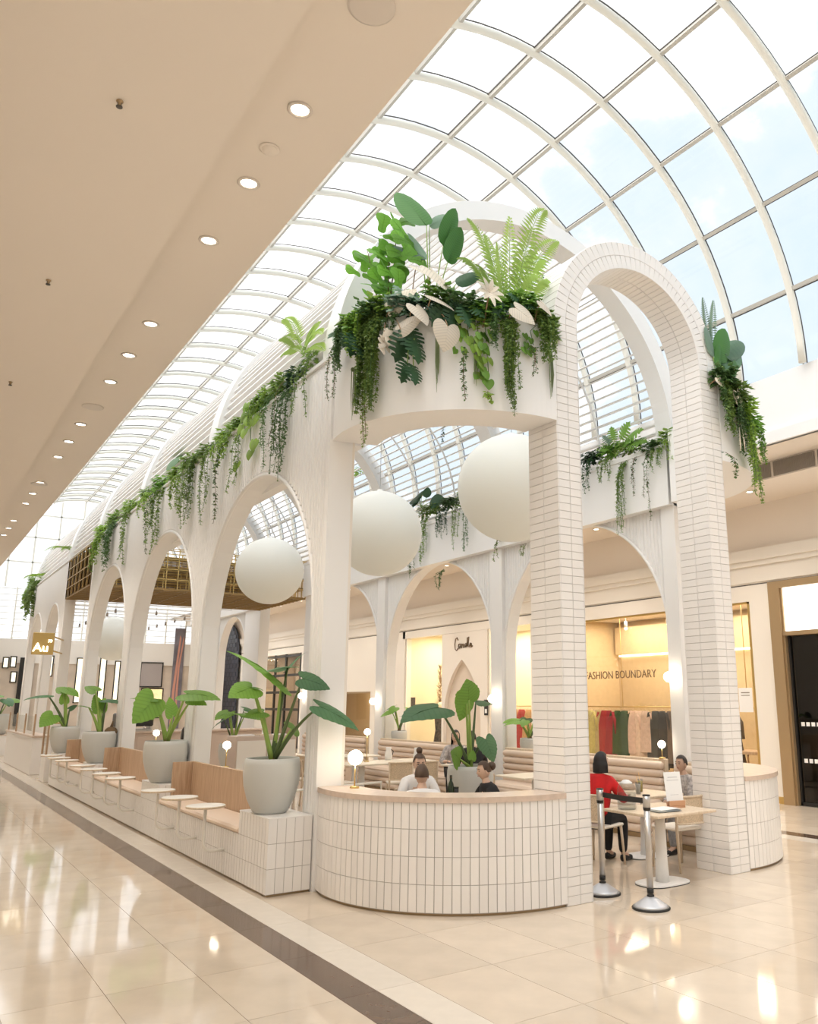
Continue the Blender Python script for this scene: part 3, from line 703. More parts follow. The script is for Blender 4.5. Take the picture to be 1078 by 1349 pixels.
# ---- brass lattice canopy over the counter
t = thing('brass_lattice', 'brass cage of square bars hung over the cafe counter', 'lattice', (6.5, 24.2, 4.72))
gx0, gx1, gy0, gy1, gz0, gz1 = FXL, 9.40, 22.42, 26.03, 4.72, 5.80
def bars(pts, r=0.016, m=M_brass, name='bar', kind=None):
    mm = MB()
    for a, b in pts: mm.tube([a, b], r, 4, True)
    return wpart(mm, name, m, t, True, kind)
nz = 5
def lin(a, b, n): return [a+(b-a)*k/(n-1) for k in range(n)]
xs = lin(gx0, gx1, 20); ys = lin(gy0, gy1, 14); zs = lin(gz0, gz1, nz)
for yy, nm in ((gy0, 'front_grid'), (gy1, 'rear_grid')):
    bars([((x, yy, gz0), (x, yy, gz1)) for x in xs]+[((gx0, yy, z), (gx1, yy, z)) for z in zs], name=nm)
for q in ys[1:-1:2]: bars([((x, q, gz0), (x, q, gz1)) for x in xs[::2]]+[((gx0, q, z), (gx1, q, z)) for z in zs], name='inner_grid')
for xx, nm in ((gx0, 'side_grid'), (gx1, 'side_grid')):
    bars([((xx, y, gz0), (xx, y, gz1)) for y in lin(gy0, gy1, 14)]+[((xx, gy0, z), (xx, gy1, z)) for z in zs], 0.016, name=nm)
mm = MB()
for k in range(14):
    y = gy0+(gy1-gy0)*(k+0.5)/14; mm.box(gx0+0.05, gx0+0.09, y-0.075, y+0.075, gz0+0.03, gz1-0.02)
wpart(mm, 'side_panels', M_brassd, t)
for z in zs[:-1]:
    mm = MB()
    for q in lin(gy0+0.1, gy1-0.1, 15): mm.box(gx0+0.12, gx1-0.05, q-0.075, q+0.045, z+0.03, z+0.045, Matrix.Translation((0, 0, 0)))
    wpart(mm, 'slat_layer', M_brassd, t)
for q in ys: bars([((gx0, q, gz0), (gx1, q, gz0))], 0.03, M_brassd, 'soffit_bar')
bars([((x, gy0, gz0), (x, gy1, gz0)) for x in xs[::2]], 0.02, M_brassd, 'soffit_cross_bars')
# ================================================================== RIGHT SHOPFRONTS
WX = FX1
wr = struct('wall_right', (WX, 15, 0))
def wall(y0, y1, z0, z1, m=M_cream, name='pier', x0=WX, x1=WX+0.25): return wpart(MB().box(x0, x1, y0, y1, z0, z1), name, m, wr)
wall(Y0, Y1, 4.72, ZL, M_soff, 'bulkhead')
wall(Y0, Y1, 4.07, 4.72, M_cream, 'entablature')
wpart(MB().box(WX-0.10, WX, Y0, Y1, 4.52, 4.74).box(WX-0.05, WX, Y0, Y1, 4.42, 4.52).box(WX-0.03, WX, Y0, Y1, 4.10, 4.16), 'cornice', M_cream, wr)
wpart(MB().box(WX-0.005, WX+0.02, Y0, Y1, 4.05, 4.07), 'shadow_gap', M_gasket, wr)
wall(Y0, 4.6, 0, 4.07); wall(9.74, 10.24, 0, 4.05); wall(10.24, 16.5, 3.74, 4.05, M_cream, 'shop_header'); wall(16.5, 17.15, 0, 4.05)
wall(17.15, 24.0, 3.82, 4.05, M_cream, 'shop_header'); wall(23.85, 26.2, 0, 4.05); wall(26.2, 31.6, 2.14, 4.05, M_cream, 'panel'); wall(31.4, 32.4, 0, 4.05); wall(37.6, 39.4, 0, 4.05); wall(42.9, Y1, 0, 4.05)
wall(32.4, 37.6, 3.78, 4.05, M_cream, 'shop_header'); wall(39.4, 42.9, 0, 4.05)
wpart(MB().box(WX-0.02, WX+0.0, 9.74, 10.22, 0, 0.12), 'brass_skirting', M_brass, wr)
# interiors as plain rooms
M_fb = mat('tan_shop_wall', (0.60, 0.46, 0.28), 0.6, noise=0.05)
M_fbf = mat('shop_floor', (0.45, 0.32, 0.20), 0.25)
M_cam = mat('cream_shop_wall', (0.86, 0.76, 0.55), 0.6)
M_darkshop = mat('dark_shop', (0.02, 0.018, 0.016), 0.4)
def room(y0, y1, x1, z1, m, name, mf=None):
    wpart(MB().box(x1, x1+0.1, y0-0.1, y1+0.1, 0, z1).box(WX+0.25, x1, y0-0.1, y0, 0, z1).box(WX+0.25, x1, y1, y1+0.1, 0, z1), name+'_walls', m, wr)
    wpart(MB().box(WX+0.05, x1, y0-0.1, y1+0.1, z1, z1+0.1), name+'_ceiling', m if m is M_darkshop else M_ceil, wr)
    wpart(MB().box(WX+0.0, x1, y0, y1, -0.004, 0.004), name+'_floor', mf or M_fbf, wr)
room(10.24, 16.5, 16.0, 3.9, M_fb, 'fashion_shop'); room(17.15, 23.85, 15.8, 3.95, M_cam, 'boutique'); room(4.6, 9.5, 15.6, 3.9, M_darkshop, 'dark_shop', M_darkshop)
room(26.2, 31.4, 15.0, 2.6, mat('bronze_shop', (0.50, 0.36, 0.2), 0.5), 'far_shop'); room(32.4, 37.6, 15.4, 3.9, mat('taupe_shop', (0.42, 0.34, 0.28), 0.6), 'black_framed_shop')
shop_l = lampdata('shop_light', 'AREA', 90*SHOP, (1.0, 0.87, 0.68), 1.6)
for y in (11.6, 13.4, 15.2): lamp(shop_l, (14.8, y, 3.85), name='fashion_shop_light')
cam_l = lampdata('boutique_light', 'AREA', 85*SHOP, (1.0, 0.90, 0.70), 1.2)
for y in (18.2, 20.4, 22.7): lamp(cam_l, (14.8, y, 3.9), name='boutique_light')
far_l = lampdata('far_shop_light', 'AREA', 60*SHOP, (1.0, 0.84, 0.6), 1.2)
for y, z in ((28, 2.55), (34, 3.85), (36, 3.85)): lamp(far_l, (14.4, y, z), name='far_shop_light')
# ---- fashion shop: glass, lettering, rail of clothes
w1 = struct('window_1', (WX, 13.4, 0))
GY = [10.27, 12.0, 13.57, 15.1, 16.48]
for a, b in zip(GY, GY[1:]): wpart(MB().box(WX+0.06, WX+0.072, a+0.004, b-0.004, 0.10, 3.70), 'glass_pane', M_shopglass, w1)
wpart(MB().box(WX+0.03, WX+0.10, 10.24, 10.32, 0.0, 3.74).box(WX+0.03, WX+0.10, 16.42, 16.5, 0, 3.74).box(WX+0.03, WX+0.10, 10.24, 16.5, 0, 0.10).box(WX+0.03, WX+0.10, 10.24, 16.5, 3.70, 3.74), 'brass_frame', M_brass, w1)
me = text_mesh('FASHION BOUNDARY', 0.25, 0.006, 1.03); me.materials.append(mat('bronze_letters', (0.16, 0.10, 0.05), 0.4))
xs_ = [v.co.x for v in me.vertices]; wd = max(xs_)-min(xs_)
sgn = thing('shop_sign', 'FASHION BOUNDARY lettering in dark bronze on the tan shop window', 'sign', (WX+0.045, 14.0, 2.34))
o = inst('lettering', me, sgn, Matrix(((0, 0, -1, 0), (-2.30/wd, 0, 0, 0), (0, 1.0, 0, 0), (0, 0, 0, 1))))
wpart(MB().box(15.93, 15.99, 10.4, 16.4, 2.98, 3.02), 'led_strip', mat('led_strip', (1, 0.9, 0.7), 0.4, emit=(1.0, 0.86, 0.62), estr=3.0), wr)
wpart(MB().box(15.80, 16.0, 10.3, 16.4, 3.03, 3.75), 'valance', M_fb, wr)
RX = 14.05
rail = thing('clothes_rail', 'long thin brass clothes rail in the tan fashion shop', 'clothes rail', (RX, 13.4, 0))
wpart(MB().tube([(RX, 10.6, 1.70), (RX, 16.35, 1.70)], 0.014, 8), 'rod', M_brass, rail)
for y in (10.85, 12.6, 14.4, 16.2): wpart(MB().tube([(RX, y, 1.70), (RX, y, 3.9)], 0.008, 6), 'hanger_rod', M_brass, rail)
def garment(i, y, col, ln, wid, name, lab, sleeves=True):
    random.seed(900+i); t = thing(name, lab, name.replace('_', ' '), (RX, y, 1.70), rotz=random.uniform(-0.25, 0.25), group='clothes on the shop rail')
    m = mat('cloth_%d' % i, col, 0.85, noise=0.12, nscale=14); n = 22; R = 9; mb = MB(); vs = []; fs = []
    for j in range(R):
        f = j/(R-1); z = -0.09-f*ln; w = wid*(0.42+0.58*min(f*3.2, 1))*(0.92+0.35*f*f); d = 0.05+0.07*f
        for k in range(n):
            a = 2*PI*k/n; rip = 1+0.16*f*math.sin(a*7+i); vs.append((math.cos(a)*d*rip, math.sin(a)*w*0.5*rip, z))
    for j in range(R-1):
        for k in range(n): fs.append((j*n+k, j*n+(k+1) % n, (j+1)*n+(k+1) % n, (j+1)*n+k))
    fs.append(tuple(range(n))); mb.add(vs, fs, True); mb.build('cloth', m, t)
    if sleeves:
        for s in (-1, 1): MB().tube([(0, s*wid*0.38, -0.13), (0.01, s*wid*0.55, -0.30), (0.02, s*wid*0.60, -0.62)], [0.05, 0.06, 0.045], 8, flat=0.7).build('sleeve', m, t)
    MB().tube([(0, 0, 0.015), (0.02, 0, 0.03), (0.02, 0, 0.0), (0, 0, -0.05), (0, 0.17, -0.11), (0, -0.17, -0.11), (0, 0, -0.05)], 0.004, 5).build('hanger', M_oakl, t)
gs = [(16.05, (0.16, 0.13, 0.10), 0.9), (15.6, (0.40, 0.10, 0.08), 0.8), (15.2, (0.45, 0.36, 0.12), 1.05), (14.98, (0.52, 0.42, 0.14), 1.1), (14.74, (0.45, 0.35, 0.16), 1.0), (14.52, (0.36, 0.03, 0.03), 1.08), (14.36, (0.30, 0.02, 0.03), 1.05), (14.08, (0.04, 0.075, 0.025), 0.98), (13.86, (0.03, 0.06, 0.02), 1.0),
      (13.60, (0.66, 0.44, 0.34), 0.95), (13.42, (0.70, 0.50, 0.38), 1.0), (13.22, (0.60, 0.42, 0.33), 0.9), (12.92, (0.06, 0.055, 0.05), 1.25), (12.72, (0.05, 0.045, 0.045), 1.2), (12.5, (0.14, 0.10, 0.08), 1.1), (11.5, (0.35, 0.25, 0.16), 1.0), (11.2, (0.55, 0.42, 0.2), 1.1), (10.95, (0.12, 0.10, 0.09), 1.0)]
gl = ['dark brown jacket at the hidden end of the rail', 'rust blouse on the rail near the hidden end', 'olive dress on the rail left of the mustard ones', 'mustard yellow dress on the shop rail', 'olive gold dress beside the red one', 'dark red long dress on the shop rail', 'crimson dress between red and green clothes',
      'dark green long-sleeved dress on the shop rail', 'second dark green dress behind the first', 'pale pink blouse right of the green dress', 'peach dress on the shop rail', 'blush top beside the black dress', 'long black dress at the right of the window', 'second black dress behind the first', 'dark brown dress half behind the white column', 'tan dress right of the tiled archway', 'yellow dress right of the tiled archway', 'dark jacket at the right end of the rail']
for i, (y, c, ln) in enumerate(gs[1:]):
    i += 1; garment(i, y*1.035, c, ln, 0.46, 'dress' if ln > 0.92 else 'blouse', gl[i])
for i, (y, l) in enumerate(((13.0, 'right-hand small spotlight inside the tan fashion shop'), (14.35, 'left-hand small spotlight inside the tan fashion shop'))):
    t = thing('spotlight', l, 'spotlight', (14.2, y, 3.9)); MB().tube([(0, 0, 0), (0, 0, -0.22)], 0.012, 8).build('stem', M_white, t); MB().lathe([(0.035, -0.2), (0.045, -0.36), (0.0001, -0.36)], n=16).build('housing', M_white, t); MB().sphere((0, 0, -0.37), 0.036, 12, 8).build('bulb', M_lamp, t)
for i, y in enumerate((11.9, 12.7, 13.5, 14.3, 15.1)):
    t = thing('shop_downlight', 'flat downlight in the fashion shop ceiling behind its header', 'downlight', (14.1, y, 3.895), group='fashion shop downlights'); MB().lathe([(0.0001, -0.006), (0.06, -0.006), (0.07, 0)], n=16).build('lens', M_dl, t)
t = thing('display_table', 'brown wooden display table in the window right of the archway', 'table', (14.15, 10.85, 0)); MB().rbox(-0.3, 0.3, -0.4, 0.4, 0.80, 0.86, 0.005).build('top', M_oak, t)
for sx in (-0.26, 0.26):
    for sy in (-0.36, 0.36): MB().tube([(sx, sy, 0), (sx, sy, 0.8)], 0.02, 6).build('leg', M_oak, t)
t = thing('window_notice', 'small white notice sheet on the shop window right of archway', 'notice', (WX+0.05, 10.52, 1.62)); MB().rbox(-0.004, 0.0, -0.16, 0.16, 0, 0.46, 0.001).build('sheet', M_white, t)
MB().box(-0.006, -0.004, -0.10, 0.10, 0.36, 0.38).box(-0.006, -0.004, -0.10, 0.10, 0.31, 0.325).build('print', M_vent, t)
# ---- dark shop at the right edge
d1 = struct('door_1', (WX, 8, 0))
wpart(MB().box(WX-0.08, WX+0.25, 9.50, 9.74, 0, 4.05).box(WX-0.08, WX+0.25, 4.6, 9.5, 3.92, 4.05).box(WX-0.06, WX+0.25, 4.6, 9.5, 3.02, 3.10).box(WX-0.04, WX+0.1, 9.46, 9.5, 0, 3.95), 'bronze_portal', M_bronze, d1)
wpart(MB().box(WX+0.0, WX+0.1, 4.6, 9.46, 3.10, 3.92), 'lightbox', M_ledbox, d1)
for a, b in ((8.0, 9.44), (6.5, 7.98), (5.0, 6.48)): wpart(MB().box(WX+0.06, WX+0.075, a, b, 0.05, 3.0), 'glass_pane', glass_mat('dark_glass', (0.5, 0.47, 0.44), 0.09), d1)
wpart(MB().box(WX+0.03, WX+0.1, 4.6, 9.46, 0, 0.06).box(WX+0.03, WX+0.10, 7.98, 8.0, 0, 3.02).box(WX+0.03, WX+0.10, 9.42, 9.46, 0, 3.02), 'black_frame', M_blackm, d1)
dots = MB()
for z in (1.42, 0.78):
    for k in range(16):
        y = 9.30-k*0.105; dots.box(WX+0.05, WX+0.058, y-0.035, y+0.035, z-0.035, z+0.035)
wpart(dots, 'manifestation_dots', M_white, d1)
for y in (8.2, 8.75): wpart(MB().tube([(15.0, y, 1.2), (15.0, y, 2.5)], 0.06, 10), 'dark_garment', mat('charcoal', (0.05, 0.05, 0.05), 0.8), d1)
# ---- cream boutique with a pointed arch
w2 = struct('window_2', (WX, 20.4, 0))
m = MB(); pa = []
ay0, ay1, apz = 19.52, 21.46, 3.02; cy_ = (ay0+ay1)/2; zs_ = 1.25
hw = cy_-ay0
for k in range(13):
    a_ = math.radians(60)*k/12; pa.append((cy_-(-hw+2*hw*math.cos(a_)), zs_+(apz-zs_)*math.sin(a_)/math.sin(math.radians(60))))
full = [(ay0, 0)]+pa+[(2*cy_-a, b) for a, b in pa[::-1][1:]]+[(ay1, 0)]
for i in range(len(full)-1):
    (a, za), (b, zb) = full[i], full[i+1]
    if abs(b-a) > 1e-6: m.add([(WX, a, za), (WX, b, zb), (WX, b, 3.815), (WX, a, 3.815), (WX+0.12, a, za), (WX+0.12, b, zb), (WX+0.12, b, 3.815), (WX+0.12, a, 3.815)], [(0, 1, 2, 3), (7, 6, 5, 4), (0, 4, 5, 1)])
m.box(WX, WX+0.12, 19.18, ay0, 0, 3.815).box(WX, WX+0.12, ay1, 21.55, 0, 3.815)
wpart(m, 'arched_panel', mat('boutique_plaster', (0.83, 0.77, 0.70), 0.6), w2)
wpart(MB().box(WX+0.11, WX+0.14, ay0-0.05, ay1+0.05, 0, 3.1), 'niche_back', mat('niche_tan', (0.70, 0.60, 0.50), 0.6), w2)
for a, b in ((17.2, 19.16), (21.57, 23.83)):
    wpart(MB().box(WX+0.07, WX+0.082, a+0.04, b-0.04, 0.05, 3.8), 'glass_pane', M_shopglass, w2)
    wpart(MB().box(WX+0.03, WX+0.12, a, a+0.05, 0, 3.82).box(WX+0.03, WX+0.12, b-0.05, b, 0, 3.82), 'frame', M_cream, w2)
sg = thing('script_sign', 'thin bronze handwritten Camilla sign above the pointed arch', 'sign', (WX-0.01, 20.36, 3.36))
# strokes of a handwritten word, y runs leftwards in the picture
st = [[(-0.30, 0.20), (-0.36, 0.27), (-0.44, 0.24), (-0.48, 0.10), (-0.46, -0.02), (-0.38, -0.06), (-0.30, 0.0)], [(-0.20, 0.10), (-0.27, 0.10), (-0.29, 0.03), (-0.25, -0.01), (-0.20, 0.05), (-0.19, 0.11), (-0.18, 0.0), (-0.13, 0.02), (-0.12, 0.10), (-0.11, 0.0), (-0.07, 0.10), (-0.04, 0.09), (-0.03, 0.0), (0.01, 0.10), (0.04, 0.08), (0.05, 0.0), (0.10, 0.03), (0.11, 0.11), (0.12, 0.0), (0.17, 0.05), (0.21, 0.25), (0.18, 0.24), (0.17, 0.02), (0.22, 0.02), (0.27, 0.26), (0.24, 0.25), (0.23, 0.02), (0.28, 0.0), (0.34, 0.10), (0.40, 0.09), (0.37, 0.10), (0.34, 0.03), (0.37, -0.01), (0.41, 0.08), (0.42, 0.0), (0.46, 0.03)]]
m = MB()
for s in st: m.tube([(0, -a, b*1.15) for a, b in s], 0.016, 6)
m.build('lettering', MATS['bronze_letters'], sg)
t = thing('dried_plume', 'tall rust brown dried plume in the boutique window', 'dried plant', (14.3, 22.9, 0)); MB().tube([(0, 0, 0), (0, 0, 1.6)], 0.02, 6).build('stalk', L_dry, t)
m = MB(); random.seed(5)
for k in range(260):
    f = random.random(); a = random.uniform(0, 2*PI); z = 1.2+1.7*f; r = 0.16*math.sin(PI*min(1, f*0.9+0.1))**0.6+0.02; p = Vector((math.cos(a)*0.02, math.sin(a)*0.02, z)); q = p+Vector((math.cos(a)*r, math.sin(a)*r, 0.14)); s_ = Vector((-math.sin(a), math.cos(a), 0))*0.015
    m.add([p-s_, p+s_, q], [(0, 1, 2)])
m.build('plume', L_dry, t, False, 'stuff')
t = thing('mannequin', 'mannequin in a black patterned gown in the boutique window', 'mannequin', (14.1, 22.55, 0))
MB().lathe([(0.24, 0.05), (0.22, 0.5), (0.15, 0.95), (0.17, 1.2), (0.19, 1.4), (0.06, 1.5), (0.05, 1.56), (0.0001, 1.57)], n=20).build('gown', mat('black_floral', (0.07, 0.05, 0.035), 0.7, noise=0.9, nscale=16), t); MB().sphere((0, 0, 1.68), 0.1, 14, 10, sz=1.2).build('head', M_cam, t)
t = thing('window_poster', 'small black notice in the boutique window left of the arch', 'notice', (WX+0.05, 23.35, 1.55)); MB().rbox(-0.005, 0, -0.14, 0.14, 0, 0.4, 0.001).build('sheet', mat('poster_dark', (0.12, 0.09, 0.06), 0.5, noise=0.8, nscale=20), t)
t = thing('card_reader', 'small black and white panel beside the boutique arch', 'panel', (WX-0.01, 19.22, 1.45)); MB().rbox(-0.015, 0, -0.09, 0.09, 0, 0.42, 0.003).build('case', M_blackm, t); MB().box(-0.018, -0.015, -0.05, 0.05, 0.06, 0.17).build('label_patch', M_white, t)
for i, (y, c) in enumerate(((18.9, (0.5, 0.18, 0.08)), (18.6, (0.6, 0.28, 0.10)), (18.3, (0.45, 0.05, 0.04)), (18.0, (0.6, 0.35, 0.15)), (17.7, (0.65, 0.12, 0.08)))):
    garment(40+i, y, c, 1.15, 0.5, 'gown', ['rust orange gown in the boutique window, leftmost', 'amber gown in the boutique window', 'deep red gown in the boutique window', 'golden gown in the boutique window', 'bright red gown in the boutique window, rightmost'][i], False)
RX = 14.75
rail2 = thing('boutique_rail', 'short brass rail holding gowns in the boutique window', 'clothes rail', (14.05, 18.3, 0)); wpart(MB().tube([(14.05, 17.4, 1.70), (14.05, 19.1, 1.70)], 0.014, 8), 'rod', M_brass, rail2); wpart(MB().tube([(14.05, 17.45, 0), (14.05, 17.45, 1.70)], 0.012, 8).tube([(14.05, 19.05, 0), (14.05, 19.05, 1.70)], 0.012, 8), 'posts', M_brass, rail2)
# ---- farther shops on this side
wpart(MB().box(WX+0.05, WX+0.06, 26.25, 31.35, 0.05, 2.12), 'far_glass', M_shopglass, wr)
wpart(MB().box(WX-0.01, WX+0.05, 26.2, 31.4, 2.10, 2.16).box(WX-0.01, WX+0.05, 28.7, 28.75, 0, 2.14), 'bronze_mullions', M_bronze, wr)
m = MB()
for y in (32.4, 34.0, 35.2, 36.4, 37.5): m.box(WX-0.02, WX+0.06, y-0.05, y+0.05, 0, 3.78)
for z in (0.05, 1.5, 2.2, 2.9, 3.7): m.box(WX-0.02, WX+0.06, 32.4, 37.6, z-0.05, z+0.05)
w3 = struct('window_3', (WX, 35, 0)); wpart(m, 'black_mullions', M_blackm, w3); wpart(MB().box(WX+0.02, WX+0.03, 32.4, 37.6, 0, 3.75), 'glass_pane', M_shopglass, w3)
t = thing('brass_blade_sign', 'square brass sign with small lights above the black windows', 'sign', (13.2, 36.6, 3.6)); MB().rbox(-0.3, 0.3, -0.05, 0.05, 0.0, 0.8, 0.01).build('plate', M_brass, t); MB().box(0.26, 0.33, -0.02, 0.02, 0.3, 0.4).build('bracket', M_blackm, t)
for k in range(4): MB().sphere((-0.2+0.13*k, -0.07, 0.02+0.05*(k % 2)), 0.04, 10, 6).build('bulb', M_lamp, t)
t = thing('brick_niche', 'tall round-topped niche of navy brick on the far right wall', 'niche', (WX, 41.15, 0))
cyb = 41.15; bw = 1.55; P = [(cyb-bw, 0), (cyb-bw, 4.2)]+[(cyb-bw*math.cos(PI*k/16), 4.2+1.36*math.sin(PI*k/16)) for k in range(17)]+[(cyb+bw, 0)]
mm = MB().prism(P, 'x', WX-0.16, WX-0.13); wpart(mm, 'backing', mat('navy_grout', (0.035, 0.038, 0.05), 0.8), t)
tl = []
for r in range(28):
    z = 0.1+r*0.2
    for k in range(7):
        y = cyb-bw+0.25+0.45*k+(0.2 if r % 2 else 0); h = 4.2 if abs(y-cyb) >= bw-0.22 else 4.2+1.36*math.sqrt(max(0, 1-((abs(y-cyb)+0.2)/bw)**2))
        if y+0.2 < cyb+bw and z+0.08 < h: tl.append((face_mat((WX-0.16, y, z), (-1, 0, 0)), 0.42, 0.17, 0.02))
lay_tiles(t, tl, mat('navy_brick', (0.018, 0.022, 0.038), 0.5, objvar=0.4), 200, 'brick')
# ---- far end: screen, posters, lit shelves, track lights
def far_box(u0, u1, v0, v1, name, lab, cat, m, y=None, parts=()):
    y = Y1+0.05 if ony(u0, v0, Y1).z < 3.6 else Y1
    a, b = ony(u0, v1, y), ony(u1, v0, y); t = thing(name, lab, cat, (a.x, y, a.z)); MB().rbox(0, b.x-a.x, -0.03, 0.0, 0, b.z-a.z, 0.005).build('panel', m, t)
    MB().box(-0.05, 0, -0.05, 0.0, -0.05, b.z-a.z+0.05).box(b.x-a.x, b.x-a.x+0.05, -0.05, 0, -0.05, b.z-a.z+0.05).box(0, b.x-a.x, -0.05, 0, b.z-a.z, b.z-a.z+0.05).box(0, b.x-a.x, -0.05, 0, -0.05, 0).build('frame', M_blackm, t); return t
far_box(184, 214, 874, 904, 'wall_screen', 'grey blank screen in a black frame at the far end', 'screen', mat('screen_grey', (0.42, 0.37, 0.35), 0.4))
far_box(184, 214, 908, 945, 'lit_shop_window', 'warm lit shop window below the grey screen', 'window', mat('warm_window', (0.7, 0.5, 0.25), 0.4, noise=0.5, nscale=3, emit=(1.0, 0.72, 0.35), estr=0.5))
for i, (u0, u1, v0, v1) in enumerate(((97, 113, 868, 925), (128, 140, 868, 925), (148, 158, 872, 925), (60, 70, 865, 890), (75, 83, 868, 900))):
    far_box(u0, u1, v0, v1, 'lit_shelf_unit', 'distant warm lit shelf unit, '+('between third and fourth columns', 'left of the third column', 'beside the third column', 'near the brass square sign', 'right of the brass square sign')[i], 'shelves', mat('lit_shelves', (0.9, 0.8, 0.6), 0.4, noise=0.3, nscale=2.5, emit=(1.0, 0.85, 0.6), estr=0.8))
far_box(18, 44, 868, 955, 'dark_shop_entrance', 'black shop entrance at the far left end', 'entrance', M_darkshop)
for i, (u, v) in enumerate(((18, 872), (18, 892), (8, 873))):
    far_box(u-4, u+3, v-6, v+6, 'light_box', ('upper right', 'lower right', 'upper left')[i]+' small lit panel by the dark far entrance', 'light panel', MATS['lit_shelves'])
# hanging coral banner
q0, q1 = ony(221, 960, Y1-0.03), ony(245, 828, Y1-0.03)
t = thing('hanging_banner', 'tall grey and coral poster of bare legs seen through the second arch', 'poster', (q0.x, Y1-0.03, q0.z)); W_, H_ = q1.x-q0.x, q1.z-q0.z
MB().rbox(0, W_, -0.02, 0.02, 0, H_, 0.004).build('sheet', mat('banner_grey', (0.19, 0.17, 0.19), 0.6, noise=0.3, nscale=2), t)
for pl in ([(0.10, 0.02), (0.36, 0.02), (0.34, 0.35), (0.48, 0.62), (0.62, 0.9), (0.50, 0.93), (0.30, 0.66), (0.12, 0.36)], [(0.55, 0.02), (0.72, 0.02), (0.66, 0.3), (0.66, 0.6), (0.92, 0.88), (0.84, 0.92), (0.50, 0.62), (0.46, 0.35)]):
    MB().prism([(a*W_, b*H_) for a, b in pl], 'y', -0.03, -0.02).build('print', mat('coral_print', (0.62, 0.30, 0.22), 0.6), t)
MB().tube([(W_/2, 0, H_), (W_/2, 0, H_+0.5)], 0.01, 6).build('hook', M_wire, t)
# white track lights near the far soffit
for k in range(6):
    y = 36+1.2*k; t = thing('track_light', 'short white track with small spotlights below the brass lattice', 'track light', (6.75, y-8.6, 4.92), group='track lights at the far end')
    MB().box(-2.73, 2.74, -0.02, 0.02, 0, 0.04).build('track', M_white, t); MB().tube([(-1.4, 0, 0), (-1.4, 0, -0.3)], 0.008, 6).tube([(-0.2, 0, 0), (-0.2, 0, -0.3)], 0.008, 6).tube([(1.0, 0, 0), (1.0, 0, -0.3)], 0.008, 6).build('drop_rods', M_white, t)
    for s in (-1.4, -0.2, 1.0): MB().lathe([(0.03, 0.0), (0.035, -0.12), (0.0001, -0.12)], (s, 0, -0.28), 10).build('spot_head', M_vent, t)
# brass square sign with glowing letters
q = onx(40, 882, 3.55); t = thing('blade_sign', 'square brass sign with glowing white Au letters on the far columns', 'sign', (3.55, 24.85, 3.0))
a, b = ony(41, 862, 24.8), ony(73, 834, 24.8)
wpart(MB().rbox(a.x, b.x, 24.8, 24.88, a.z, b.z, 0.01), 'plate', M_brass, t); wpart(MB().tube([(b.x, 24.84, b.z-0.1), (3.80, 26.08, b.z-0.1)], 0.02, 6).tube([(b.x, 24.84, a.z+0.1), (3.80, 26.08, a.z+0.1)], 0.02, 6), 'bracket', M_brass, t)
for txt, sx, sz, sc in (('Au', 0.40, 0.14, 0.62), ('79', 0.80, 0.56, 0.20)):
    me = text_mesh(txt, sc*(b.z-a.z)*0.9, 0.02, 1.0); me.materials.append(mat('sign_glow', (1, 1, 0.95), 0.4, emit=(1.0, 0.95, 0.82), estr=2.2))
    c = Vector((a.x+(b.x-a.x)*sx, 24.78, a.z+(b.z-a.z)*sz)); inst('letters', me, t, Matrix.Translation(c-t.location) @ Matrix.Rotation(PI/2, 4, 'X'))
# ================================================================== PEOPLE
SKIN = {k: mat('skin_'+k, c, 0.55) for k, c in (('a', (0.62, 0.40, 0.29)), ('b', (0.70, 0.47, 0.35)), ('c', (0.58, 0.37, 0.25)))}
HAIR = {k: mat('hair_'+k, c, 0.5) for k, c in (('black', (0.012, 0.010, 0.010)), ('brown', (0.075, 0.040, 0.022)), ('dark', (0.03, 0.018, 0.012)))}
M_eye = mat('eye_dark', (0.02, 0.015, 0.012), 0.2); M_lip = mat('lips', (0.45, 0.18, 0.15), 0.5); M_shoe = mat('shoe_black', (0.02, 0.02, 0.02), 0.5)
def skin_mesh(verts, edges, root, sub=2):
    me = bpy.data.meshes.new('sk'); me.from_pydata([v[0] for v in verts], edges, []); o = bpy.data.objects.new('sk', me); COL.objects.link(o)
    o.modifiers.new('s', 'SKIN'); sl = me.skin_vertices[0].data
    for i, v in enumerate(verts):
        r = v[1]; sl[i].radius = r if isinstance(r, tuple) else (r, r)
        sl[i].use_root = (i == root)
    ss = o.modifiers.new('d', 'SUBSURF'); ss.levels = sub; ss.render_levels = sub
    dg = bpy.context.evaluated_depsgraph_get(); out = bpy.data.meshes.new_from_object(o.evaluated_get(dg)); bpy.data.objects.remove(o); bpy.data.meshes.remove(me)
    mb = MB(); mb.add([v.co.copy() for v in out.vertices], [tuple(p.vertices) for p in out.polygons], True); bpy.data.meshes.remove(out); return mb
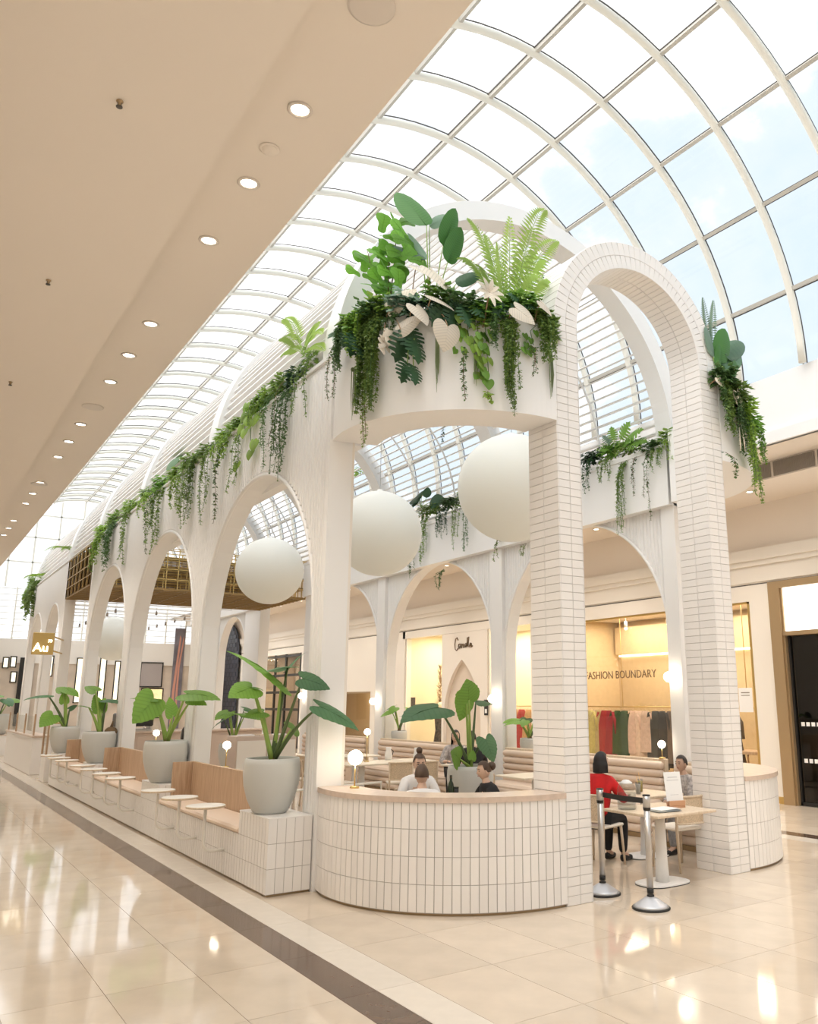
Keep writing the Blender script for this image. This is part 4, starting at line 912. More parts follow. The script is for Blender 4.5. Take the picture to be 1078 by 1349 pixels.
def head_mb(c, R):
    # ovoid head with jaw, brow, nose and ears; R turns it; local +Y is the face
    mb = MB(); n, m = 28, 20; vs = []; fs = []
    for i in range(m+1):
        th = PI*i/m; z = -math.cos(th); rr = math.sin(th)
        for k in range(n):
            a = 2*PI*k/n; x = math.cos(a)*rr; y = math.sin(a)*rr
            px, py, pz = x*0.075, y*0.092, z*0.118
            if z < 0: px *= 1-0.22*(-z)**1.5; py *= (1-0.12*(-z)) if y > 0 else (1-0.30*(-z))
            if y > 0.5 and abs(x) < 0.30:
                f = (1-abs(x)/0.30); g = max(0.0, 1-abs(z+0.18)/0.28); py += 0.020*f*g          # nose
                g2 = max(0.0, 1-abs(z-0.12)/0.12); py -= 0.004*g2                                  # nasal bridge
            if y > 0.4 and 0.22 < abs(x) < 0.6 and abs(z-0.03) < 0.16: py -= 0.006                 # eye sockets
            vs.append(Vector((px, py, pz)))
    for i in range(m):
        for k in range(n): fs.append((i*n+k, i*n+(k+1) % n, (i+1)*n+(k+1) % n, (i+1)*n+k))
    mb.add(vs, fs, True)
    for s in (-1, 1): mb.sphere((s*0.076, -0.005, -0.01), 0.026, 10, 8, sx=0.35, sy=0.8, sz=1.2)
    mb.v = [c+R @ v for v in mb.v]; return mb
def face_parts(c, R):
    e = MB(); l = MB()
    for s in (-1, 1): e.sphere((s*0.031, 0.080, 0.006), 0.0095, 10, 8, sx=1.3, sy=0.6, sz=0.7); e.tube([(s*0.048, 0.076, 0.030), (s*0.03, 0.088, 0.034), (s*0.016, 0.089, 0.030)], 0.0035, 5)
    l.tube([(-0.022, 0.080, -0.058), (-0.008, 0.090, -0.055), (0.008, 0.090, -0.055), (0.022, 0.080, -0.058)], [0.003, 0.006, 0.006, 0.003], 6)
    for mb in (e, l): mb.v = [c+R @ v for v in mb.v]
    return e, l
def hair_mb(c, R, style):
    mb = MB(); n, m = 28, 16; vs = []; fs = []
    low = {'short': -0.15, 'bob': -0.95, 'bun': -0.12, 'long': -0.9, 'crop': 0.0}[style]
    for i in range(m+1):
        for k in range(n):
            a = 2*PI*k/n; y = math.sin(a)
            front = 0.62 if y > 0.35 else (0.12 if y > -0.1 else low)         # hairline at the front, sides, back
            if style in ('bob', 'long') and y <= 0.42: front = low
            zlim = front; th = math.acos(max(-1, min(1, zlim)))*(i/m); z = math.cos(th); rr = math.sin(th)
            px, py, pz = math.cos(a)*rr*0.086, y*rr*0.105, z*0.130
            if z < -0.1 and style in ('bob', 'long'): q = 0.90 if style == 'bob' else 0.85; px = math.cos(a)*(0.102 if style == 'bob' else 0.09); py = min(y*0.112, 0.05); pz = 0.13*z*(1.08 if style == 'bob' else 1.9)
            vs.append(Vector((px, py, pz)))
    for i in range(m):
        for k in range(n): fs.append((i*n+k, i*n+(k+1) % n, (i+1)*n+(k+1) % n, (i+1)*n+k))
    mb.add(vs, fs, True)
    if style == 'bun': mb.sphere((0, -0.045, 0.155), 0.042, 14, 10); mb.sphere((0, -0.04, 0.125), 0.03, 10, 8)
    if style == 'crop': pass
    mb.v = [c+R @ v for v in mb.v]; return mb
def low_bun(c, R):
    mb = MB(); mb.sphere((0, -0.115, 0.045), 0.058, 14, 10); mb.v = [c+R @ v for v in mb.v]; return mb
def hand_pts(w, d, up, s):
    # chains for a palm and five fingers leaving the wrist w along d
    d = d.normalized(); side = d.cross(up).normalized(); mb = MB()
    mb.tube([w-d*0.01, w+d*0.03, w+d*0.075], [0.022, 0.030, 0.032], 8, flat=0.5, upv=side)
    for k, ln in enumerate((0.060, 0.072, 0.068, 0.052)):
        b = w+d*0.07+side*(0.024-0.016*k); q = b+d*ln*0.55-up*0.006; mb.tube([b, q, q+d*ln*0.4-up*0.022], [0.0085, 0.008, 0.006], 6)
    b = w+d*0.02+side*0.026*s; mb.tube([b, b+d*0.03+side*0.02*s, b+d*0.055+side*0.022*s-up*0.01], [0.010, 0.009, 0.007], 6)
    return mb
def person(label, loc, yaw, top, hair, style, skin='a', trousers=None, look=0.0, lean=0.10, hands=((0.16, 0.40, 0.78), (-0.16, 0.40, 0.78)), scale=0.96, glasses=False, tilt=0.0, longsleeve=True, group='people in the cafe', lowbun=False):
    t = thing('person', label, 'person', loc, yaw, group); t.scale = (scale,)*3
    P = {}
    hip = Vector((0, 0, 0.55)); wst = Vector((0, 0.01, 0.68)); ch = Vector((0, lean*0.6, 0.90)); nb = Vector((0, lean, 1.05)); nk = Vector((0, lean+0.012, 1.11)); hd = Vector((0, lean+0.035, 1.225))
    V = [(hip, (0.15, 0.115)), (wst, (0.135, 0.10)), (ch, (0.155, 0.105)), (nb, (0.085, 0.07)), (nk, (0.052, 0.052)), (nk+Vector((0, 0.01, 0.05)), (0.05, 0.05))]
    E = [(0, 1), (1, 2), (2, 3), (3, 4), (4, 5)]
    W = []
    for i, s in enumerate((1, -1)):
        sh = Vector((s*0.175, lean*0.9, 1.0)); h = Vector(hands[i]); mid = (sh+h)/2; el = mid+Vector((s*0.09, -0.03, -0.13)); b = len(V)
        V += [(sh, 0.062), (sh.lerp(el, 0.5), 0.052), (el, 0.042), (el.lerp(h, 0.6), 0.036), (h, 0.026)]; E += [(2, b), (b, b+1), (b+1, b+2), (b+2, b+3), (b+3, b+4)]; W.append((h, (h-el).normalized(), s))
    leg0 = len(V)
    for s in (1, -1):
        b = len(V); V += [(Vector((s*0.10, 0.10, 0.53)), 0.09), (Vector((s*0.11, 0.42, 0.53)), 0.064), (Vector((s*0.11, 0.42, 0.30)), 0.055), (Vector((s*0.11, 0.41, 0.09)), 0.038), (Vector((s*0.12, 0.52, 0.05)), 0.036)]; E += [(0, b), (b, b+1), (b+1, b+2), (b+2, b+3), (b+3, b+4)]
    body = skin_mesh(V, E, 0, 1)
    R = (Matrix.Rotation(look, 3, 'Z') @ Matrix.Rotation(tilt, 3, 'X')); hm = head_mb(hd, R); body.add(hm.v, hm.f, True)
    for h, d, s in W:
        q = hand_pts(h, d, Vector((0, 0, 1)), s); body.add(q.v, q.f, True)
    body.build('body', SKIN[skin], t)
    e, l = face_parts(hd, R); e.build('eyes', M_eye, t); l.build('mouth', M_lip, t)
    hr = hair_mb(hd, R, style)
    if lowbun: q = low_bun(hd, R); hr.add(q.v, q.f, True)
    hr.build('hair', HAIR[hair], t)
    # clothes follow the same skeleton, a little wider
    def grow(v, g): r = v[1] if isinstance(v[1], tuple) else (v[1], v[1]); return (v[0], (r[0]+g, r[1]+g))
    idx = [0, 1, 2, 3]+[i for i in range(6, leg0) if longsleeve or (i-6) % 5 < 3]
    idx = [i for i in idx if not (i >= 6 and (i-6) % 5 == 4)]
    mp = {o_: n_ for n_, o_ in enumerate(idx)}; sv = [grow(V[i], 0.020 if i > 3 else (0.036 if i < 3 else 0.028)) for i in idx]; se = [(mp[a], mp[b]) for a, b in E if a in mp and b in mp]
    sv.append((nb.lerp(nk, 0.55), (0.070, 0.070))); se.append((mp[3], len(sv)-1))
    skin_mesh(sv, se, 0, 1).build('top', top, t)
    idx = [0]+list(range(leg0, len(V))); idx = [i for i in idx if not (i >= leg0 and (i-leg0) % 5 == 4)]
    mp = {o_: n_ for n_, o_ in enumerate(idx)}; sv = [grow(V[i], 0.015) for i in idx]; se = [(mp[a], mp[b]) for a, b in E if a in mp and b in mp]
    skin_mesh(sv, se, 0, 1).build('trousers', trousers or MATS['cloth_black'], t)
    for s in (1, -1): MB().tube([(s*0.115, 0.37, 0.045), (s*0.12, 0.46, 0.045), (s*0.125, 0.58, 0.03)], [0.042, 0.046, 0.030], 8, flat=0.75).build('shoe', M_shoe, t)
    if glasses:
        g = MB(); cs = [[(s*0.031+0.022*math.cos(a), 0.093, 0.004+0.018*math.sin(a)) for a in [2*PI*k/12 for k in range(13)]] for s in (-1, 1)]
        for c_ in cs: g.tube(c_, 0.002, 4)
        g.tube([(-0.01, 0.095, 0.008), (0.01, 0.095, 0.008)], 0.002, 4); g.v = [hd+R @ v for v in g.v]; g.build('glasses', M_blackm, t)
    return t
mat('cloth_black', (0.016, 0.015, 0.016), 0.85); c_red = mat('cloth_red', (0.60, 0.010, 0.012), 0.8, noise=0.15, nscale=9); c_wh = mat('cloth_white', (0.82, 0.80, 0.79), 0.8); c_pat = mat('cloth_pattern', (0.46, 0.42, 0.40), 0.8, noise=0.45, nscale=24); c_grey = mat('cloth_grey', (0.30, 0.29, 0.29), 0.8, noise=0.2, nscale=30)
ry = lambda dx, dy: math.atan2(-dx, dy)     # local +Y to world direction
person('person in a red jacket with a black bob, seated behind the barrier', (6.98, 7.66, 0), ry(1, 0.25), c_red, 'black', 'bob', 'b', look=-0.25, hands=((0.18, 0.42, 0.80), (-0.12, 0.44, 0.80)), scale=0.94)
person('person in a grey patterned shirt facing left beside the right tiled pillar', (8.52, 7.62, 0), ry(-1, 0.1), c_pat, 'dark', 'short', 'a', trousers=c_grey, look=0.1, scale=0.87, lean=0.05, hands=((0.14, 0.34, 0.66), (-0.14, 0.34, 0.66)))
person('person in a white shirt with short brown hair, back turned, behind the bar', (4.72, 7.86, 0), ry(0.35, 1), c_wh, 'brown', 'short', 'a', look=-0.15, scale=0.90)
person('person in a white shirt with glasses and a topknot facing the camera', (5.42, 9.22, 0), ry(-0.35, -1), c_wh, 'brown', 'bun', 'b', glasses=True, tilt=-0.2, scale=0.93, lean=0.18)
person('person in a black top with a dark low bun, behind the bar by the pot', (5.92, 8.22, 0), ry(-1, 0.25), MATS['cloth_black'], 'brown', 'short', 'b', tilt=-0.1, scale=0.88, lowbun=True, lean=0.14)
person('person with long black hair and pale top on the far sofa', (8.95, 13.75, 0), ry(-0.6, -0.9), c_pat, 'black', 'long', 'b', scale=0.98)
person('person in a black top with dark hair beside the far sofa, turned away', (8.32, 12.25, 0), ry(0.45, 0.9), MATS['cloth_black'], 'black', 'short', 'b', scale=1.0)
person('person all in black behind the second grey pot', (4.33, 15.3, 0), ry(0.3, 1), MATS['cloth_black'], 'black', 'long', 'a', scale=1.08)
person('person in black half hidden by the near white column', (7.15, 16.2, 0), ry(0.9, 0.3), MATS['cloth_black'], 'black', 'short', 'a', scale=0.95)

# ================================================================== FURNITURE
def rolls(mb, p0, p1, z0, n, r, back=0.0):
    p0, p1 = Vector(p0), Vector(p1)
    for k in range(n):
        z = z0+r*(2*k+1)*0.94; a, b = p0+Vector((back*k, 0, z)), p1+Vector((back*k, 0, z)); d = (b-a).normalized()
        mb.tube([a, a+d*0.03, b-d*0.03, b], [r*0.7, r, r, r*0.7], 12)
def banquette(x, y0, y1, lab):
    t = thing('banquette', lab, 'sofa', (x, (y0+y1)/2, 0)); L = (y1-y0)/2
    for k in range(5):
        mb = MB(); r = 0.058; rolls(mb, (0.0, -L, 0.44+k*r*1.9), (0.0, L, 0.44+k*r*1.9), 0.0, 1, r); mb.build('back_roll', M_cush, t)
    mb = MB(); mb.rbox(0.03, 0.10, -L-0.03, L+0.03, 0, 1.03, 0.01); mb.build('back_frame', M_oakl, t)
    for k in range(3):
        mb = MB(); rolls(mb, (-0.50, -L, 0.07+k*0.112), (-0.50, L, 0.07+k*0.112), 0, 1, 0.058); mb.build('base_roll', M_cush, t)
    MB().rbox(-0.52, 0.0, -L, L, 0.36, 0.47, 0.04).build('seat_pad', M_cush, t); MB().box(-0.47, 0.0, -L, L, 0.0, 0.36).build('base', M_cush, t); MB().box(-0.5, 0.03, -L, L, 0, 0.06).build('kick', M_bronze, t)
    return t
banquette(9.28, 8.74, 12.62, 'cream rolled sofa behind the person in red')
banquette(9.28, 13.45, 17.45, 'cream rolled sofa under the second right arch')
banquette(9.28, 18.2, 21.8, 'farthest cream rolled sofa, left of the white column')
sf = banquette(9.02, 7.30, 8.25, 'short cream rolled sofa beside the right tiled pillar')
M_tt = mat('cream_table', (0.80, 0.71, 0.58), 0.4)
def table(x, y, w, d, lab, base='pill', z=0.74, top=None, rot=0.0):
    t = thing('dining_table', lab, 'table', (x, y, 0), rot)
    MB().rbox(-w/2, w/2, -d/2, d/2, z-0.028, z, 0.006).build('table_top', top or M_oakl, t)
    n = 32; bw, bd = (0.30, 0.20) if base == 'pill' else (0.22, 0.22); P = []
    for k in range(n):
        a = 2*PI*k/n; c, s = math.cos(a), math.sin(a); P.append((bw*math.copysign(abs(c)**0.55, c), bd*math.copysign(abs(s)**0.75, s)))
    MB().prism(P, 'z', 0.008, 0.02).build('base_plate', M_white, t); MB().prism([(a*1.005, b*1.005) for a, b in P], 'z', 0, 0.008).build('base_rubber', M_black, t)
    MB().lathe([(0.075, 0.02), (0.062, 0.25), (0.055, z-0.03)], n=20).build('column', M_white, t); return t
host = table(6.86, 6.54, 0.90, 0.80, 'oak-topped host table behind the barrier posts')
table(7.84, 7.72, 0.72, 0.66, 'oak table between the person in red and the one in grey')
table(5.28, 8.42, 0.74, 0.74, 'small table between the two diners in white shirts')
table(8.30, 14.6, 1.0, 0.8, 'pale table before the sofa under the second right arch', top=M_tt); table(7.35, 14.5, 0.9, 0.8, 'pale table left of the white column interior', top=M_tt); table(8.35, 10.55, 1.0, 0.75, 'pale table left of the tiled pillar, by the first sofa', top=M_tt); table(8.62, 12.98, 0.6, 0.6, 'table of the couple with black hair', top=M_tt); table(8.25, 16.6, 0.8, 0.8, 'far pale table near the white column', top=M_tt); table(7.1, 17.6, 0.8, 0.8, 'far pale table behind the near white column', top=M_tt)
M_cane = mat('cane_weave', (0.62, 0.48, 0.33), 0.7, noise=0.25, nscale=90)
def chair_master(name, lab, loc, rot):
    t = thing(name, lab, 'chair', loc, rot, 'oak dining chairs'); 
    MB().rbox(-0.22, 0.22, -0.21, 0.22, 0.43, 0.462, 0.012).build('seat', mat('chair_seat', (0.82, 0.75, 0.65), 0.5), t)
    for sx in (-1, 1):
        MB().tube([(sx*0.22, 0.21, 0.0), (sx*0.195, 0.18, 0.44)], [0.013, 0.018], 8).build('leg', M_oakl, t)
        MB().tube([(sx*0.22, -0.25, 0.0), (sx*0.20, -0.20, 0.45), (sx*0.205, -0.24, 0.80)], [0.013, 0.018, 0.013], 8).build('leg', M_oakl, t)
    pts = [(0.215*math.sin(a), -0.20-0.07*math.cos(a), 0.80) for a in [-PI/2+PI*k/12 for k in range(13)]]
    MB().tube(pts, 0.014, 8).build('top_rail', M_oakl, t)
    m = MB()
    for k in range(12):
        (x0, y0, _), (x1, y1, _) = pts[k], pts[k+1]; m.add([(x0, y0, 0.52), (x1, y1, 0.52), (x1, y1, 0.79), (x0, y0, 0.79), (x0, y0+0.008, 0.52), (x1, y1+0.008, 0.52), (x1, y1+0.008, 0.79), (x0, y0+0.008, 0.79)], [(0, 1, 2, 3), (7, 6, 5, 4)], True)
    m.build('cane_back', M_cane, t); MB().tube([(0.215*math.sin(a), -0.20-0.07*math.cos(a), 0.51) for a in [-PI/2+PI*k/12 for k in range(13)]], 0.010, 8).build('lower_rail', M_oakl, t); return t
ch0 = chair_master('dining_chair', 'oak chair carrying the person in the red jacket', (7.0, 7.66, 0), ry(1, 0.25))
for (x, y, a, l) in ((7.62, 6.98, ry(0.1, 1), 'oak chair with pale round seat behind the host table'), (4.73, 7.80, ry(0.35, 1), 'oak chair of the diner in white with back turned'), (5.42, 9.24, ry(-0.35, -1), 'oak chair of the diner with the topknot'), (5.95, 8.22, ry(-1, 0.25), 'oak chair of the diner in black by the pot'),
                     (7.62, 13.55, ry(0.4, 1), 'cane-backed chair left of the diner with the topknot'), (8.05, 13.45, ry(0.2, 1), 'cane-backed chair right of the table column leg'), (6.75, 14.2, ry(1, 0.2), 'cane-backed chair beside the glowing lamp'), (6.6, 15.2, ry(1, 0.0), 'farther cane-backed chair behind the glowing lamp'), (7.65, 10.6, ry(1, 0), 'cane-backed chair at the table by the first sofa'), (7.7, 11.6, ry(0.4, 0.9), 'cane-backed chair in front of the couple'),
                     (4.31, 15.25, ry(0.3, 1), 'chair of the person in black behind the second pot'), (7.1, 16.2, ry(0.9, 0.3), 'chair of the person in black behind the near column'), (8.30, 12.2, ry(0.45, 0.9), 'chair of the person in black beside the far sofa')):
    dup(ch0, (x, y, 0), a, l)
# low rail by the near column interior
t = thing('low_rail', 'low cream metal rail with round tray behind the bar', 'rail', (5.1, 10.9, 0)); MB().tube([(-0.6, 0, 0), (-0.6, 0, 0.72), (0.9, 0.3, 0.72), (0.9, 0.3, 0)], 0.018, 8).build('frame', MATS['cream_enamel'], t); MB().tube([(0, 0.12, 0), (0, 0.12, 0.72)], 0.014, 8).build('post', MATS['cream_enamel'], t); MB().lathe([(0.0001, 0.44), (0.42, 0.44), (0.42, 0.48), (0.0001, 0.48)], (0.2, 0.1, 0), 28).tube([(0.2, 0.1, 0), (0.2, 0.1, 0.44)], 0.02, 8).build('tray', M_ttop, t)
# lamps with glowing globes
def globe_lamp(lab, loc, h=0.28, r=0.05, pw=2.2):
    t = thing('globe_lamp', lab, 'lamp', loc, group='globe lamps'); MB().lathe([(0.0001, 0.018), (0.045, 0.018), (0.05, 0.0)], n=20).build('base', M_brass, t); MB().tube([(0, 0, 0.015), (0, 0, h-r)], 0.007, 8).build('stem', M_brass, t); MB().sphere((0, 0, h), r, 24, 14).build('globe', M_lamp, t)
    lamp(lampdata('globe_glow', 'POINT', pw, (1, 0.85, 0.65), r), (0, 0, h), t, name='globe_glow')
globe_lamp('glowing globe lamp on the bar beside the near white column', (3.99, 8.02, 1.015), 0.30, 0.075)
globe_lamp('small globe lamp on a thin stem behind the bar, left of the white column', (7.55, 14.7, 0.741), 0.55, 0.06)
globe_lamp('globe lamp on the oak back between first and second pots', (3.95, 11.95, 0.98), 0.30, 0.055)
globe_lamp('globe lamp between the second and third pots', (4.05, 16.2, 0.98), 0.34, 0.055)
globe_lamp('globe lamp on a thin stem above the sofa, left of the right column', (9.345, 8.80, 1.031), 0.20, 0.055)
def sconce(lab, loc):
    t = thing('wall_sconce', lab, 'lamp', loc, group='globe sconces on the white columns'); MB().tube([(0.08, 0, 0), (0, 0, 0)], 0.012, 8).build('arm', M_brass, t); MB().lathe([(0.0001, 0.0), (0.05, 0.0), (0.05, 0.02), (0.0001, 0.02)], (0, 0, -0.01), 16).build('backplate', M_brass, t); MB().sphere((-0.05, 0, 0), 0.075, 24, 14).build('globe', M_lamp, t)
    lamp(lampdata('sconce_glow', 'POINT', 2.2, (1, 0.88, 0.7), 0.075), (-0.06, 0, 0), t, name='sconce_glow')
sconce('glowing globe sconce on the white column right of the archway opening', (9.36, 8.56, 2.2)); sconce('glowing globe sconce on the middle white column', (9.36, 13.05, 1.9)); sconce('glowing globe sconce on the far white column', (9.36, 17.9, 1.85)); sconce('glowing globe sconce seen through the near side arch', (9.36, 22.2, 2.0))
# barrier posts with a belt
def stanchion(lab, loc):
    t = thing('barrier_post', lab, 'barrier post', loc, group='belt barrier posts')
    MB().lathe([(0.175, 0.0), (0.178, 0.012), (0.170, 0.020)], n=48).build('rubber_ring', M_black, t); MB().lathe([(0.170, 0.018), (0.14, 0.04), (0.06, 0.092), (0.034, 0.105), (0.0001, 0.105)], n=48).build('base', M_alu, t)
    MB().lathe([(0.030, 0.10), (0.030, 0.905)], n=24).build('pole', M_steel, t); MB().lathe([(0.034, 0.10), (0.034, 0.118), (0.031, 0.12)], n=24).build('collar', M_black, t)
    MB().lathe([(0.0315, 0.135), (0.0315, 0.175)], n=24).build('label_band', M_black, t); MB().lathe([(0.036, 0.885), (0.036, 0.995), (0.0001, 0.998)], n=24).build('head', M_steel, t); MB().lathe([(0.0325, 0.86), (0.0365, 0.885), (0.0325, 0.905)], n=24).build('neck_ring', M_black, t); MB().lathe([(0.0365, 0.990), (0.0365, 1.002), (0.0001, 1.003)], n=24).build('cap', M_black, t); return t
s1 = stanchion('nearer steel belt barrier post on the floor before the host table', (5.98, 5.86, 0)); s2 = stanchion('farther steel belt barrier post beside the left tiled pillar', (6.02, 6.55, 0))
p, q = Vector((5.98, 5.90, 0.945)), Vector((6.02, 6.51, 0.945)); m = MB()
for k in range(8):
    f0, f1 = k/8, (k+1)/8; a, b = p.lerp(q, f0), p.lerp(q, f1); a.z -= 0.008*math.sin(PI*f0); b.z -= 0.008*math.sin(PI*f1); h = Vector((0, 0, 0.025)); w = Vector((0.0015, 0, 0))
    m.add([a-h-w, b-h-w, b+h-w, a+h-w, a-h+w, b-h+w, b+h+w, a+h+w], [(0, 1, 2, 3), (7, 6, 5, 4), (3, 2, 6, 7), (0, 4, 5, 1)])
tag(m.build('barrier_belt', M_black), 'black webbing belt stretched between the two barrier posts', 'belt')
# things on the host table
t = thing('menu_stand', 'white framed notice card in a copper stand on the host table', 'sign', (7.08, 6.50, 0.74), ry(0.25, 1)); Mt = Matrix.Rotation(-0.16, 4, 'X')
MB().rbox(-0.105, 0.105, -0.003, 0.003, 0.07, 0.37, 0.001, Mt).build('card', M_white, t); MB().box(-0.06, 0.06, -0.0045, -0.003, 0.31, 0.318, Mt).box(-0.075, 0.075, -0.0045, -0.003, 0.28, 0.286, Mt).box(-0.05, 0.05, -0.0045, -0.003, 0.13, 0.134, Mt).build('print', mat('print_grey', (0.55, 0.55, 0.56), 0.6), t); MB().rbox(-0.10, 0.10, -0.035, 0.035, 0, 0.02, 0.004).rbox(-0.10, 0.10, -0.035, -0.012, 0.02, 0.075, 0.004).rbox(-0.10, 0.10, 0.015, 0.035, 0.02, 0.06, 0.004).build('copper_block', mat('copper', (0.62, 0.36, 0.22), 0.35, metal=0.5), t)
for k, (dx, dy, r, z) in enumerate(((-0.05, -0.10, 0.2, 0.0), (-0.10, -0.14, -0.1, 0.005), (-0.02, -0.05, 0.05, 0.010))):
    t = thing('menu', ('dark lowest menu', 'dark middle menu', 'white topmost menu')[k]+' in the small pile on the host table', 'menu', (6.86+dx, 6.52+dy, 0.7405+z), r); MB().rbox(-0.15, 0.15, -0.11, 0.11, 0, 0.004, 0.001).build('cover', M_white if k == 2 else mat('menu_dark', (0.10, 0.13, 0.14), 0.4), t)
t = thing('carafe', 'large clear water dispenser on the host table', 'dispenser', (6.56, 6.72, 0.74)); MB().lathe([(0.09, 0.0), (0.10, 0.02), (0.10, 0.20), (0.085, 0.25), (0.06, 0.27)], n=28).build('jar', glass_mat('jar_glass', (0.86, 0.87, 0.87), 0.1), t); MB().lathe([(0.0001, 0.305), (0.03, 0.30), (0.066, 0.275), (0.066, 0.262), (0.0001, 0.262)], n=24).build('lid', M_white, t); MB().lathe([(0.0001, 0.004), (0.088, 0.004), (0.096, 0.17), (0.0001, 0.17)], n=24).build('water', glass_mat('water', (0.9, 0.92, 0.92), 0.05), t)
def tumbler(lab, loc, col, h=0.13):
    t = thing('drink_glass', lab, 'glass', loc); MB().lathe([(0.03, 0), (0.036, h), (0.033, h), (0.028, 0.006), (0.0001, 0.006)], n=18).build('tumbler', glass_mat('jar_glass'), t); MB().lathe([(0.0001, 0.008), (0.027, 0.008), (0.0315, h*0.85), (0.0001, h*0.85)], n=18).build('drink', mat('drink_'+lab[:5], col, 0.2, trans=0.4), t); MB().tube([(0.01, 0, 0.02), (-0.02, 0, h+0.08)], 0.004, 6).build('straw', mat('straw', (0.85, 0.55, 0.2), 0.4), t)
tumbler('yellow iced drink with straw on the oak table', (7.86, 7.80, 0.741), (0.80, 0.66, 0.20), 0.16); tumbler('clear iced drink beside the yellow one', (7.68, 7.66, 0.741), (0.8, 0.78, 0.72), 0.14)
t = thing('wine_bottle', 'dark green wine bottle on the table by the grey pot', 'bottle', (5.38, 8.36, 0.741)); MB().lathe([(0.036, 0), (0.038, 0.01), (0.038, 0.17), (0.030, 0.21), (0.015, 0.24), (0.014, 0.30), (0.0001, 0.30)], n=24).build('glass_body', mat('bottle_green', (0.015, 0.03, 0.012), 0.15), t); MB().lathe([(0.0155, 0.265), (0.0155, 0.302), (0.0001, 0.303)], n=16).build('foil', mat('foil', (0.05, 0.04, 0.02), 0.4), t)
t = thing('dark_cup', 'small black cup beside the wine bottle', 'cup', (5.48, 8.40, 0.741)); MB().lathe([(0.026, 0), (0.03, 0.16), (0.027, 0.16), (0.022, 0.01), (0.0001, 0.01)], n=20).build('cup_body', M_blackm, t); MB().lathe([(0.0305, 0.15), (0.031, 0.165), (0.028, 0.165)], n=20).build('rim', M_blackm, t)
for (x, y, l) in ((8.45, 13.9, 'white jug on the table before the far sofa'), (8.1, 14.4, 'white paper bag shaped jug farther along the pale table')):
    t = thing('white_jug', l, 'jug', (x, y+0.45, 0.741)); MB().lathe([(0.06, 0), (0.075, 0.08), (0.05, 0.2), (0.055, 0.24), (0.045, 0.24), (0.0001, 0.03)], n=20).build('jug_body', M_white, t); MB().tube([(0.05, 0, 0.2), (0.11, 0, 0.16), (0.07, 0, 0.06)], 0.008, 6).build('handle', M_blackm, t)
# cafe counter and cabinets deep inside
t = thing('cafe_counter', 'beige panelled cafe counter under the brass lattice', 'counter', (6.3, 23.2, 0)); MB().rbox(-1.9, 2.2, -0.35, 0.35, 0, 1.08, 0.01).build('body', mat('blush_panel', (0.62, 0.50, 0.42), 0.5), t); MB().rbox(-1.95, 2.25, -0.4, 0.4, 1.08, 1.13, 0.01).build('worktop', M_counter, t)
for k in range(5): MB().rbox(-1.85+0.81*k, -1.10+0.81*k, -0.362, -0.35, 0.1, 1.0, 0.004).build('front_panel', MATS['blush_panel'], t)
t = thing('coffee_machine', 'black espresso machine on the cafe counter', 'coffee machine', (5.2, 23.2, 1.13)); MB().rbox(-0.45, 0.45, -0.25, 0.25, 0.12, 0.45, 0.03).build('body', M_blackm, t); MB().rbox(-0.42, 0.42, -0.25, 0.25, 0, 0.06, 0.01).rbox(-0.44, -0.38, -0.2, 0.2, 0.06, 0.12, 0.005).rbox(0.38, 0.44, -0.2, 0.2, 0.06, 0.12, 0.005).build('drip_tray', M_steel, t)
for s in (-0.22, 0.22): MB().tube([(s, -0.25, 0.13), (s, -0.25, 0.08), (s, -0.40, 0.08)], 0.014, 8).build('portafilter', M_steel, t)
t = thing('service_cabinet', 'beige service cabinet behind the largest alocasia', 'cabinet', (5.55, 14.9, 0)); MB().rbox(-0.55, 0.55, -0.25, 0.25, 0, 1.28, 0.01).build('carcass', MATS['blush_panel'], t)
for s in (-1, 1): d = MB().rbox(-0.26, 0.26, -0.268, -0.25, 0.1, 1.2, 0.004); d.v = [v+Vector((s*0.27, 0, 0)) for v in d.v]; d.build('door', M_cream, t)
for i, (x, y) in enumerate(((5.25, 14.9), (5.55, 14.85), (5.85, 14.9))):
    t = thing('menu_board', ('left', 'middle', 'right')[i]+' pale board lying on the service cabinet', 'board', (x, y, 1.281), 0.3*i); MB().rbox(-0.13, 0.13, -0.09, 0.09, 0, 0.015, 0.003).build('board', M_oakl if i == 1 else M_white, t)
t = thing('pastry_case', 'brass and glass pastry case with white tiled base at the far end', 'display case', (3.42, 23.4, 0)); MB().rbox(-0.17, 0.22, -0.35, 0.35, 0.0, 0.62, 0.006).build('tiled_base', M_tile, t)
for sx in (-0.16, 0.21):
    for sy in (-0.33, 0.33): MB().box(sx-0.02, sx+0.02, sy-0.02, sy+0.02, 0.62, 1.35).build('post', M_oak, t)
MB().box(-0.16, -0.155, -0.31, 0.31, 0.64, 1.3).build('glass_front', M_shopglass, t); MB().rbox(-0.18, 0.23, -0.35, 0.35, 1.35, 1.38, 0.004).build('top', M_brass, t)
t = thing('far_counter', 'beige tiled counter with glass screen beside the far brass sign', 'counter', (3.45, 28.5, 0)); MB().rbox(-0.2, 0.25, -3.0, 3.0, 0, 0.95, 0.01).build('body', M_tile, t); MB().rbox(-0.24, 0.25, -3.05, 3.05, 0.95, 1.0, 0.01).build('worktop', M_counter, t)
for k in range(4): MB().box(-0.2, -0.16, -2.9+1.9*k, -2.86+1.9*k, 1.0, 1.55).build('screen_post', M_oak, t)
MB().box(-0.185, -0.178, -2.85, 2.8, 1.02, 1.5).build('glass_screen', M_shopglass, t)
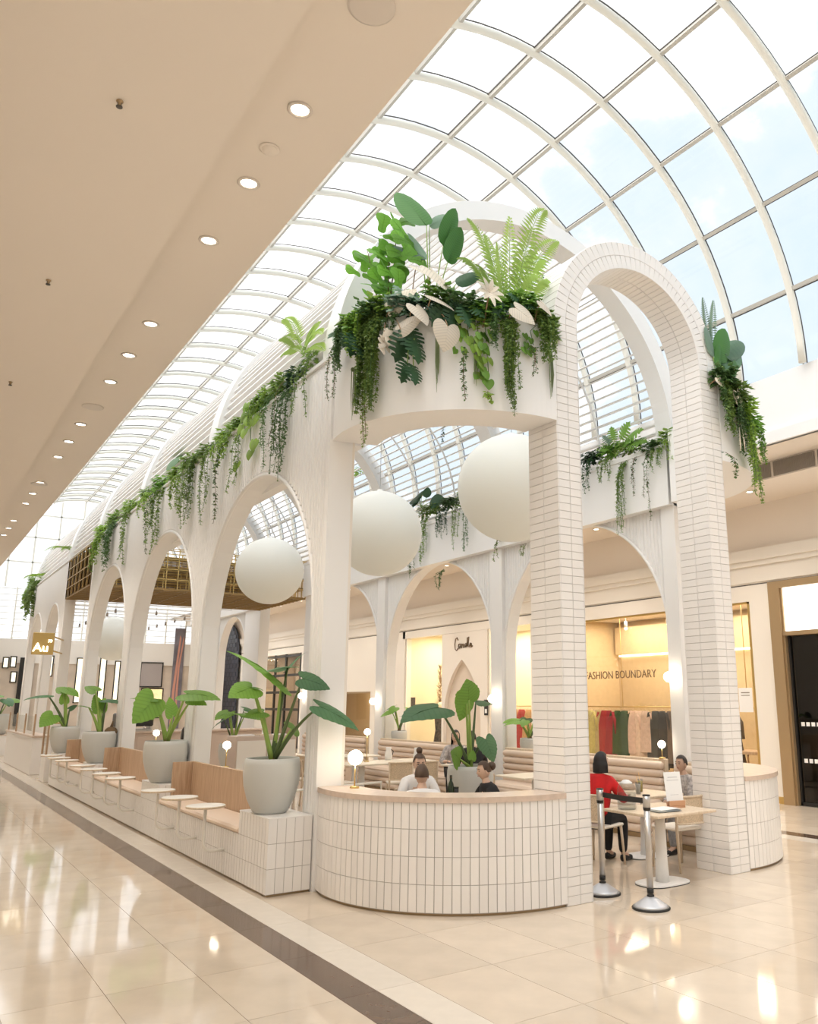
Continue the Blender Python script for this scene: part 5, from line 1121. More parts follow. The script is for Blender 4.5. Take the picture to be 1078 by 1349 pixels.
# ================================================================== PLANTS
def frame(base, tip, nrm=(0, 0, 1), s=None):
    b, t = Vector(base), Vector(tip); y = t-b; L = y.length; y.normalize(); n = Vector(nrm); x = y.cross(n)
    if x.length < 1e-4: x = y.cross(Vector((1, 0, 0.2)))
    x.normalize(); z = x.cross(y); k = L if s is None else s
    return Matrix(((x.x*k, y.x*k, z.x*k, b.x), (x.y*k, y.y*k, z.y*k, b.y), (x.z*k, y.z*k, z.z*k, b.z), (0, 0, 0, 1)))
def outline_leaf(half, droop=0.18, cup=0.25, cols=3, scallop=0.0, seed=0):
    # half: (x, y) points of the right edge from the stalk notch to the tip; unit length along +Y
    random.seed(seed); mb = MB(); H = [(x*(1+random.uniform(-scallop, scallop)), y) for x, y in half]
    for s in (1, -1):
        rows = []
        for (x, y) in H:
            ym = max(0.0, min(1.0, y+0.04)) if y < 0.95 else y; r = []
            for c in range(cols+1):
                f = c/cols; px, py = x*f, ym+(y-ym)*f; r.append(Vector((s*px, py, -droop*py*abs(py)-cup*px*px*1.2+0.05*px)))
            rows.append(r)
        o = len(mb.v); w = cols+1; vs = [p for r in rows for p in r]; fs = []
        for i in range(len(rows)-1):
            for c in range(cols):
                q = (i*w+c, i*w+c+1, (i+1)*w+c+1, (i+1)*w+c); fs.append(q if s > 0 else q[::-1])
        mb.add(vs, fs, True)
    return mb
HEART = [(0.0, 0.0), (0.10, -0.13), (0.22, -0.21), (0.34, -0.20), (0.42, -0.10), (0.46, 0.04), (0.465, 0.18), (0.43, 0.36), (0.37, 0.52), (0.28, 0.68), (0.17, 0.83), (0.07, 0.94), (0.0, 1.0)]
SCAL = []
for i, (x, y) in enumerate(HEART):
    SCAL.append((x, y))
    if 3 <= i < 11: a, b = HEART[i], HEART[i+1]; SCAL.append(((a[0]+b[0])/2*0.955, (a[1]+b[1])/2-0.01))
PADDLE = [(0.0, 0.0), (0.10, 0.03), (0.17, 0.12), (0.205, 0.28), (0.21, 0.45), (0.195, 0.62), (0.15, 0.80), (0.08, 0.93), (0.0, 1.0)]
FIDDLE = [(0.0, 0.0), (0.10, 0.02), (0.16, 0.10), (0.17, 0.22), (0.16, 0.34), (0.20, 0.48), (0.29, 0.64), (0.33, 0.78), (0.28, 0.92), (0.14, 1.0), (0.0, 0.98)]
OVAL = [(0.0, 0.0), (0.16, 0.10), (0.25, 0.28), (0.27, 0.48), (0.21, 0.72), (0.10, 0.92), (0.0, 1.0)]
LEAF = {}
def leaf_me(kind, m, var=0):
    k = (kind, m.name, var)
    if k not in LEAF:
        mb = {'heart': lambda: outline_leaf(HEART, 0.2, 0.35), 'aloc': lambda: outline_leaf(SCAL, 0.22, 0.3, 3, 0.03, var), 'paddle': lambda: outline_leaf(PADDLE, 0.15, 1.2), 'fiddle': lambda: outline_leaf(FIDDLE, 0.25, 0.4, 3, 0.04, var), 'oval': lambda: outline_leaf(OVAL, 0.3, 0.3, 2), 'monstera': lambda: monstera(var)}[kind]()
        if kind in ('aloc', 'paddle', 'fiddle', 'heart'):
            mb.tube([(0, 0, 0.006), (0, 0.5, -0.05+0.006), (0, 0.97, -0.2)], [0.014, 0.009, 0.003], 4)
        LEAF[k] = mb.mesh('leaf', m)
    return LEAF[k]
def monstera(var=0):
    mb = MB()
    for s in (1, -1):
        n = 6
        for i in range(n):
            # inner web and a finger per vein, gaps between the fingers
            y0, y1 = -0.10+i*1.0/n, -0.10+(i+1)*1.0/n; wv = 0.46*math.sin(PI*min(1, (i+1.1)/(n+0.9)))**0.7; g = 0.045; up = 0.16*(1-i/n*0.3)
            m0, m1 = max(0.0, y0+0.08), max(0.02, y1+0.08)
            A = [(0, m0), (0, m1), (wv*0.45, y1+0.03), (wv*0.45, y0+0.03)]; B = [(wv*0.45, y0+0.03+g*0.4), (wv*0.45, y1+0.03-g*0.4), (wv, y1+up*0.3-g), (wv*1.05, (y0+y1)/2+up*0.35), (wv*0.98, y0+up*0.2+g)]
            for P in (A, B):
                vs = [Vector((s*x, y, -0.2*y*abs(y)-0.4*x*x)) for x, y in P]; f = tuple(range(len(P))); mb.add(vs, [f if s > 0 else f[::-1]], True)
        vs = [Vector((0, 0.88, -0.16)), Vector((s*0.14, 0.88, -0.17)), Vector((0, 1.05, -0.24))]; mb.add(vs, [(0, 1, 2)], True)
    return mb
def put_leaf(par, kind, m, base, tip, nrm=(0, 0, 1), wide=1.0, var=0, name='leaf', label=None):
    M = frame(base, tip, nrm) @ Matrix.Diagonal((wide, 1, 1, 1)); l = Vector((0, 0, 0)); p = par
    while p is not None: l += p.location; p = p.parent
    o = inst(name, leaf_me(kind, m, var), par, Matrix.Translation(-l) @ M)
    if label: o['label'] = label
    return o
def bez(a, b, c, n=8): a, b, c = Vector(a), Vector(b), Vector(c); return [a*(1-t)**2+b*2*t*(1-t)+c*t*t for t in [k/n for k in range(n+1)]]
TOCAM = lambda p: (CAM-Vector(p)).normalized()

# ---- grey pots
POT = [(0.0001, 0.0), (0.165, 0.0), (0.185, 0.02), (0.245, 0.14), (0.285, 0.28), (0.298, 0.40), (0.292, 0.50), (0.280, 0.555), (0.262, 0.555), (0.270, 0.50), (0.272, 0.47), (0.0001, 0.47)]
pot_me = MB().lathe(POT, n=56).mesh('pot', M_pot); soil_me = MB().lathe([(0.0001, 0.485), (0.12, 0.490), (0.270, 0.480)], n=32).mesh('soil', M_soil)
def pot(lab, loc, s=1.0):
    t = thing('plant_pot', lab, 'pot', loc, group='grey plant pots'); inst('pot', pot_me, t, Matrix.Diagonal((s, s, s, 1))); inst('soil', soil_me, t, Matrix.Diagonal((s, s, s, 1))); return t
def alocasia(lab, loc, leaves, r=0.012, mats=(L_al, L_ald)):
    # leaves: (joint offset, tip offset, width, normal, material index, bow)
    t = thing('alocasia', lab, 'potted plant', loc, group='big-leaved alocasias'); L0 = Vector(loc)
    MB().lathe([(0.0001, 0), (0.045, 0.0), (0.04, 0.06), (0.03, 0.12), (0.0001, 0.14)], n=12).build('trunk', M_wood_stem, t)
    for i, (j, tip, w, nr, mi, bow) in enumerate(leaves):
        j, tip = Vector(j), Vector(tip); b = Vector((0.012*math.cos(i*2.1), 0.012*math.sin(i*2.1), 0.05)); mid = b.lerp(j, 0.5)+Vector((0, 0, bow))
        MB().tube(bez(b, mid, j), [r*1.9-(r*1.2)*k/8 for k in range(9)], 7).build('petiole', L_stem if mi == 0 else mat('dark_petiole', (0.09, 0.14, 0.05), 0.5), t)
        put_leaf(t, 'aloc', mats[mi], L0+j, L0+tip, nr, w, i % 4)
    return t
# the largest plant, laid out leaf by leaf
pb = pot('largest light grey pot on the tiled plinth by the bar', (3.43, 8.86, 0.738), 1.0)
o1 = Vector((3.43, 8.86, 1.21)); A = lambda u, v, dy=0.0: ony(u, v, 8.86+dy)-o1
alocasia('tall alocasia with long narrow lime leaf in the largest pot', o1, [
    (A(371, 901), A(313, 844, -0.1), 0.42, (0.6, -0.4, 0.7), 0, 0.05), (A(379, 880), A(352, 874, -0.25), 0.8, (0.1, 0.3, 1), 1, 0.05), (A(379, 880, 0.05), A(400, 853, 0.1), 0.5, (-0.5, 0.2, 0.8), 1, 0.05), (A(399, 894, -0.5), A(437, 902, -0.62), 1.0, (0.1, -0.75, 0.65), 1, 0.02),
    (A(332, 906), A(304, 912, -0.15), 1.1, (0.0, -0.6, 0.8), 0, 0.1), (A(333, 905), A(348, 905, 0.1), 0.7, (0, -0.3, 1), 0, 0.1), (A(422, 931, -0.62), A(478, 953, -0.8), 0.62, (0.1, -0.65, 0.75), 1, 0.14), (A(347, 938), A(325, 939, -0.1), 0.8, (0.2, -0.5, 0.8), 0, 0.0), (A(384, 960), A(395, 953, 0.2), 0.9, (0.3, -0.7, 0.6), 0, 0.0)], 0.014)
def rnd_aloc(lab, loc, seed, n, h, spread, size, tall=None):
    random.seed(seed); lv = []
    for i in range(n):
        a = 2*PI*i/n+random.uniform(-0.5, 0.5)+seed; e = random.uniform(0.55, 1.0); rr = spread*(1.15-0.6*e); z = h*e
        j = Vector((math.cos(a)*rr, math.sin(a)*rr, z)); d = Vector((math.cos(a), math.sin(a), random.uniform(-0.55, 0.1))); s = size*random.uniform(0.75, 1.15)
        lv.append((j, j+d.normalized()*s, random.uniform(0.8, 1.05), Vector((math.cos(a)*0.35, math.sin(a)*0.35-0.45, 1)), 0 if random.random() < 0.6 else 1, 0.06))
    return alocasia(lab, loc, lv)
pp = pot('second grey pot on its tiled plinth', (3.415, 13.05, 0.738), 1.05); o2 = Vector((3.415, 13.05, 1.24)); A = lambda u, v, dy=0.0: ony(u, v, 13.05+dy)-o2
alocasia('alocasia with broad drooping yellow-green leaf in the second pot', o2, [(A(203, 921), A(180, 948, -0.3), 1.0, (0.1, -0.95, 0.3), 0, 0.12), (A(204, 921), A(172, 914, 0.2), 0.5, (0, -0.3, 1), 0, 0.1), (A(228, 942), A(226, 916, 0.1), 0.8, (0.2, -1, 0.1), 0, 0.0), (A(246, 914, -0.5), A(289, 913, -0.9), 0.75, (0, -0.6, 0.8), 0, 0.05), (A(252, 922, -0.5), A(272, 925, -0.7), 0.9, (0.1, -0.8, 0.6), 0, 0.05)], 0.016)
pot('third grey pot with a knobbly stemmed plant', (3.415, 17.85, 0.738), 1.05); o3 = Vector((3.415, 17.85, 1.24)); A = lambda u, v, dy=0.0: ony(u, v, 17.85+dy)-o3
alocasia('alocasia with upright glossy leaves in the third pot', o3, [(A(126, 910), A(112, 901, 0.2), 1.0, (0, -0.7, 0.7), 0, 0.02), (A(131, 935), A(125, 915), 0.9, (0, -1, 0.2), 0, 0.0), (A(133, 935), A(141, 918, 0.1), 0.9, (0.2, -1, 0.2), 0, 0.0), (A(140, 922), A(155, 922, -0.3), 1.0, (0.2, -0.7, 0.7), 1, 0.05), (A(117, 932), A(104, 926, -0.2), 0.6, (0, -0.3, 1), 0, 0.06)], 0.02)
MB_ = MB().sphere((0, 0, 0), 0.12, 14, 10, sz=0.8); t = thing('aloe_bulb', 'round brown bulb lying in the third pot', 'bulb', o3+Vector((0.18, -0.08, 0.07))); MB_.build('bulb', M_wood_stem, t); MB().tube([(0, 0, 0.08), (0.02, 0, 0.2)], [0.03, 0.01], 6).build('stub', M_wood_stem, t)
pot('farthest grey pot of the bench row', (3.415, 21.75, 0.738), 1.05); o4 = Vector((3.415, 21.75, 1.24)); A = lambda u, v, dy=0.0: ony(u, v, 21.75+dy)-o4
alocasia('wide-spreading alocasia in the farthest pot of the row', o4, [(A(84, 910), A(75, 903, 0.2), 1.2, (0, -0.8, 0.6), 0, 0.0), (A(85, 925), A(84, 911), 1.0, (0, -1, 0.1), 0, 0.0), (A(88, 908), A(104, 914, -0.3), 0.9, (0, -0.5, 0.8), 0, 0.03), (A(63, 916), A(32, 916, -0.2), 0.5, (0, -0.2, 1), 1, 0.1), (A(70, 942), A(54, 954, -0.3), 1.0, (0, -0.8, 0.6), 0, 0.05), (A(92, 934), A(102, 928), 0.8, (0, -0.8, 0.6), 1, 0.0)], 0.02)
# plinth and pot in the middle of the room
t = thing('pot_stand', 'low white stand under the big pot in the middle of the cafe', 'plinth', (6.52, 9.65, 0)); MB().rbox(-0.25, 0.25, -0.25, 0.25, 0, 0.42, 0.01).build('block', M_white, t); MB().box(-0.23, 0.23, -0.23, 0.23, 0.42, 0.432).build('top_plate', M_tile, t)
pot('big grey pot in the middle of the cafe behind the bar', (6.52, 9.65, 0.434), 1.06); o5 = Vector((6.52, 9.65, 0.94)); A = lambda u, v, dy=0.0: ony(u, v, 9.65+dy)-o5
alocasia('tall alocasia with bright upright leaf in the middle of the cafe', o5, [(A(618, 922, -0.1), A(619, 896, -0.2), 1.75, (0.05, -0.9, 0.35), 0, 0.02), (A(614, 918, 0.1), A(609, 949, 0.05), 1.05, (0, -1, 0.3), 0, 0.02), (A(577, 932), A(532, 936, -0.3), 0.75, (0, -0.35, 0.9), 1, 0.12), (A(627, 925, 0.2), A(650, 917, 0.5), 0.5, (0, -0.3, 1), 1, 0.03), (A(640, 974, -0.1), A(654, 1002, -0.25), 1.2, (0.1, -1, 0.3), 1, 0.12), (A(606, 1000, -0.1), A(598, 990, -0.2), 1.6, (0, -1, 0.3), 0, 0.0), (A(622, 1000, -0.1), A(625, 988, -0.1), 1.2, (0, -1, 0.3), 0, 0.0)], 0.015)
for i, (u, y, sd, l1, l2) in enumerate(((519, 17.15, 3, 'grey pot on the sofa ledge left of the boutique window', 'round-leaved alocasia on the sofa ledge left of the boutique window'), (690, 12.3, 4, 'grey pot on the sofa ledge beside the tiled pillar', 'alocasia on the sofa ledge half behind the tiled pillar'), (905, 8.6, 8, 'grey pot behind the right tiled pillar', 'alocasia leaf peeping out behind the right tiled pillar'))):
    x = 9.60 if i < 2 else 10.2; s = 0.62
    t = thing('pot_ledge', ('ledge under the pot left of the boutique window', 'ledge under the pot beside the tiled pillar', 'ledge under the pot behind the right pillar')[i], 'ledge', (x, y, 0)); MB().rbox(-0.16, 0.2, -0.3, 0.3, 0, 0.83, 0.01).build('block', M_cream, t); MB().rbox(-0.17, 0.21, -0.31, 0.31, 0.83, 0.85, 0.003).build('cap', M_oakl, t)
    pot(l1, (x+0.02, y, 0.851), s); rnd_aloc(l2, (x+0.02, y, 1.14), sd, 6, 0.62, 0.28, 0.28)
pot('grey pot deep inside, seen through the near side arch', (6.05, 17.9, 0.45), 1.0); rnd_aloc('alocasia deep inside, seen through the near side arch', (6.05, 17.9, 0.94), 11, 6, 0.85, 0.35, 0.38)
t = thing('pot_stand', 'low stand under the pot deep inside', 'plinth', (6.05, 17.9, 0)); MB().rbox(-0.22, 0.22, -0.22, 0.22, 0, 0.436, 0.01).build('block', M_white, t); MB().box(-0.2, 0.2, -0.2, 0.2, 0.436, 0.449).build('top_plate', M_tile, t)
t = thing('pot_stand', 'stand beyond the farthest column', 'plinth', (3.4, 35.4, 0)); MB().rbox(-0.5, 0.5, -0.4, 0.4, 0, 0.7, 0.01).build('block', M_tile, t); MB().rbox(-0.52, 0.52, -0.42, 0.42, 0.7, 0.72, 0.005).build('cap', M_counter, t)
pot('far grey pot beyond the last column', (3.35, 35.4, 0.721), 1.3); rnd_aloc('far alocasia beyond the last column', (3.35, 35.4, 1.35), 15, 5, 0.9, 0.4, 0.55)

# ---- trailing vines
_pb = [(0.0, 0.0), (0.42, 0.45), (0.0, 1.0), (-0.42, 0.45)]
def add_leaflet(mb, p, d, n, L, w=0.42):
    y = d.normalized(); x = y.cross(n)
    if x.length < 1e-4: x = y.cross(Vector((0.3, 0.9, 0.1)))
    x.normalize(); z = x.cross(y); o = p
    mb.add([o, o+x*w*L+y*0.45*L-z*0.08*L, o+y*L-z*0.12*L, o-x*w*L+y*0.45*L-z*0.08*L, o+y*0.48*L+z*0.05*L], [(0, 1, 4), (1, 2, 4), (2, 3, 4), (3, 0, 4)])
def strand(stem, fol, p, length, out, size, dens, sway=0.05, rise=0.05, taper=True):
    # one hanging runner: leaves the ledge along out, then drops
    out = Vector(out); ph = random.uniform(0, 6.28); pts = []; n = max(4, int(length/0.07))
    for k in range(n+1):
        f = k/n; pts.append(Vector(p)+out*(0.10*min(1, f*4))+Vector((sway*math.sin(f*4+ph)*f, sway*math.cos(f*3.3+ph)*f, rise*math.sin(min(1, f*5)*PI)*0.6-length*f)))
    stem.tube(pts, 0.004, 3, False, smooth=False)
    m = int(length*dens)
    for k in range(m):
        f = random.random()**(1.05 if taper else 1.0); i = min(int(f*n), n-1); q = pts[i].lerp(pts[i+1], f*n-i); a = random.uniform(0, 2*PI)
        d = Vector((math.cos(a), math.sin(a), random.uniform(-1.2, 0.25))); s = size*random.uniform(0.6, 1.2)*(1-0.35*f)
        add_leaflet(fol, q+d*0.01, d, Vector((0, 0, 1)), s)
def vine(lab, p, length, out, m=L_vine, n=3, width=0.1, size=0.045, dens=90, cat='vine', group=None, sway=0.05, axis=(0, 1, 0)):
    t = thing('trailing_vine', lab, cat, p, group=group); st, fo = MB(), MB(); ax = Vector(axis)
    for k in range(n):
        off = ax*random.uniform(-width/2, width/2); strand(st, fo, off+Vector((0, 0, random.uniform(0, 0.06))), length*(1.0 if k == 0 else random.uniform(0.6, 1.0)), Vector(out)*random.uniform(0.6, 1.4), size, dens, sway)
    st.build('runners', M_wood_stem if n < 3 else L_vined, t, False); fo.build('foliage', m, t, False, 'stuff'); return t
def clump(lab, p, r, n, m, size, out, cat='foliage', group=None, heart=False, flat=0.55):
    t = thing('leafy_clump', lab, cat, p, group=group); fo, st = MB(), MB(); out = Vector(out)
    for k in range(n):
        a = random.uniform(0, 2*PI); e = random.uniform(-0.5, 0.95); d = Vector((math.cos(a), math.sin(a), e))+out*0.7; q = Vector((math.cos(a)*r[0]*random.random(), math.sin(a)*r[1]*random.random(), r[2]*random.uniform(-0.6, 0.9)))
        add_leaflet(fo, q, Vector((d.x, d.y, d.z-0.5)), Vector((0, 0, 1))+out*0.4, size*random.uniform(0.6, 1.25), 0.36)
        if k % 6 == 0: st.tube([q*0.2, q], 0.004, 3, False, smooth=False)
    fo.build('foliage', m, t, False, 'stuff'); st.build('stems', L_vined, t, False); return t
def frond_mb(base, tip, arch, m_n=26, lw=0.022, ll=0.24, nrm=(0, 0, 1)):
    mb = MB(); b, t = Vector(base), Vector(tip); mid = b.lerp(t, 0.55)+Vector((0, 0, arch)); P = bez(b, mid, t, 24); mb.tube(P, [0.007-0.005*k/24 for k in range(25)], 4, smooth=False); n = Vector(nrm)
    for k in range(m_n):
        f = 0.2+0.8*(k+0.5)/m_n; i = min(int(f*24), 23); q = P[i].lerp(P[i+1], f*24-i); d = (P[i+1]-P[i]).normalized(); s = d.cross(n)
        if s.length < 1e-3: s = Vector((1, 0, 0))
        s.normalize(); L = ll*(math.sin(PI*min(1, 0.25+f*0.72))**0.8)
        for sg in (-1, 1):
            e = (s*sg*0.9+d*0.5+Vector((0, 0, -0.12))).normalized()*L; up = n*0.0; w = d*lw*0.5
            mb.add([q-w*0.5, q+e*0.4+w+n*0.012*1.0, q+e+Vector((0, 0, -0.10*L)), q+e*0.4-w-n*0.006], [(0, 1, 2), (0, 2, 3)])
    return mb
def fern(lab, p, n, L, m, out, cat='fern', group=None, ll=0.07):
    t = thing('fern', lab, cat, p, group=group); out = Vector(out)
    for k in range(n):
        a = 2*PI*k/n+random.uniform(-0.3, 0.3); d = Vector((math.cos(a), math.sin(a), 0))+out*0.8; l = L*random.uniform(0.7, 1.15)
        frond_mb((0, 0, 0), d.normalized()*l*0.8+Vector((0, 0, -l*0.25)), 0.32*l, 16, 0.02, ll).build('frond', m, t, False)
    return t

# ---- the front planter: specimen plants first
random.seed(21)
PO = lambda u, v, off=0.25: oncyl(u, v, BC[0], BC[1], BR-off)
r0 = PO(566, 408, 0.30); r0.z = 5.78; t = thing('strelitzia', 'tall strelitzia with paddle leaves above the cream leaves', 'plant', r0)
for i, (bu, bv, tu, tv, w, m, off, nr) in enumerate(((562, 297, 524, 242, 1.0, L_strel, 0.25, (-0.35, -0.9, 0.3)), (584, 324, 606, 273, 1.15, L_strel, 0.30, (0.2, -1, 0)), (590, 346, 613, 298, 1.2, L_strel, 0.22, (0.2, -1, 0.1)), (557, 343, 518, 315, 1.05, L_mon, 0.2, (-0.2, -0.9, 0.4)), (601, 374, 634, 357, 1.25, L_mon, 0.25, (0, -0.9, 0.4)), (563, 342, 536, 300, 0.35, L_grey, 0.35, (-0.6, -0.6, 0.4)), (566, 298, 590, 283, 1.3, L_grey, 0.5, (0.1, -1, 0.2)))):
    b, q = PO(bu, bv, off), PO(tu, tv, off); put_leaf(t, 'paddle', m, b, q, nr, w); l = b-r0
    MB().tube(bez((random.uniform(-0.03, 0.03), 0, 0), l*0.5+Vector((0, 0, 0.1)), l), [0.011, 0.010, 0.009, 0.008, 0.008, 0.007, 0.007, 0.006, 0.005], 6).build('leaf_stalk', L_stem, t)
r0 = PO(506, 405, 0.28); r0.z = 5.78; t = thing('fiddle_leaf_fig', 'bright green fiddle leaf fig at the left of the front planter', 'plant', r0); random.seed(4)
tops = [PO(523, 296, 0.25), PO(484, 330, 0.2), PO(512, 345, 0.12), PO(532, 360, 0.2)]
for k, q in enumerate(tops):
    l = q-r0; MB().tube(bez((0, 0, 0), l*0.5+Vector((0.05, 0, 0)), l), [0.012-0.001*j for j in range(9)], 6).build('branch', M_wood_stem, t)
    for j in range((9, 8, 9, 6)[k]):
        f = 0.42+0.58*j/8; p = r0+bez((0, 0, 0), l*0.5+Vector((0.05, 0, 0)), l, 20)[min(20, int(f*20))]; a = j*2.4+k; d = Vector((math.cos(a), math.sin(a)*0.8-0.25, 0.35+0.5*(j/8))).normalized(); s = random.uniform(0.19, 0.27)
        put_leaf(t, 'fiddle', L_fig, p, p+d*s, Vector((0, -0.75, 0.6)), 1.2, j % 3)
for j in range(34):
    u, v = random.choice(((random.uniform(476, 540), random.uniform(335, 395)), (random.uniform(500, 540), random.uniform(292, 345)), (random.uniform(474, 500), random.uniform(325, 370)))); b = PO(u, v, random.uniform(0.05, 0.3)); a = random.uniform(-0.3, PI+0.3); put_leaf(t, 'fiddle', L_fig, b, b+Vector((math.cos(a)*0.9, -0.25, math.sin(a)*0.8+0.1)).normalized()*random.uniform(0.17, 0.25), (random.uniform(-0.3, 0.3), -1, 0.3), 1.25, j % 3)
r0 = PO(672, 398, 0.28); r0.z = 5.78; t = thing('areca_palm', 'feathery pale green palm at the right of the front planter', 'palm', r0)
for (u, v, off, ar) in ((719, 277, 0.1, 0.28), (735, 318, 0.15, 0.22), (616, 288, 0.2, 0.22), (604, 342, 0.1, 0.2), (724, 372, 0.05, 0.2), (628, 350, 0.0, 0.12), (672, 286, 0.3, 0.05), (702, 300, 0.35, 0.1), (716, 342, 0.2, 0.2), (640, 310, 0.4, 0.15), (655, 320, -0.05, 0.1)):
    q = PO(u, v, 0.28+off-0.2)-r0; frond_mb((random.uniform(-0.03, 0.03), 0, 0.0), q, ar*(2.4 if abs(u-672) > 40 else 1.4), 24, 0.014, 0.2, (0.1, -0.8, 0.6)).build('frond', L_palm, t, False)
# cream leaves, each a stem of its own
for i, (bu, bv, tu, tv, w, off, nr, l) in enumerate(((568, 356, 600, 382, 0.8, 0.1, (0.2, -0.9, 0.5), 'cream monstera leaf below the strelitzia pair'), (515, 404, 545, 378, 0.75, 0.08, (-0.2, -0.9, 0.4), 'cream monstera leaf in front of the fig'), (528, 434, 556, 412, 0.75, -0.02, (0, -0.9, 0.5), 'cream monstera leaf above the dark hanging monstera'), (590, 430, 588, 461, 1.0, -0.04, (0, -1, 0.3), 'cream heart-shaped monstera leaf pointing straight down'), (570, 391, 601, 403, 0.6, 0.0, (0, -0.7, 0.8), 'cream leaf lying flat at the centre of the planter'), (680, 406, 708, 423, 1.0, -0.03, (0, -1, 0.4), 'cream monstera leaf on the right above the trailing vines'), (548, 404, 566, 424, 0.9, -0.06, (0.1, -1, 0.3), 'small cream leaf left of the cream heart leaf'), (713, 398, 730, 414, 0.9, 0.02, (0.2, -0.9, 0.4), 'pale cream leaf against the tiled pillar'), (548, 352, 572, 362, 0.6, 0.2, (0, -0.6, 0.8), 'small cream leaf behind the strelitzia stalks'))):
    b, q = PO(bu, bv, off-0.16), PO(tu, tv, off-0.20); q = b+(q-b)*1.0; r_ = Vector((b.x, b.y+0.12, 5.78)); t = thing('cream_leaf', l, 'leaf', r_, group='dried cream monstera leaves'); put_leaf(t, 'heart', L_gold, b, q, nr, w*(1.25 if i in (3, 5) else 1.1), i % 3); d = b-r_; MB().tube(bez((0, 0, 0), d*0.5+Vector((0, 0.02, 0.08)), d), 0.006, 5).build('stalk', L_dry, t)
c = PO(645, 385, -0.16); t = thing('cream_bromeliad', 'star-shaped cream flower between strelitzia and palm', 'flower', c)
for k in range(9):
    a = 2*PI*k/9; d = Vector((math.cos(a)*0.9, -0.35, math.sin(a)*0.75+0.15)).normalized()*random.uniform(0.12, 0.19); put_leaf(t, 'oval', L_gold, c, c+d, (0, -1, 0.3), 0.7, name='petal')
MB().tube([(0, 0, 0), (0.0, 0.12, -0.35)], 0.008, 6).build('stalk', L_dry, t)
c = PO(507, 428, -0.2); t = thing('cream_spray', 'drooping spray of folded cream leaves left of the dark monstera', 'dried spray', c)
MB().tube([(0, 0, 0), (0.0, 0.0, -0.25)], 0.006, 6).build('stalk', L_dry, t)
for k in range(12):
    a = random.uniform(0, 2*PI); p = c+Vector((random.uniform(-0.1, 0.1), random.uniform(-0.04, 0.02), -0.24*k/12)); d = Vector((math.cos(a)*0.8, -0.3, -0.6)).normalized()*random.uniform(0.10, 0.15); put_leaf(t, 'oval', L_gold, p, p+d, (random.uniform(-0.5, 0.5), -1, 0.2), 0.9, name='petal')
# dark monsteras
for i, (lst, lab, off) in enumerate((([(541, 432, 545, 460), (536, 440, 526, 474), (546, 448, 556, 474), (537, 478, 533, 502), (545, 482, 551, 503)], 'dark monstera leaves hanging over the planter front', -0.05), ([(590, 408, 572, 428), (600, 405, 598, 432), (612, 402, 622, 426), (580, 404, 560, 416), (606, 400, 590, 416), (622, 400, 640, 414)], 'dark monstera clump in the middle of the planter', -0.02), ([(520, 396, 500, 408), (535, 392, 522, 372), (545, 388, 560, 400), (498, 398, 480, 414), (540, 400, 552, 422)], 'grey-green cut-leaf clump under the fig', 0.03), ([(676, 400, 690, 412), (690, 398, 706, 404), (664, 400, 650, 414), (684, 396, 672, 384)], 'dark leaf clump below the palm', 0.0), ([(470, 440, 466, 466), (476, 444, 482, 468), (462, 436, 452, 456)], 'dark leaves at the left end of the planter', -0.03))):
    b0 = PO(*lst[0][:2], off+0.1); b0.z = 5.80; t = thing('monstera', lab, 'plant', b0, group='dark cut-leaf plants')
    for j, (bu, bv, tu, tv) in enumerate(lst):
        b, q = PO(bu, bv, off-0.07), PO(tu, tv, off-0.12); put_leaf(t, 'monstera', L_grey if i == 2 else L_mon, b, q, (random.uniform(-0.3, 0.3), -1, 0.35), 1.15, j % 2); d = b-b0; MB().tube(bez((0, 0, 0), d*0.5+Vector((0, 0, 0.06)), d), 0.006, 5).build('stalk', L_stem, t)
# pothos with heart leaves, tail hanging
c = PO(625, 412, 0.0); c.z = 5.85; t = thing('pothos', 'bright heart-leaved pothos tumbling down the planter centre', 'plant', c, group='pothos'); random.seed(31)
for k in range(46):
    if k < 30: u, v = random.uniform(600, 650), random.uniform(402, 462)
    else: u, v = random.uniform(628, 646), random.uniform(455, 505)
    b = PO(u, v, -0.02-random.uniform(0, 0.08)); d = Vector((random.uniform(-0.6, 0.6), -0.3, -0.8)).normalized()*random.uniform(0.07, 0.12); put_leaf(t, 'heart', L_fresh if random.random() < 0.5 else L_al, b, b+d, (random.uniform(-0.4, 0.4), -1, 0.4), 1.1)
st = MB()
for u in (615, 628, 638): st.tube([PO(u, 408, 0.03)-c, PO(u+2, 440, -0.04)-c, PO(u+6, 495 if u > 620 else 455, -0.04)-c], 0.004, 4)
st.build('runners', L_vined, t)
c = PO(707, 440, -0.05); t = thing('variegated_creeper', 'small round-leaved creeper at the right of the planter', 'plant', c)
for (u, v) in ((692, 440), (694, 452), (700, 446), (703, 458), (697, 462), (706, 436), (690, 458)): b = PO(u, v, -0.04); put_leaf(t, 'heart', L_al, b, b+Vector((random.uniform(-0.04, 0.04), -0.02, -0.07)), (0, -1, 0.3), 1.2)
MB().tube([(0, 0, 0.1), (-0.1, -0.02, 0), (-0.06, -0.02, -0.15)], 0.004, 4).build('runner', L_vined, t)
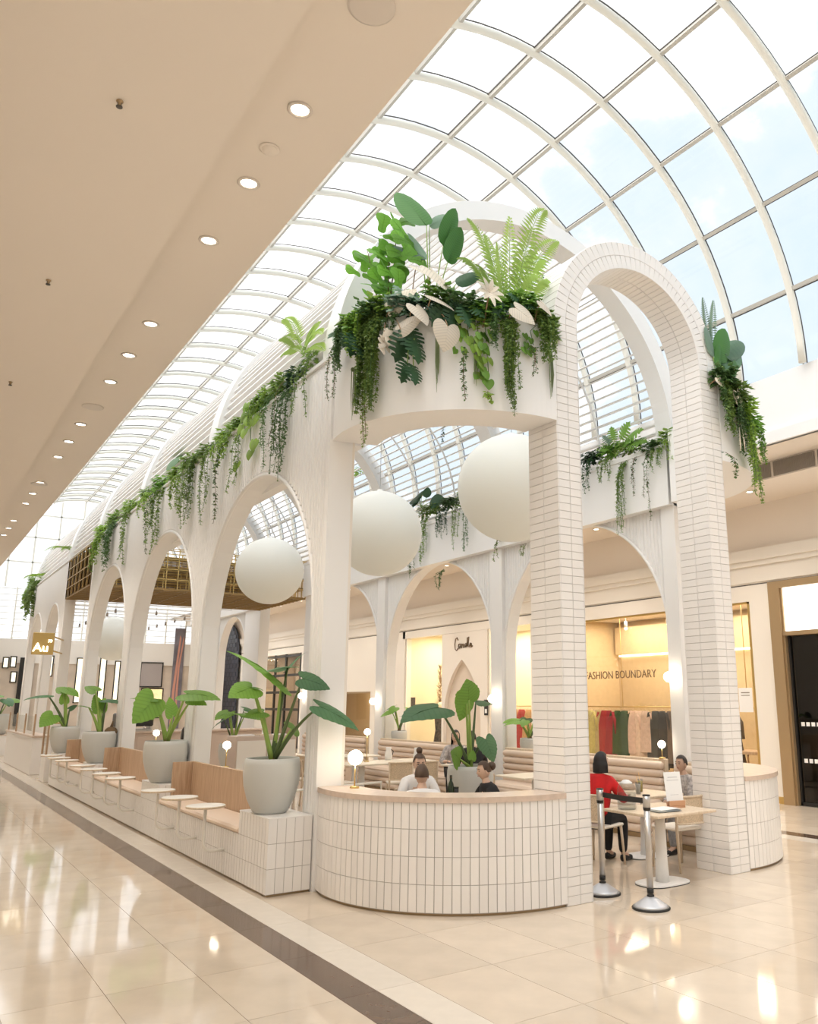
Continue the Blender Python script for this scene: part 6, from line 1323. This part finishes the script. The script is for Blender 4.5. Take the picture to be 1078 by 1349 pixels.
# trailing masses on the front planter: (u, top, bottom, px width, strands, leaf, material)
random.seed(40)
def front_vine(u, v0, v1, w, n, size, m, lab, dens=170, off=-0.03):
    p = PO(u, v0, off); q = PO(u, v1, off); rad = Vector((p.x-BC[0], p.y-BC[1], 0)).normalized(); ax = Vector((-rad.y, rad.x, 0)); return vine(lab, p, p.z-q.z, rad, m, n, w/132.0, size, dens, axis=ax, group='vines on the front planter', sway=0.03)
for a in ((492, 418, 552, 38, 18, 0.050, L_vine, 'thick trailing vine left of centre on the front planter'), (489, 470, 592, 8, 2, 0.04, L_vine, 'thin tail of vine below the planter edge on the left'), (668, 424, 530, 24, 15, 0.040, L_vine, 'thick trailing vine right of centre on the front planter'), (669, 500, 557, 8, 3, 0.035, L_vine, 'tapering end of the right-hand thick vine'), (717, 420, 482, 24, 13, 0.046, L_vine, 'short bushy vine beside the tiled pillar'),
          (457, 428, 500, 16, 8, 0.045, L_vined, 'dark short vine at the far left of the planter'), (448, 450, 528, 5, 2, 0.032, L_vined, 'thin dark vine by the near white column'), (476, 412, 478, 34, 14, 0.05, L_fresh, 'leafy fringe left of the thick vine'), (611, 462, 532, 6, 1, 0.045, L_vined, 'single curling runner below the pothos'), (700, 462, 502, 5, 2, 0.03, L_vined, 'tiny runner below the round-leaved creeper'), (520, 420, 452, 18, 5, 0.04, L_vined, 'short dark fringe behind the cream spray'), (648, 420, 470, 12, 4, 0.04, L_vined, 'short fringe between pothos and thick vine'), (640, 520, 533, 8, 2, 0.06, L_fresh, 'single loose leaf low on the planter wall')): front_vine(*a)
def moss(u, v0, v1, lab, f=PO, off=-0.03, n=7, w=0.05):
    p = f(u, v0, off); q = f(u, v1, off); t = thing('moss_strand', lab, 'moss', p, group='thin hanging moss strands'); mb = MB(); L = p.z-q.z
    for k in range(n): a = random.uniform(-w/2, w/2); mb.tube([(a, 0, 0.0), (a*1.1, random.uniform(-0.02, 0), -L*0.5), (a*0.5+random.uniform(-0.01, 0.01), 0, -L*random.uniform(0.6, 1.0))], [0.005, 0.006, 0.0015], 4, False, smooth=False)
    mb.build('strands', L_moss, t, False); MB().sphere((0, 0.02, 0.0), 0.025, 8, 6).build('root_ball', L_moss, t)
moss(466, 486, 554, 'thin moss strand at the left of the front planter'); moss(577, 436, 520, 'thin moss strand below the cream heart leaf'); moss(725, 462, 526, 'long thin moss strand beside the tiled pillar'); moss(627, 450, 512, 'dry brown strand below the pothos')
for i, (u, v, n, L, m, l) in enumerate(((470, 425, 10, 0.30, L_vine, 'fern spilling over the left of the planter'), (515, 412, 10, 0.26, L_fresh, 'bright fern beneath the fig'), (660, 400, 8, 0.24, L_al, 'fern beneath the palm'), (700, 412, 9, 0.22, L_vine, 'fern beside the tiled pillar'), (455, 440, 8, 0.22, L_grey, 'grey fern by the near white column'))):
    p = PO(u, v, 0.05); rad = Vector((p.x-BC[0], p.y-BC[1], 0)).normalized(); fern(l, p, n, L, m, rad)
for i, (u, v, r, n, m, l) in enumerate(((560, 412, (0.25, 0.12, 0.10), 160, L_mon, 'dark low foliage in the middle of the planter'), (500, 415, (0.25, 0.14, 0.12), 200, L_vined, 'green low foliage at the left of the planter'), (650, 412, (0.25, 0.12, 0.12), 180, L_al, 'green low foliage below the palm'), (712, 424, (0.14, 0.10, 0.12), 140, L_vine, 'light foliage by the tiled pillar'), (468, 432, (0.14, 0.12, 0.14), 140, L_al, 'low foliage by the near white column'), (615, 405, (0.3, 0.14, 0.14), 200, L_vined, 'deep green foliage under the cream star flower'), (690, 402, (0.2, 0.12, 0.12), 150, L_al, 'mid green foliage left of the tiled pillar'), (535, 405, (0.2, 0.14, 0.12), 160, L_grey, 'silvery foliage under the fig'), (580, 392, (0.2, 0.12, 0.12), 120, L_al, 'green foliage at the strelitzia foot'), (482, 436, (0.24, 0.14, 0.16), 170, L_al, 'bushy foliage above the thick left vine'), (508, 404, (0.2, 0.12, 0.12), 110, L_fresh, 'bright low foliage in front of the fig'), (640, 424, (0.2, 0.1, 0.14), 130, L_fresh, 'bright foliage above the pothos'), (722, 436, (0.1, 0.1, 0.16), 110, L_vine, 'bushy foliage against the tiled pillar'))):
    clump(l, PO(u, v, 0.04), r, int(n*1.6), m, 0.10, (-0.4, -0.8, 0))

# ---- the walkway-side ledge
random.seed(55); PX_ = lambda u, v, off=0.0: onx(u, v, FXL-0.03-off)
def side_vine(u, v0, v1, w, n, size, m, lab, dens=90): p = PX_(u, v0); q = PX_(u, v1); sc = (PX_(u+1, v0)-p).length; return vine(lab, p, max(0.15, p.z-q.z), (-1, 0, 0), m, n, w*sc, size, dens, group='vines on the walkway side', sway=0.05)
SV = [(402, 478, 556, 16, 5, 0.04, L_vine, 'vine below the palm fronds nearest the white column'), (381, 515, 636, 12, 8, 0.045, L_vined, 'longest dark vine beside the near arch'), (372, 505, 592, 6, 1, 0.05, L_vined, 'thin vine left of the longest dark vine'), (356, 525, 622, 10, 3, 0.045, L_vined, 'sparse vine above the near arch top'), (345, 520, 560, 20, 7, 0.05, L_fresh, 'light green fringe above the near arch'), (315, 570, 648, 10, 3, 0.05, L_vine, 'vine at the left shoulder of the near arch'), (296, 585, 690, 5, 1, 0.06, L_vined, 'long thin runner left of the near arch'),
      (282, 585, 692, 8, 4, 0.05, L_vine, 'trailing vine between first and second arches'), (300, 575, 615, 18, 7, 0.055, L_fresh, 'yellow-green fringe between the first two arches'), (256, 602, 692, 12, 9, 0.055, L_vine, 'thick vine above the second arch'), (238, 625, 676, 10, 4, 0.07, L_fresh, 'round-leaved vine above the second arch'), (213, 645, 727, 9, 6, 0.06, L_vine, 'vine falling to the second arch top'), (203, 650, 728, 3, 1, 0.06, L_vined, 'thin runner left of the second arch top'), (195, 650, 685, 10, 4, 0.07, L_fresh, 'fringe left of the second arch'), (170, 672, 742, 6, 3, 0.07, L_vine, 'vine between the second and third arches'), (150, 690, 750, 8, 8, 0.08, L_vined, 'thick vine by the third arch'), (133, 705, 748, 8, 7, 0.08, L_fresh, 'bushy vine at the far end of the ledge'), (128, 718, 752, 4, 2, 0.07, L_vine, 'last thin vine of the ledge'), (46, 768, 812, 7, 9, 0.14, L_vine, 'far bushy vine on the last pavilion corner'), (40, 775, 800, 5, 6, 0.14, L_fresh, 'far light vine on the last pavilion corner')]
for a in SV: side_vine(*a)
for (u, v, s, n, m, l) in ((412, 470, 0.10, 70, L_vine, 'pale foliage nearest the white column'), (392, 500, 0.18, 180, L_mon, 'dark foliage over the near arch right shoulder'), (372, 510, 0.18, 200, L_vine, 'green foliage over the near arch'), (352, 528, 0.20, 220, L_fresh, 'bright foliage over the near arch'), (338, 545, 0.2, 160, L_al, 'broad foliage over the near arch left shoulder'), (318, 562, 0.22, 200, L_vine, 'foliage left of the near arch'), (298, 578, 0.25, 220, L_fresh, 'yellow-green foliage between the first arches'), (274, 598, 0.25, 200, L_vine, 'foliage right of the second arch'), (252, 612, 0.28, 260, L_vine, 'foliage over the second arch'), (234, 626, 0.28, 200, L_fresh, 'bright foliage over the second arch'), (214, 640, 0.3, 220, L_al, 'foliage over the second arch left shoulder'), (194, 655, 0.3, 220, L_vine, 'foliage left of the second arch'), (172, 670, 0.32, 220, L_fresh, 'foliage right of the third arch'), (152, 686, 0.35, 260, L_vine, 'foliage over the third arch'), (135, 702, 0.35, 260, L_fresh, 'foliage at the far end of the ledge'), (44, 766, 0.5, 260, L_vine, 'far foliage on the last pavilion corner')):
    p = PX_(u, v, -0.10); clump(l, p, (0.12, s*1.5, 0.10+s*0.25), n, m, 0.07+s*0.12, (-0.7, 0, 0), group='foliage on the walkway ledge')
p0 = PX_(400, 468, -0.1); t = thing('ledge_palm', 'small arching palm on the ledge beside the near white column', 'palm', p0)
for (u, v, ar) in ((372, 422, 0.35), (368, 448, 0.25), (370, 470, 0.2), (425, 440, 0.3), (428, 462, 0.2), (420, 425, 0.2)): frond_mb((0, 0, 0), PX_(u, v, 0.05)-p0, ar, 22, 0.014, 0.14, (-0.7, -0.3, 0.6)).build('frond', L_palm, t, False)
p0 = PX_(318, 575, -0.05); t = thing('ledge_pothos', 'pothos with round leaves dangling left of the near arch', 'plant', p0, group='pothos'); random.seed(61)
for (u, v) in ((325, 532), (330, 540), (322, 545), (335, 535), (322, 566), (318, 560), (334, 580), (330, 594), (312, 610), (336, 582), (326, 550), (332, 552), (338, 548)): b = PX_(u, v, 0.05); put_leaf(t, 'heart', L_fresh, b, b+Vector((-0.05, random.uniform(-0.1, 0.1), -0.14)), (-1, -0.4, 0.4), 1.1)
MB().tube([(0, 0, 0.05), PX_(330, 560, 0.03)-p0, PX_(331, 600, 0.03)-p0], 0.005, 4).build('runner', L_vined, t)
p0 = PX_(186, 668, -0.05); t = thing('ledge_bird_leaf', 'dark paddle leaf standing up over the second arch', 'leaf', PX_(226, 612, -0.1)); put_leaf(t, 'paddle', L_strel, PX_(236, 608, -0.1), PX_(220, 598, -0.1), (-0.8, -0.3, 0.5), 1.2); MB().tube([(0, 0, -0.05), PX_(236, 608, -0.1)-PX_(226, 612, -0.1)], 0.008, 5).build('stalk', L_stem, t)
for i, (u, v) in enumerate(((60, 748), (100, 712))): fern(('far fern above the last pavilion corner', 'far fern above the brass lattice')[i], PX_(u-6, v+14, -0.1), 8, 0.9, L_fresh, (-0.5, -0.3, 0.4), ll=0.16)

# ---- inner side of the right-hand planter
random.seed(77); PR = lambda u, v, off=0.0: onx(u, v, 9.30-off)
def in_vine(u, v0, v1, w, n, size, m, lab, dens=90): p = PR(u, v0); q = PR(u, v1); sc = (PR(u+1, v0)-p).length; return vine(lab, p, max(0.12, p.z-q.z), (-1, 0, 0), m, n, w*sc, size, dens, group='vines on the right-hand inner planter', sway=0.04)
IV = [(776, 606, 652, 14, 6, 0.05, L_mon, 'dark fringe just right of the left tiled pillar'), (800, 605, 640, 16, 6, 0.045, L_vine, 'short fringe in the archway opening'), (822, 612, 708, 9, 8, 0.04, L_vine, 'long vine hanging in the archway opening'), (836, 605, 660, 6, 2, 0.04, L_vined, 'thin strand right of the long archway vine'), (853, 600, 690, 6, 2, 0.04, L_vined, 'sparse strand left of the right tiled pillar'), (868, 590, 622, 14, 7, 0.045, L_vine, 'bushy fringe beside the right tiled pillar'), (882, 575, 612, 8, 5, 0.045, L_fresh, 'light fringe touching the right tiled pillar'),
      (562, 678, 745, 10, 5, 0.055, L_vine, 'vine between the two near globes'), (585, 672, 712, 16, 8, 0.05, L_mon, 'dark fringe between the two near globes'), (605, 665, 725, 10, 5, 0.045, L_vine, 'vine left of the nearest globe'), (618, 655, 730, 8, 3, 0.045, L_vined, 'thin strand left of the nearest globe'), (548, 700, 762, 7, 3, 0.06, L_vined, 'thin strand right of the middle globe'), (660, 712, 744, 4, 2, 0.05, L_vine, 'short strand below the nearest globe'), (583, 752, 780, 5, 4, 0.05, L_vined, 'small sprig under the beam above the boutique'), (694, 718, 735, 4, 2, 0.05, L_vine, 'short sprig by the left tiled pillar')]
for a in IV: in_vine(*a)
for (u, v, s, n, m, l) in ((780, 602, 0.2, 160, L_mon, 'dark foliage right of the left tiled pillar'), (805, 592, 0.22, 200, L_al, 'foliage in the archway opening'), (830, 588, 0.2, 160, L_vine, 'light foliage in the archway opening'), (862, 588, 0.18, 160, L_vined, 'foliage left of the right tiled pillar'), (880, 575, 0.14, 120, L_vine, 'foliage touching the right tiled pillar'), (565, 672, 0.3, 220, L_vine, 'foliage right of the middle globe'), (592, 662, 0.3, 220, L_vined, 'dark foliage between the globes'), (615, 652, 0.25, 200, L_vine, 'foliage left of the nearest globe'), (470, 620, 0.3, 60, L_vine, 'sparse foliage behind the front planter edge')):
    clump(l, PR(u, v, -0.05), (0.12, s*1.4, 0.12), n, m, 0.10, (-0.7, -0.2, 0), group='foliage on the right-hand inner planter')
p0 = PR(812, 600, 0.0); t = thing('philodendron', 'cut-leaf philodendron fanning out in the archway opening', 'plant', p0)
for (u, v) in ((795, 572), (806, 562), (826, 556), (842, 562), (790, 590), (832, 575), (848, 576)):
    q = PR(u, v, 0.12); b = p0.lerp(q, 0.45)+Vector((0, 0, 0.05)); put_leaf(t, 'monstera', L_grey if u % 2 else L_al, b, q, (-0.6, -0.6, 0.5), 0.9); MB().tube([(0, 0, 0), b-p0], 0.006, 5).build('stalk', L_stem, t)
p0 = PR(555, 668, 0.0); t = thing('rubber_plant', 'dark oval-leaved plant standing between the two near globes', 'plant', p0)
for (u0, v0, u1, v1) in ((562, 656, 563, 641), (552, 660, 540, 652), (550, 664, 538, 660), (566, 662, 580, 656), (556, 652, 548, 648)): put_leaf(t, 'oval', L_mon, PR(u0, v0), PR(u1, v1), (-0.6, -0.7, 0.2), 1.5); MB().tube([(0, 0, 0), PR(u0, v0)-p0], 0.006, 5).build('stalk', L_stem, t)
t = thing('hanging_sprig', 'dark leafy sprig hanging in front of the far slats', 'sprig', ony(584, 556, 14.0)); st, fo = MB(), MB(); strand(st, fo, (0, 0, 0), 0.45, (0, 0, 0), 0.06, 90, 0.03); st.build('runners', L_vined, t, False); fo.build('foliage', L_mon, t, False, 'stuff')
p0 = PR(396, 735, 0.0); vine('vine on the far inner planter beside the third globe', p0, 0.75, (-1, 0, 0), L_vine, 4, 0.15, 0.07, 70, group='vines on the right-hand inner planter')

# ---- outer right corner planter
random.seed(88); CRX = 2*XC-BC[0]; PQ = lambda u, v, off=0.0: oncyl(u, v, CRX, BC[1], BR+0.02+off)
for (u, v0, v1, n, m, l) in ((952, 506, 575, 9, L_vine, 'bushy vine right of the right tiled pillar'), (966, 520, 600, 9, L_vined, 'dark vine at the right corner planter'), (980, 545, 640, 8, L_fresh, 'bright vine at the right corner planter'), (988, 590, 662, 3, L_vine, 'tapering strand below the right corner planter'), (945, 500, 560, 4, L_vined, 'thin strand against the right tiled pillar'), (994, 560, 610, 4, L_al, 'outermost strand of the right corner planter'), (957, 600, 632, 1, L_vined, 'tiny strand low on the right corner wall')):
    p = PQ(u, v0, 0.06); q = PQ(u, v1, 0.06); vine(l, p, p.z-q.z, (0.5, -0.6, 0), m, n, 0.22, 0.055, 130, axis=(0.8, 0.5, 0), group='vines on the right corner planter', sway=0.03)
for (u, v, n, m, l) in ((950, 500, 200, L_vined, 'foliage beside the top of the right tiled pillar'), (965, 520, 220, L_vine, 'foliage on the right corner planter'), (982, 560, 160, L_al, 'lower foliage on the right corner planter'), (975, 540, 160, L_fresh, 'light foliage on the right corner planter')): clump(l, PQ(u, v), (0.2, 0.2, 0.14), int(n*1.5), m, 0.10, (0.4, -0.5, 0))
p0 = PQ(944, 500, -0.1); t = thing('corner_strelitzia', 'glossy paddle-leaved plant standing on the right corner planter', 'plant', p0)
for (a, b, c_, d, m, w) in ((940, 470, 935, 428, L_grey, 1.2), (948, 476, 962, 430, L_strel, 1.3), (955, 468, 992, 442, L_ald, 0.6), (952, 482, 985, 462, L_ald, 0.8), (950, 496, 974, 470, L_strel, 1.3), (946, 486, 952, 452, L_strel, 1.0)): put_leaf(t, 'paddle', m, PQ(a, b), PQ(c_, d, 0.05), (0.1, -0.9, 0.4), w); MB().tube([(0, 0, 0), PQ(a, b)-p0], 0.008, 5).build('stalk', L_stem, t)
p0 = PQ(938, 480, -0.15); t = thing('corner_palm', 'bluish palm fronds rising over the right tiled pillar', 'palm', p0)
for (u, v) in ((926, 392), (940, 396), (915, 402)): frond_mb((0, 0, 0), PQ(u, v, -0.15)-p0, 0.05, 22, 0.02, 0.12, (0, -1, 0.1)).build('frond', L_grey, t, False)
for (a, b, c_, d, l) in ((946, 498, 962, 512, 'cream leaf tucked beside the right tiled pillar'), (972, 518, 985, 546, 'slim cream leaf on the right corner planter')):
    b_ = PQ(a, b, 0.12); t = thing('cream_leaf', l, 'leaf', b_, group='dried cream monstera leaves'); put_leaf(t, 'aloc', L_gold, b_, PQ(c_, d, 0.14), (0, -1, 0.3), 0.8); MB().tube([(0, 0, 0), (-0.03, 0.1, -0.05)], 0.006, 5).build('stalk', L_dry, t)
for k in range(3):
    p = PQ(974+3*k, 560, 0.12); t = thing('dried_pod', ('left', 'middle', 'right')[k]+' dry brown strip hanging on the right corner planter', 'dried leaf', p); MB().tube([(0, 0, 0), (0.0+0.03*k, 0, -0.2), (-0.01+0.05*k, 0, -0.34)], [0.008, 0.016, 0.006], 6, flat=0.4).build('strip', L_gold, t); MB().tube([(0, 0, 0), (0, 0.05, 0.06)], 0.004, 4).build('stalk', L_dry, t)
# ================================================================== sub-parts: pieces that belong to a part go under it
PAIRS = [('globe', 'cap'), ('pot', 'soil'), ('card', 'print'), ('pole', 'label_band'), ('pole', 'neck_ring'), ('head', 'cap'), ('base', 'rubber_ring'), ('cloth', 'sleeve'), ('cloth', 'hanger'), ('plate', 'bulb'), ('plate', 'letters'), ('table_top', 'oak_edge'), ('bent_leg', 'mounting_disc'), ('tumbler', 'straw'), ('tumbler', 'drink'), ('jar', 'water'), ('jar', 'lid'), ('glass_body', 'foil'), ('jug_body', 'handle'), ('cup_body', 'rim'), ('base_plate', 'base_rubber'), ('track', 'spot_head'), ('body', 'eyes'), ('body', 'mouth'), ('body', 'front_panel'), ('body', 'portafilter'), ('worktop', 'screen_post'), ('backing', 'louvre_bars'), ('trim_ring', 'lens'), ('gown', 'head'), ('housing', 'bulb'), ('sheet', 'print'), ('case', 'label_patch'), ('stem', 'deflector')]
for t in [o for o in COL.objects if o.parent is None and o.type == 'EMPTY' and 'category' in o]:
    kids = {}
    for c in t.children: kids.setdefault(c.name.split('.')[0], []).append(c)
    for a, b in PAIRS:
        if a in kids and b in kids:
            p = kids[a][0]
            if p.parent is not t: continue
            for c in kids[b]:
                if c.children: continue
                ml = p.matrix_basis.inverted() @ c.matrix_basis; c.parent = p; c.matrix_basis = ml
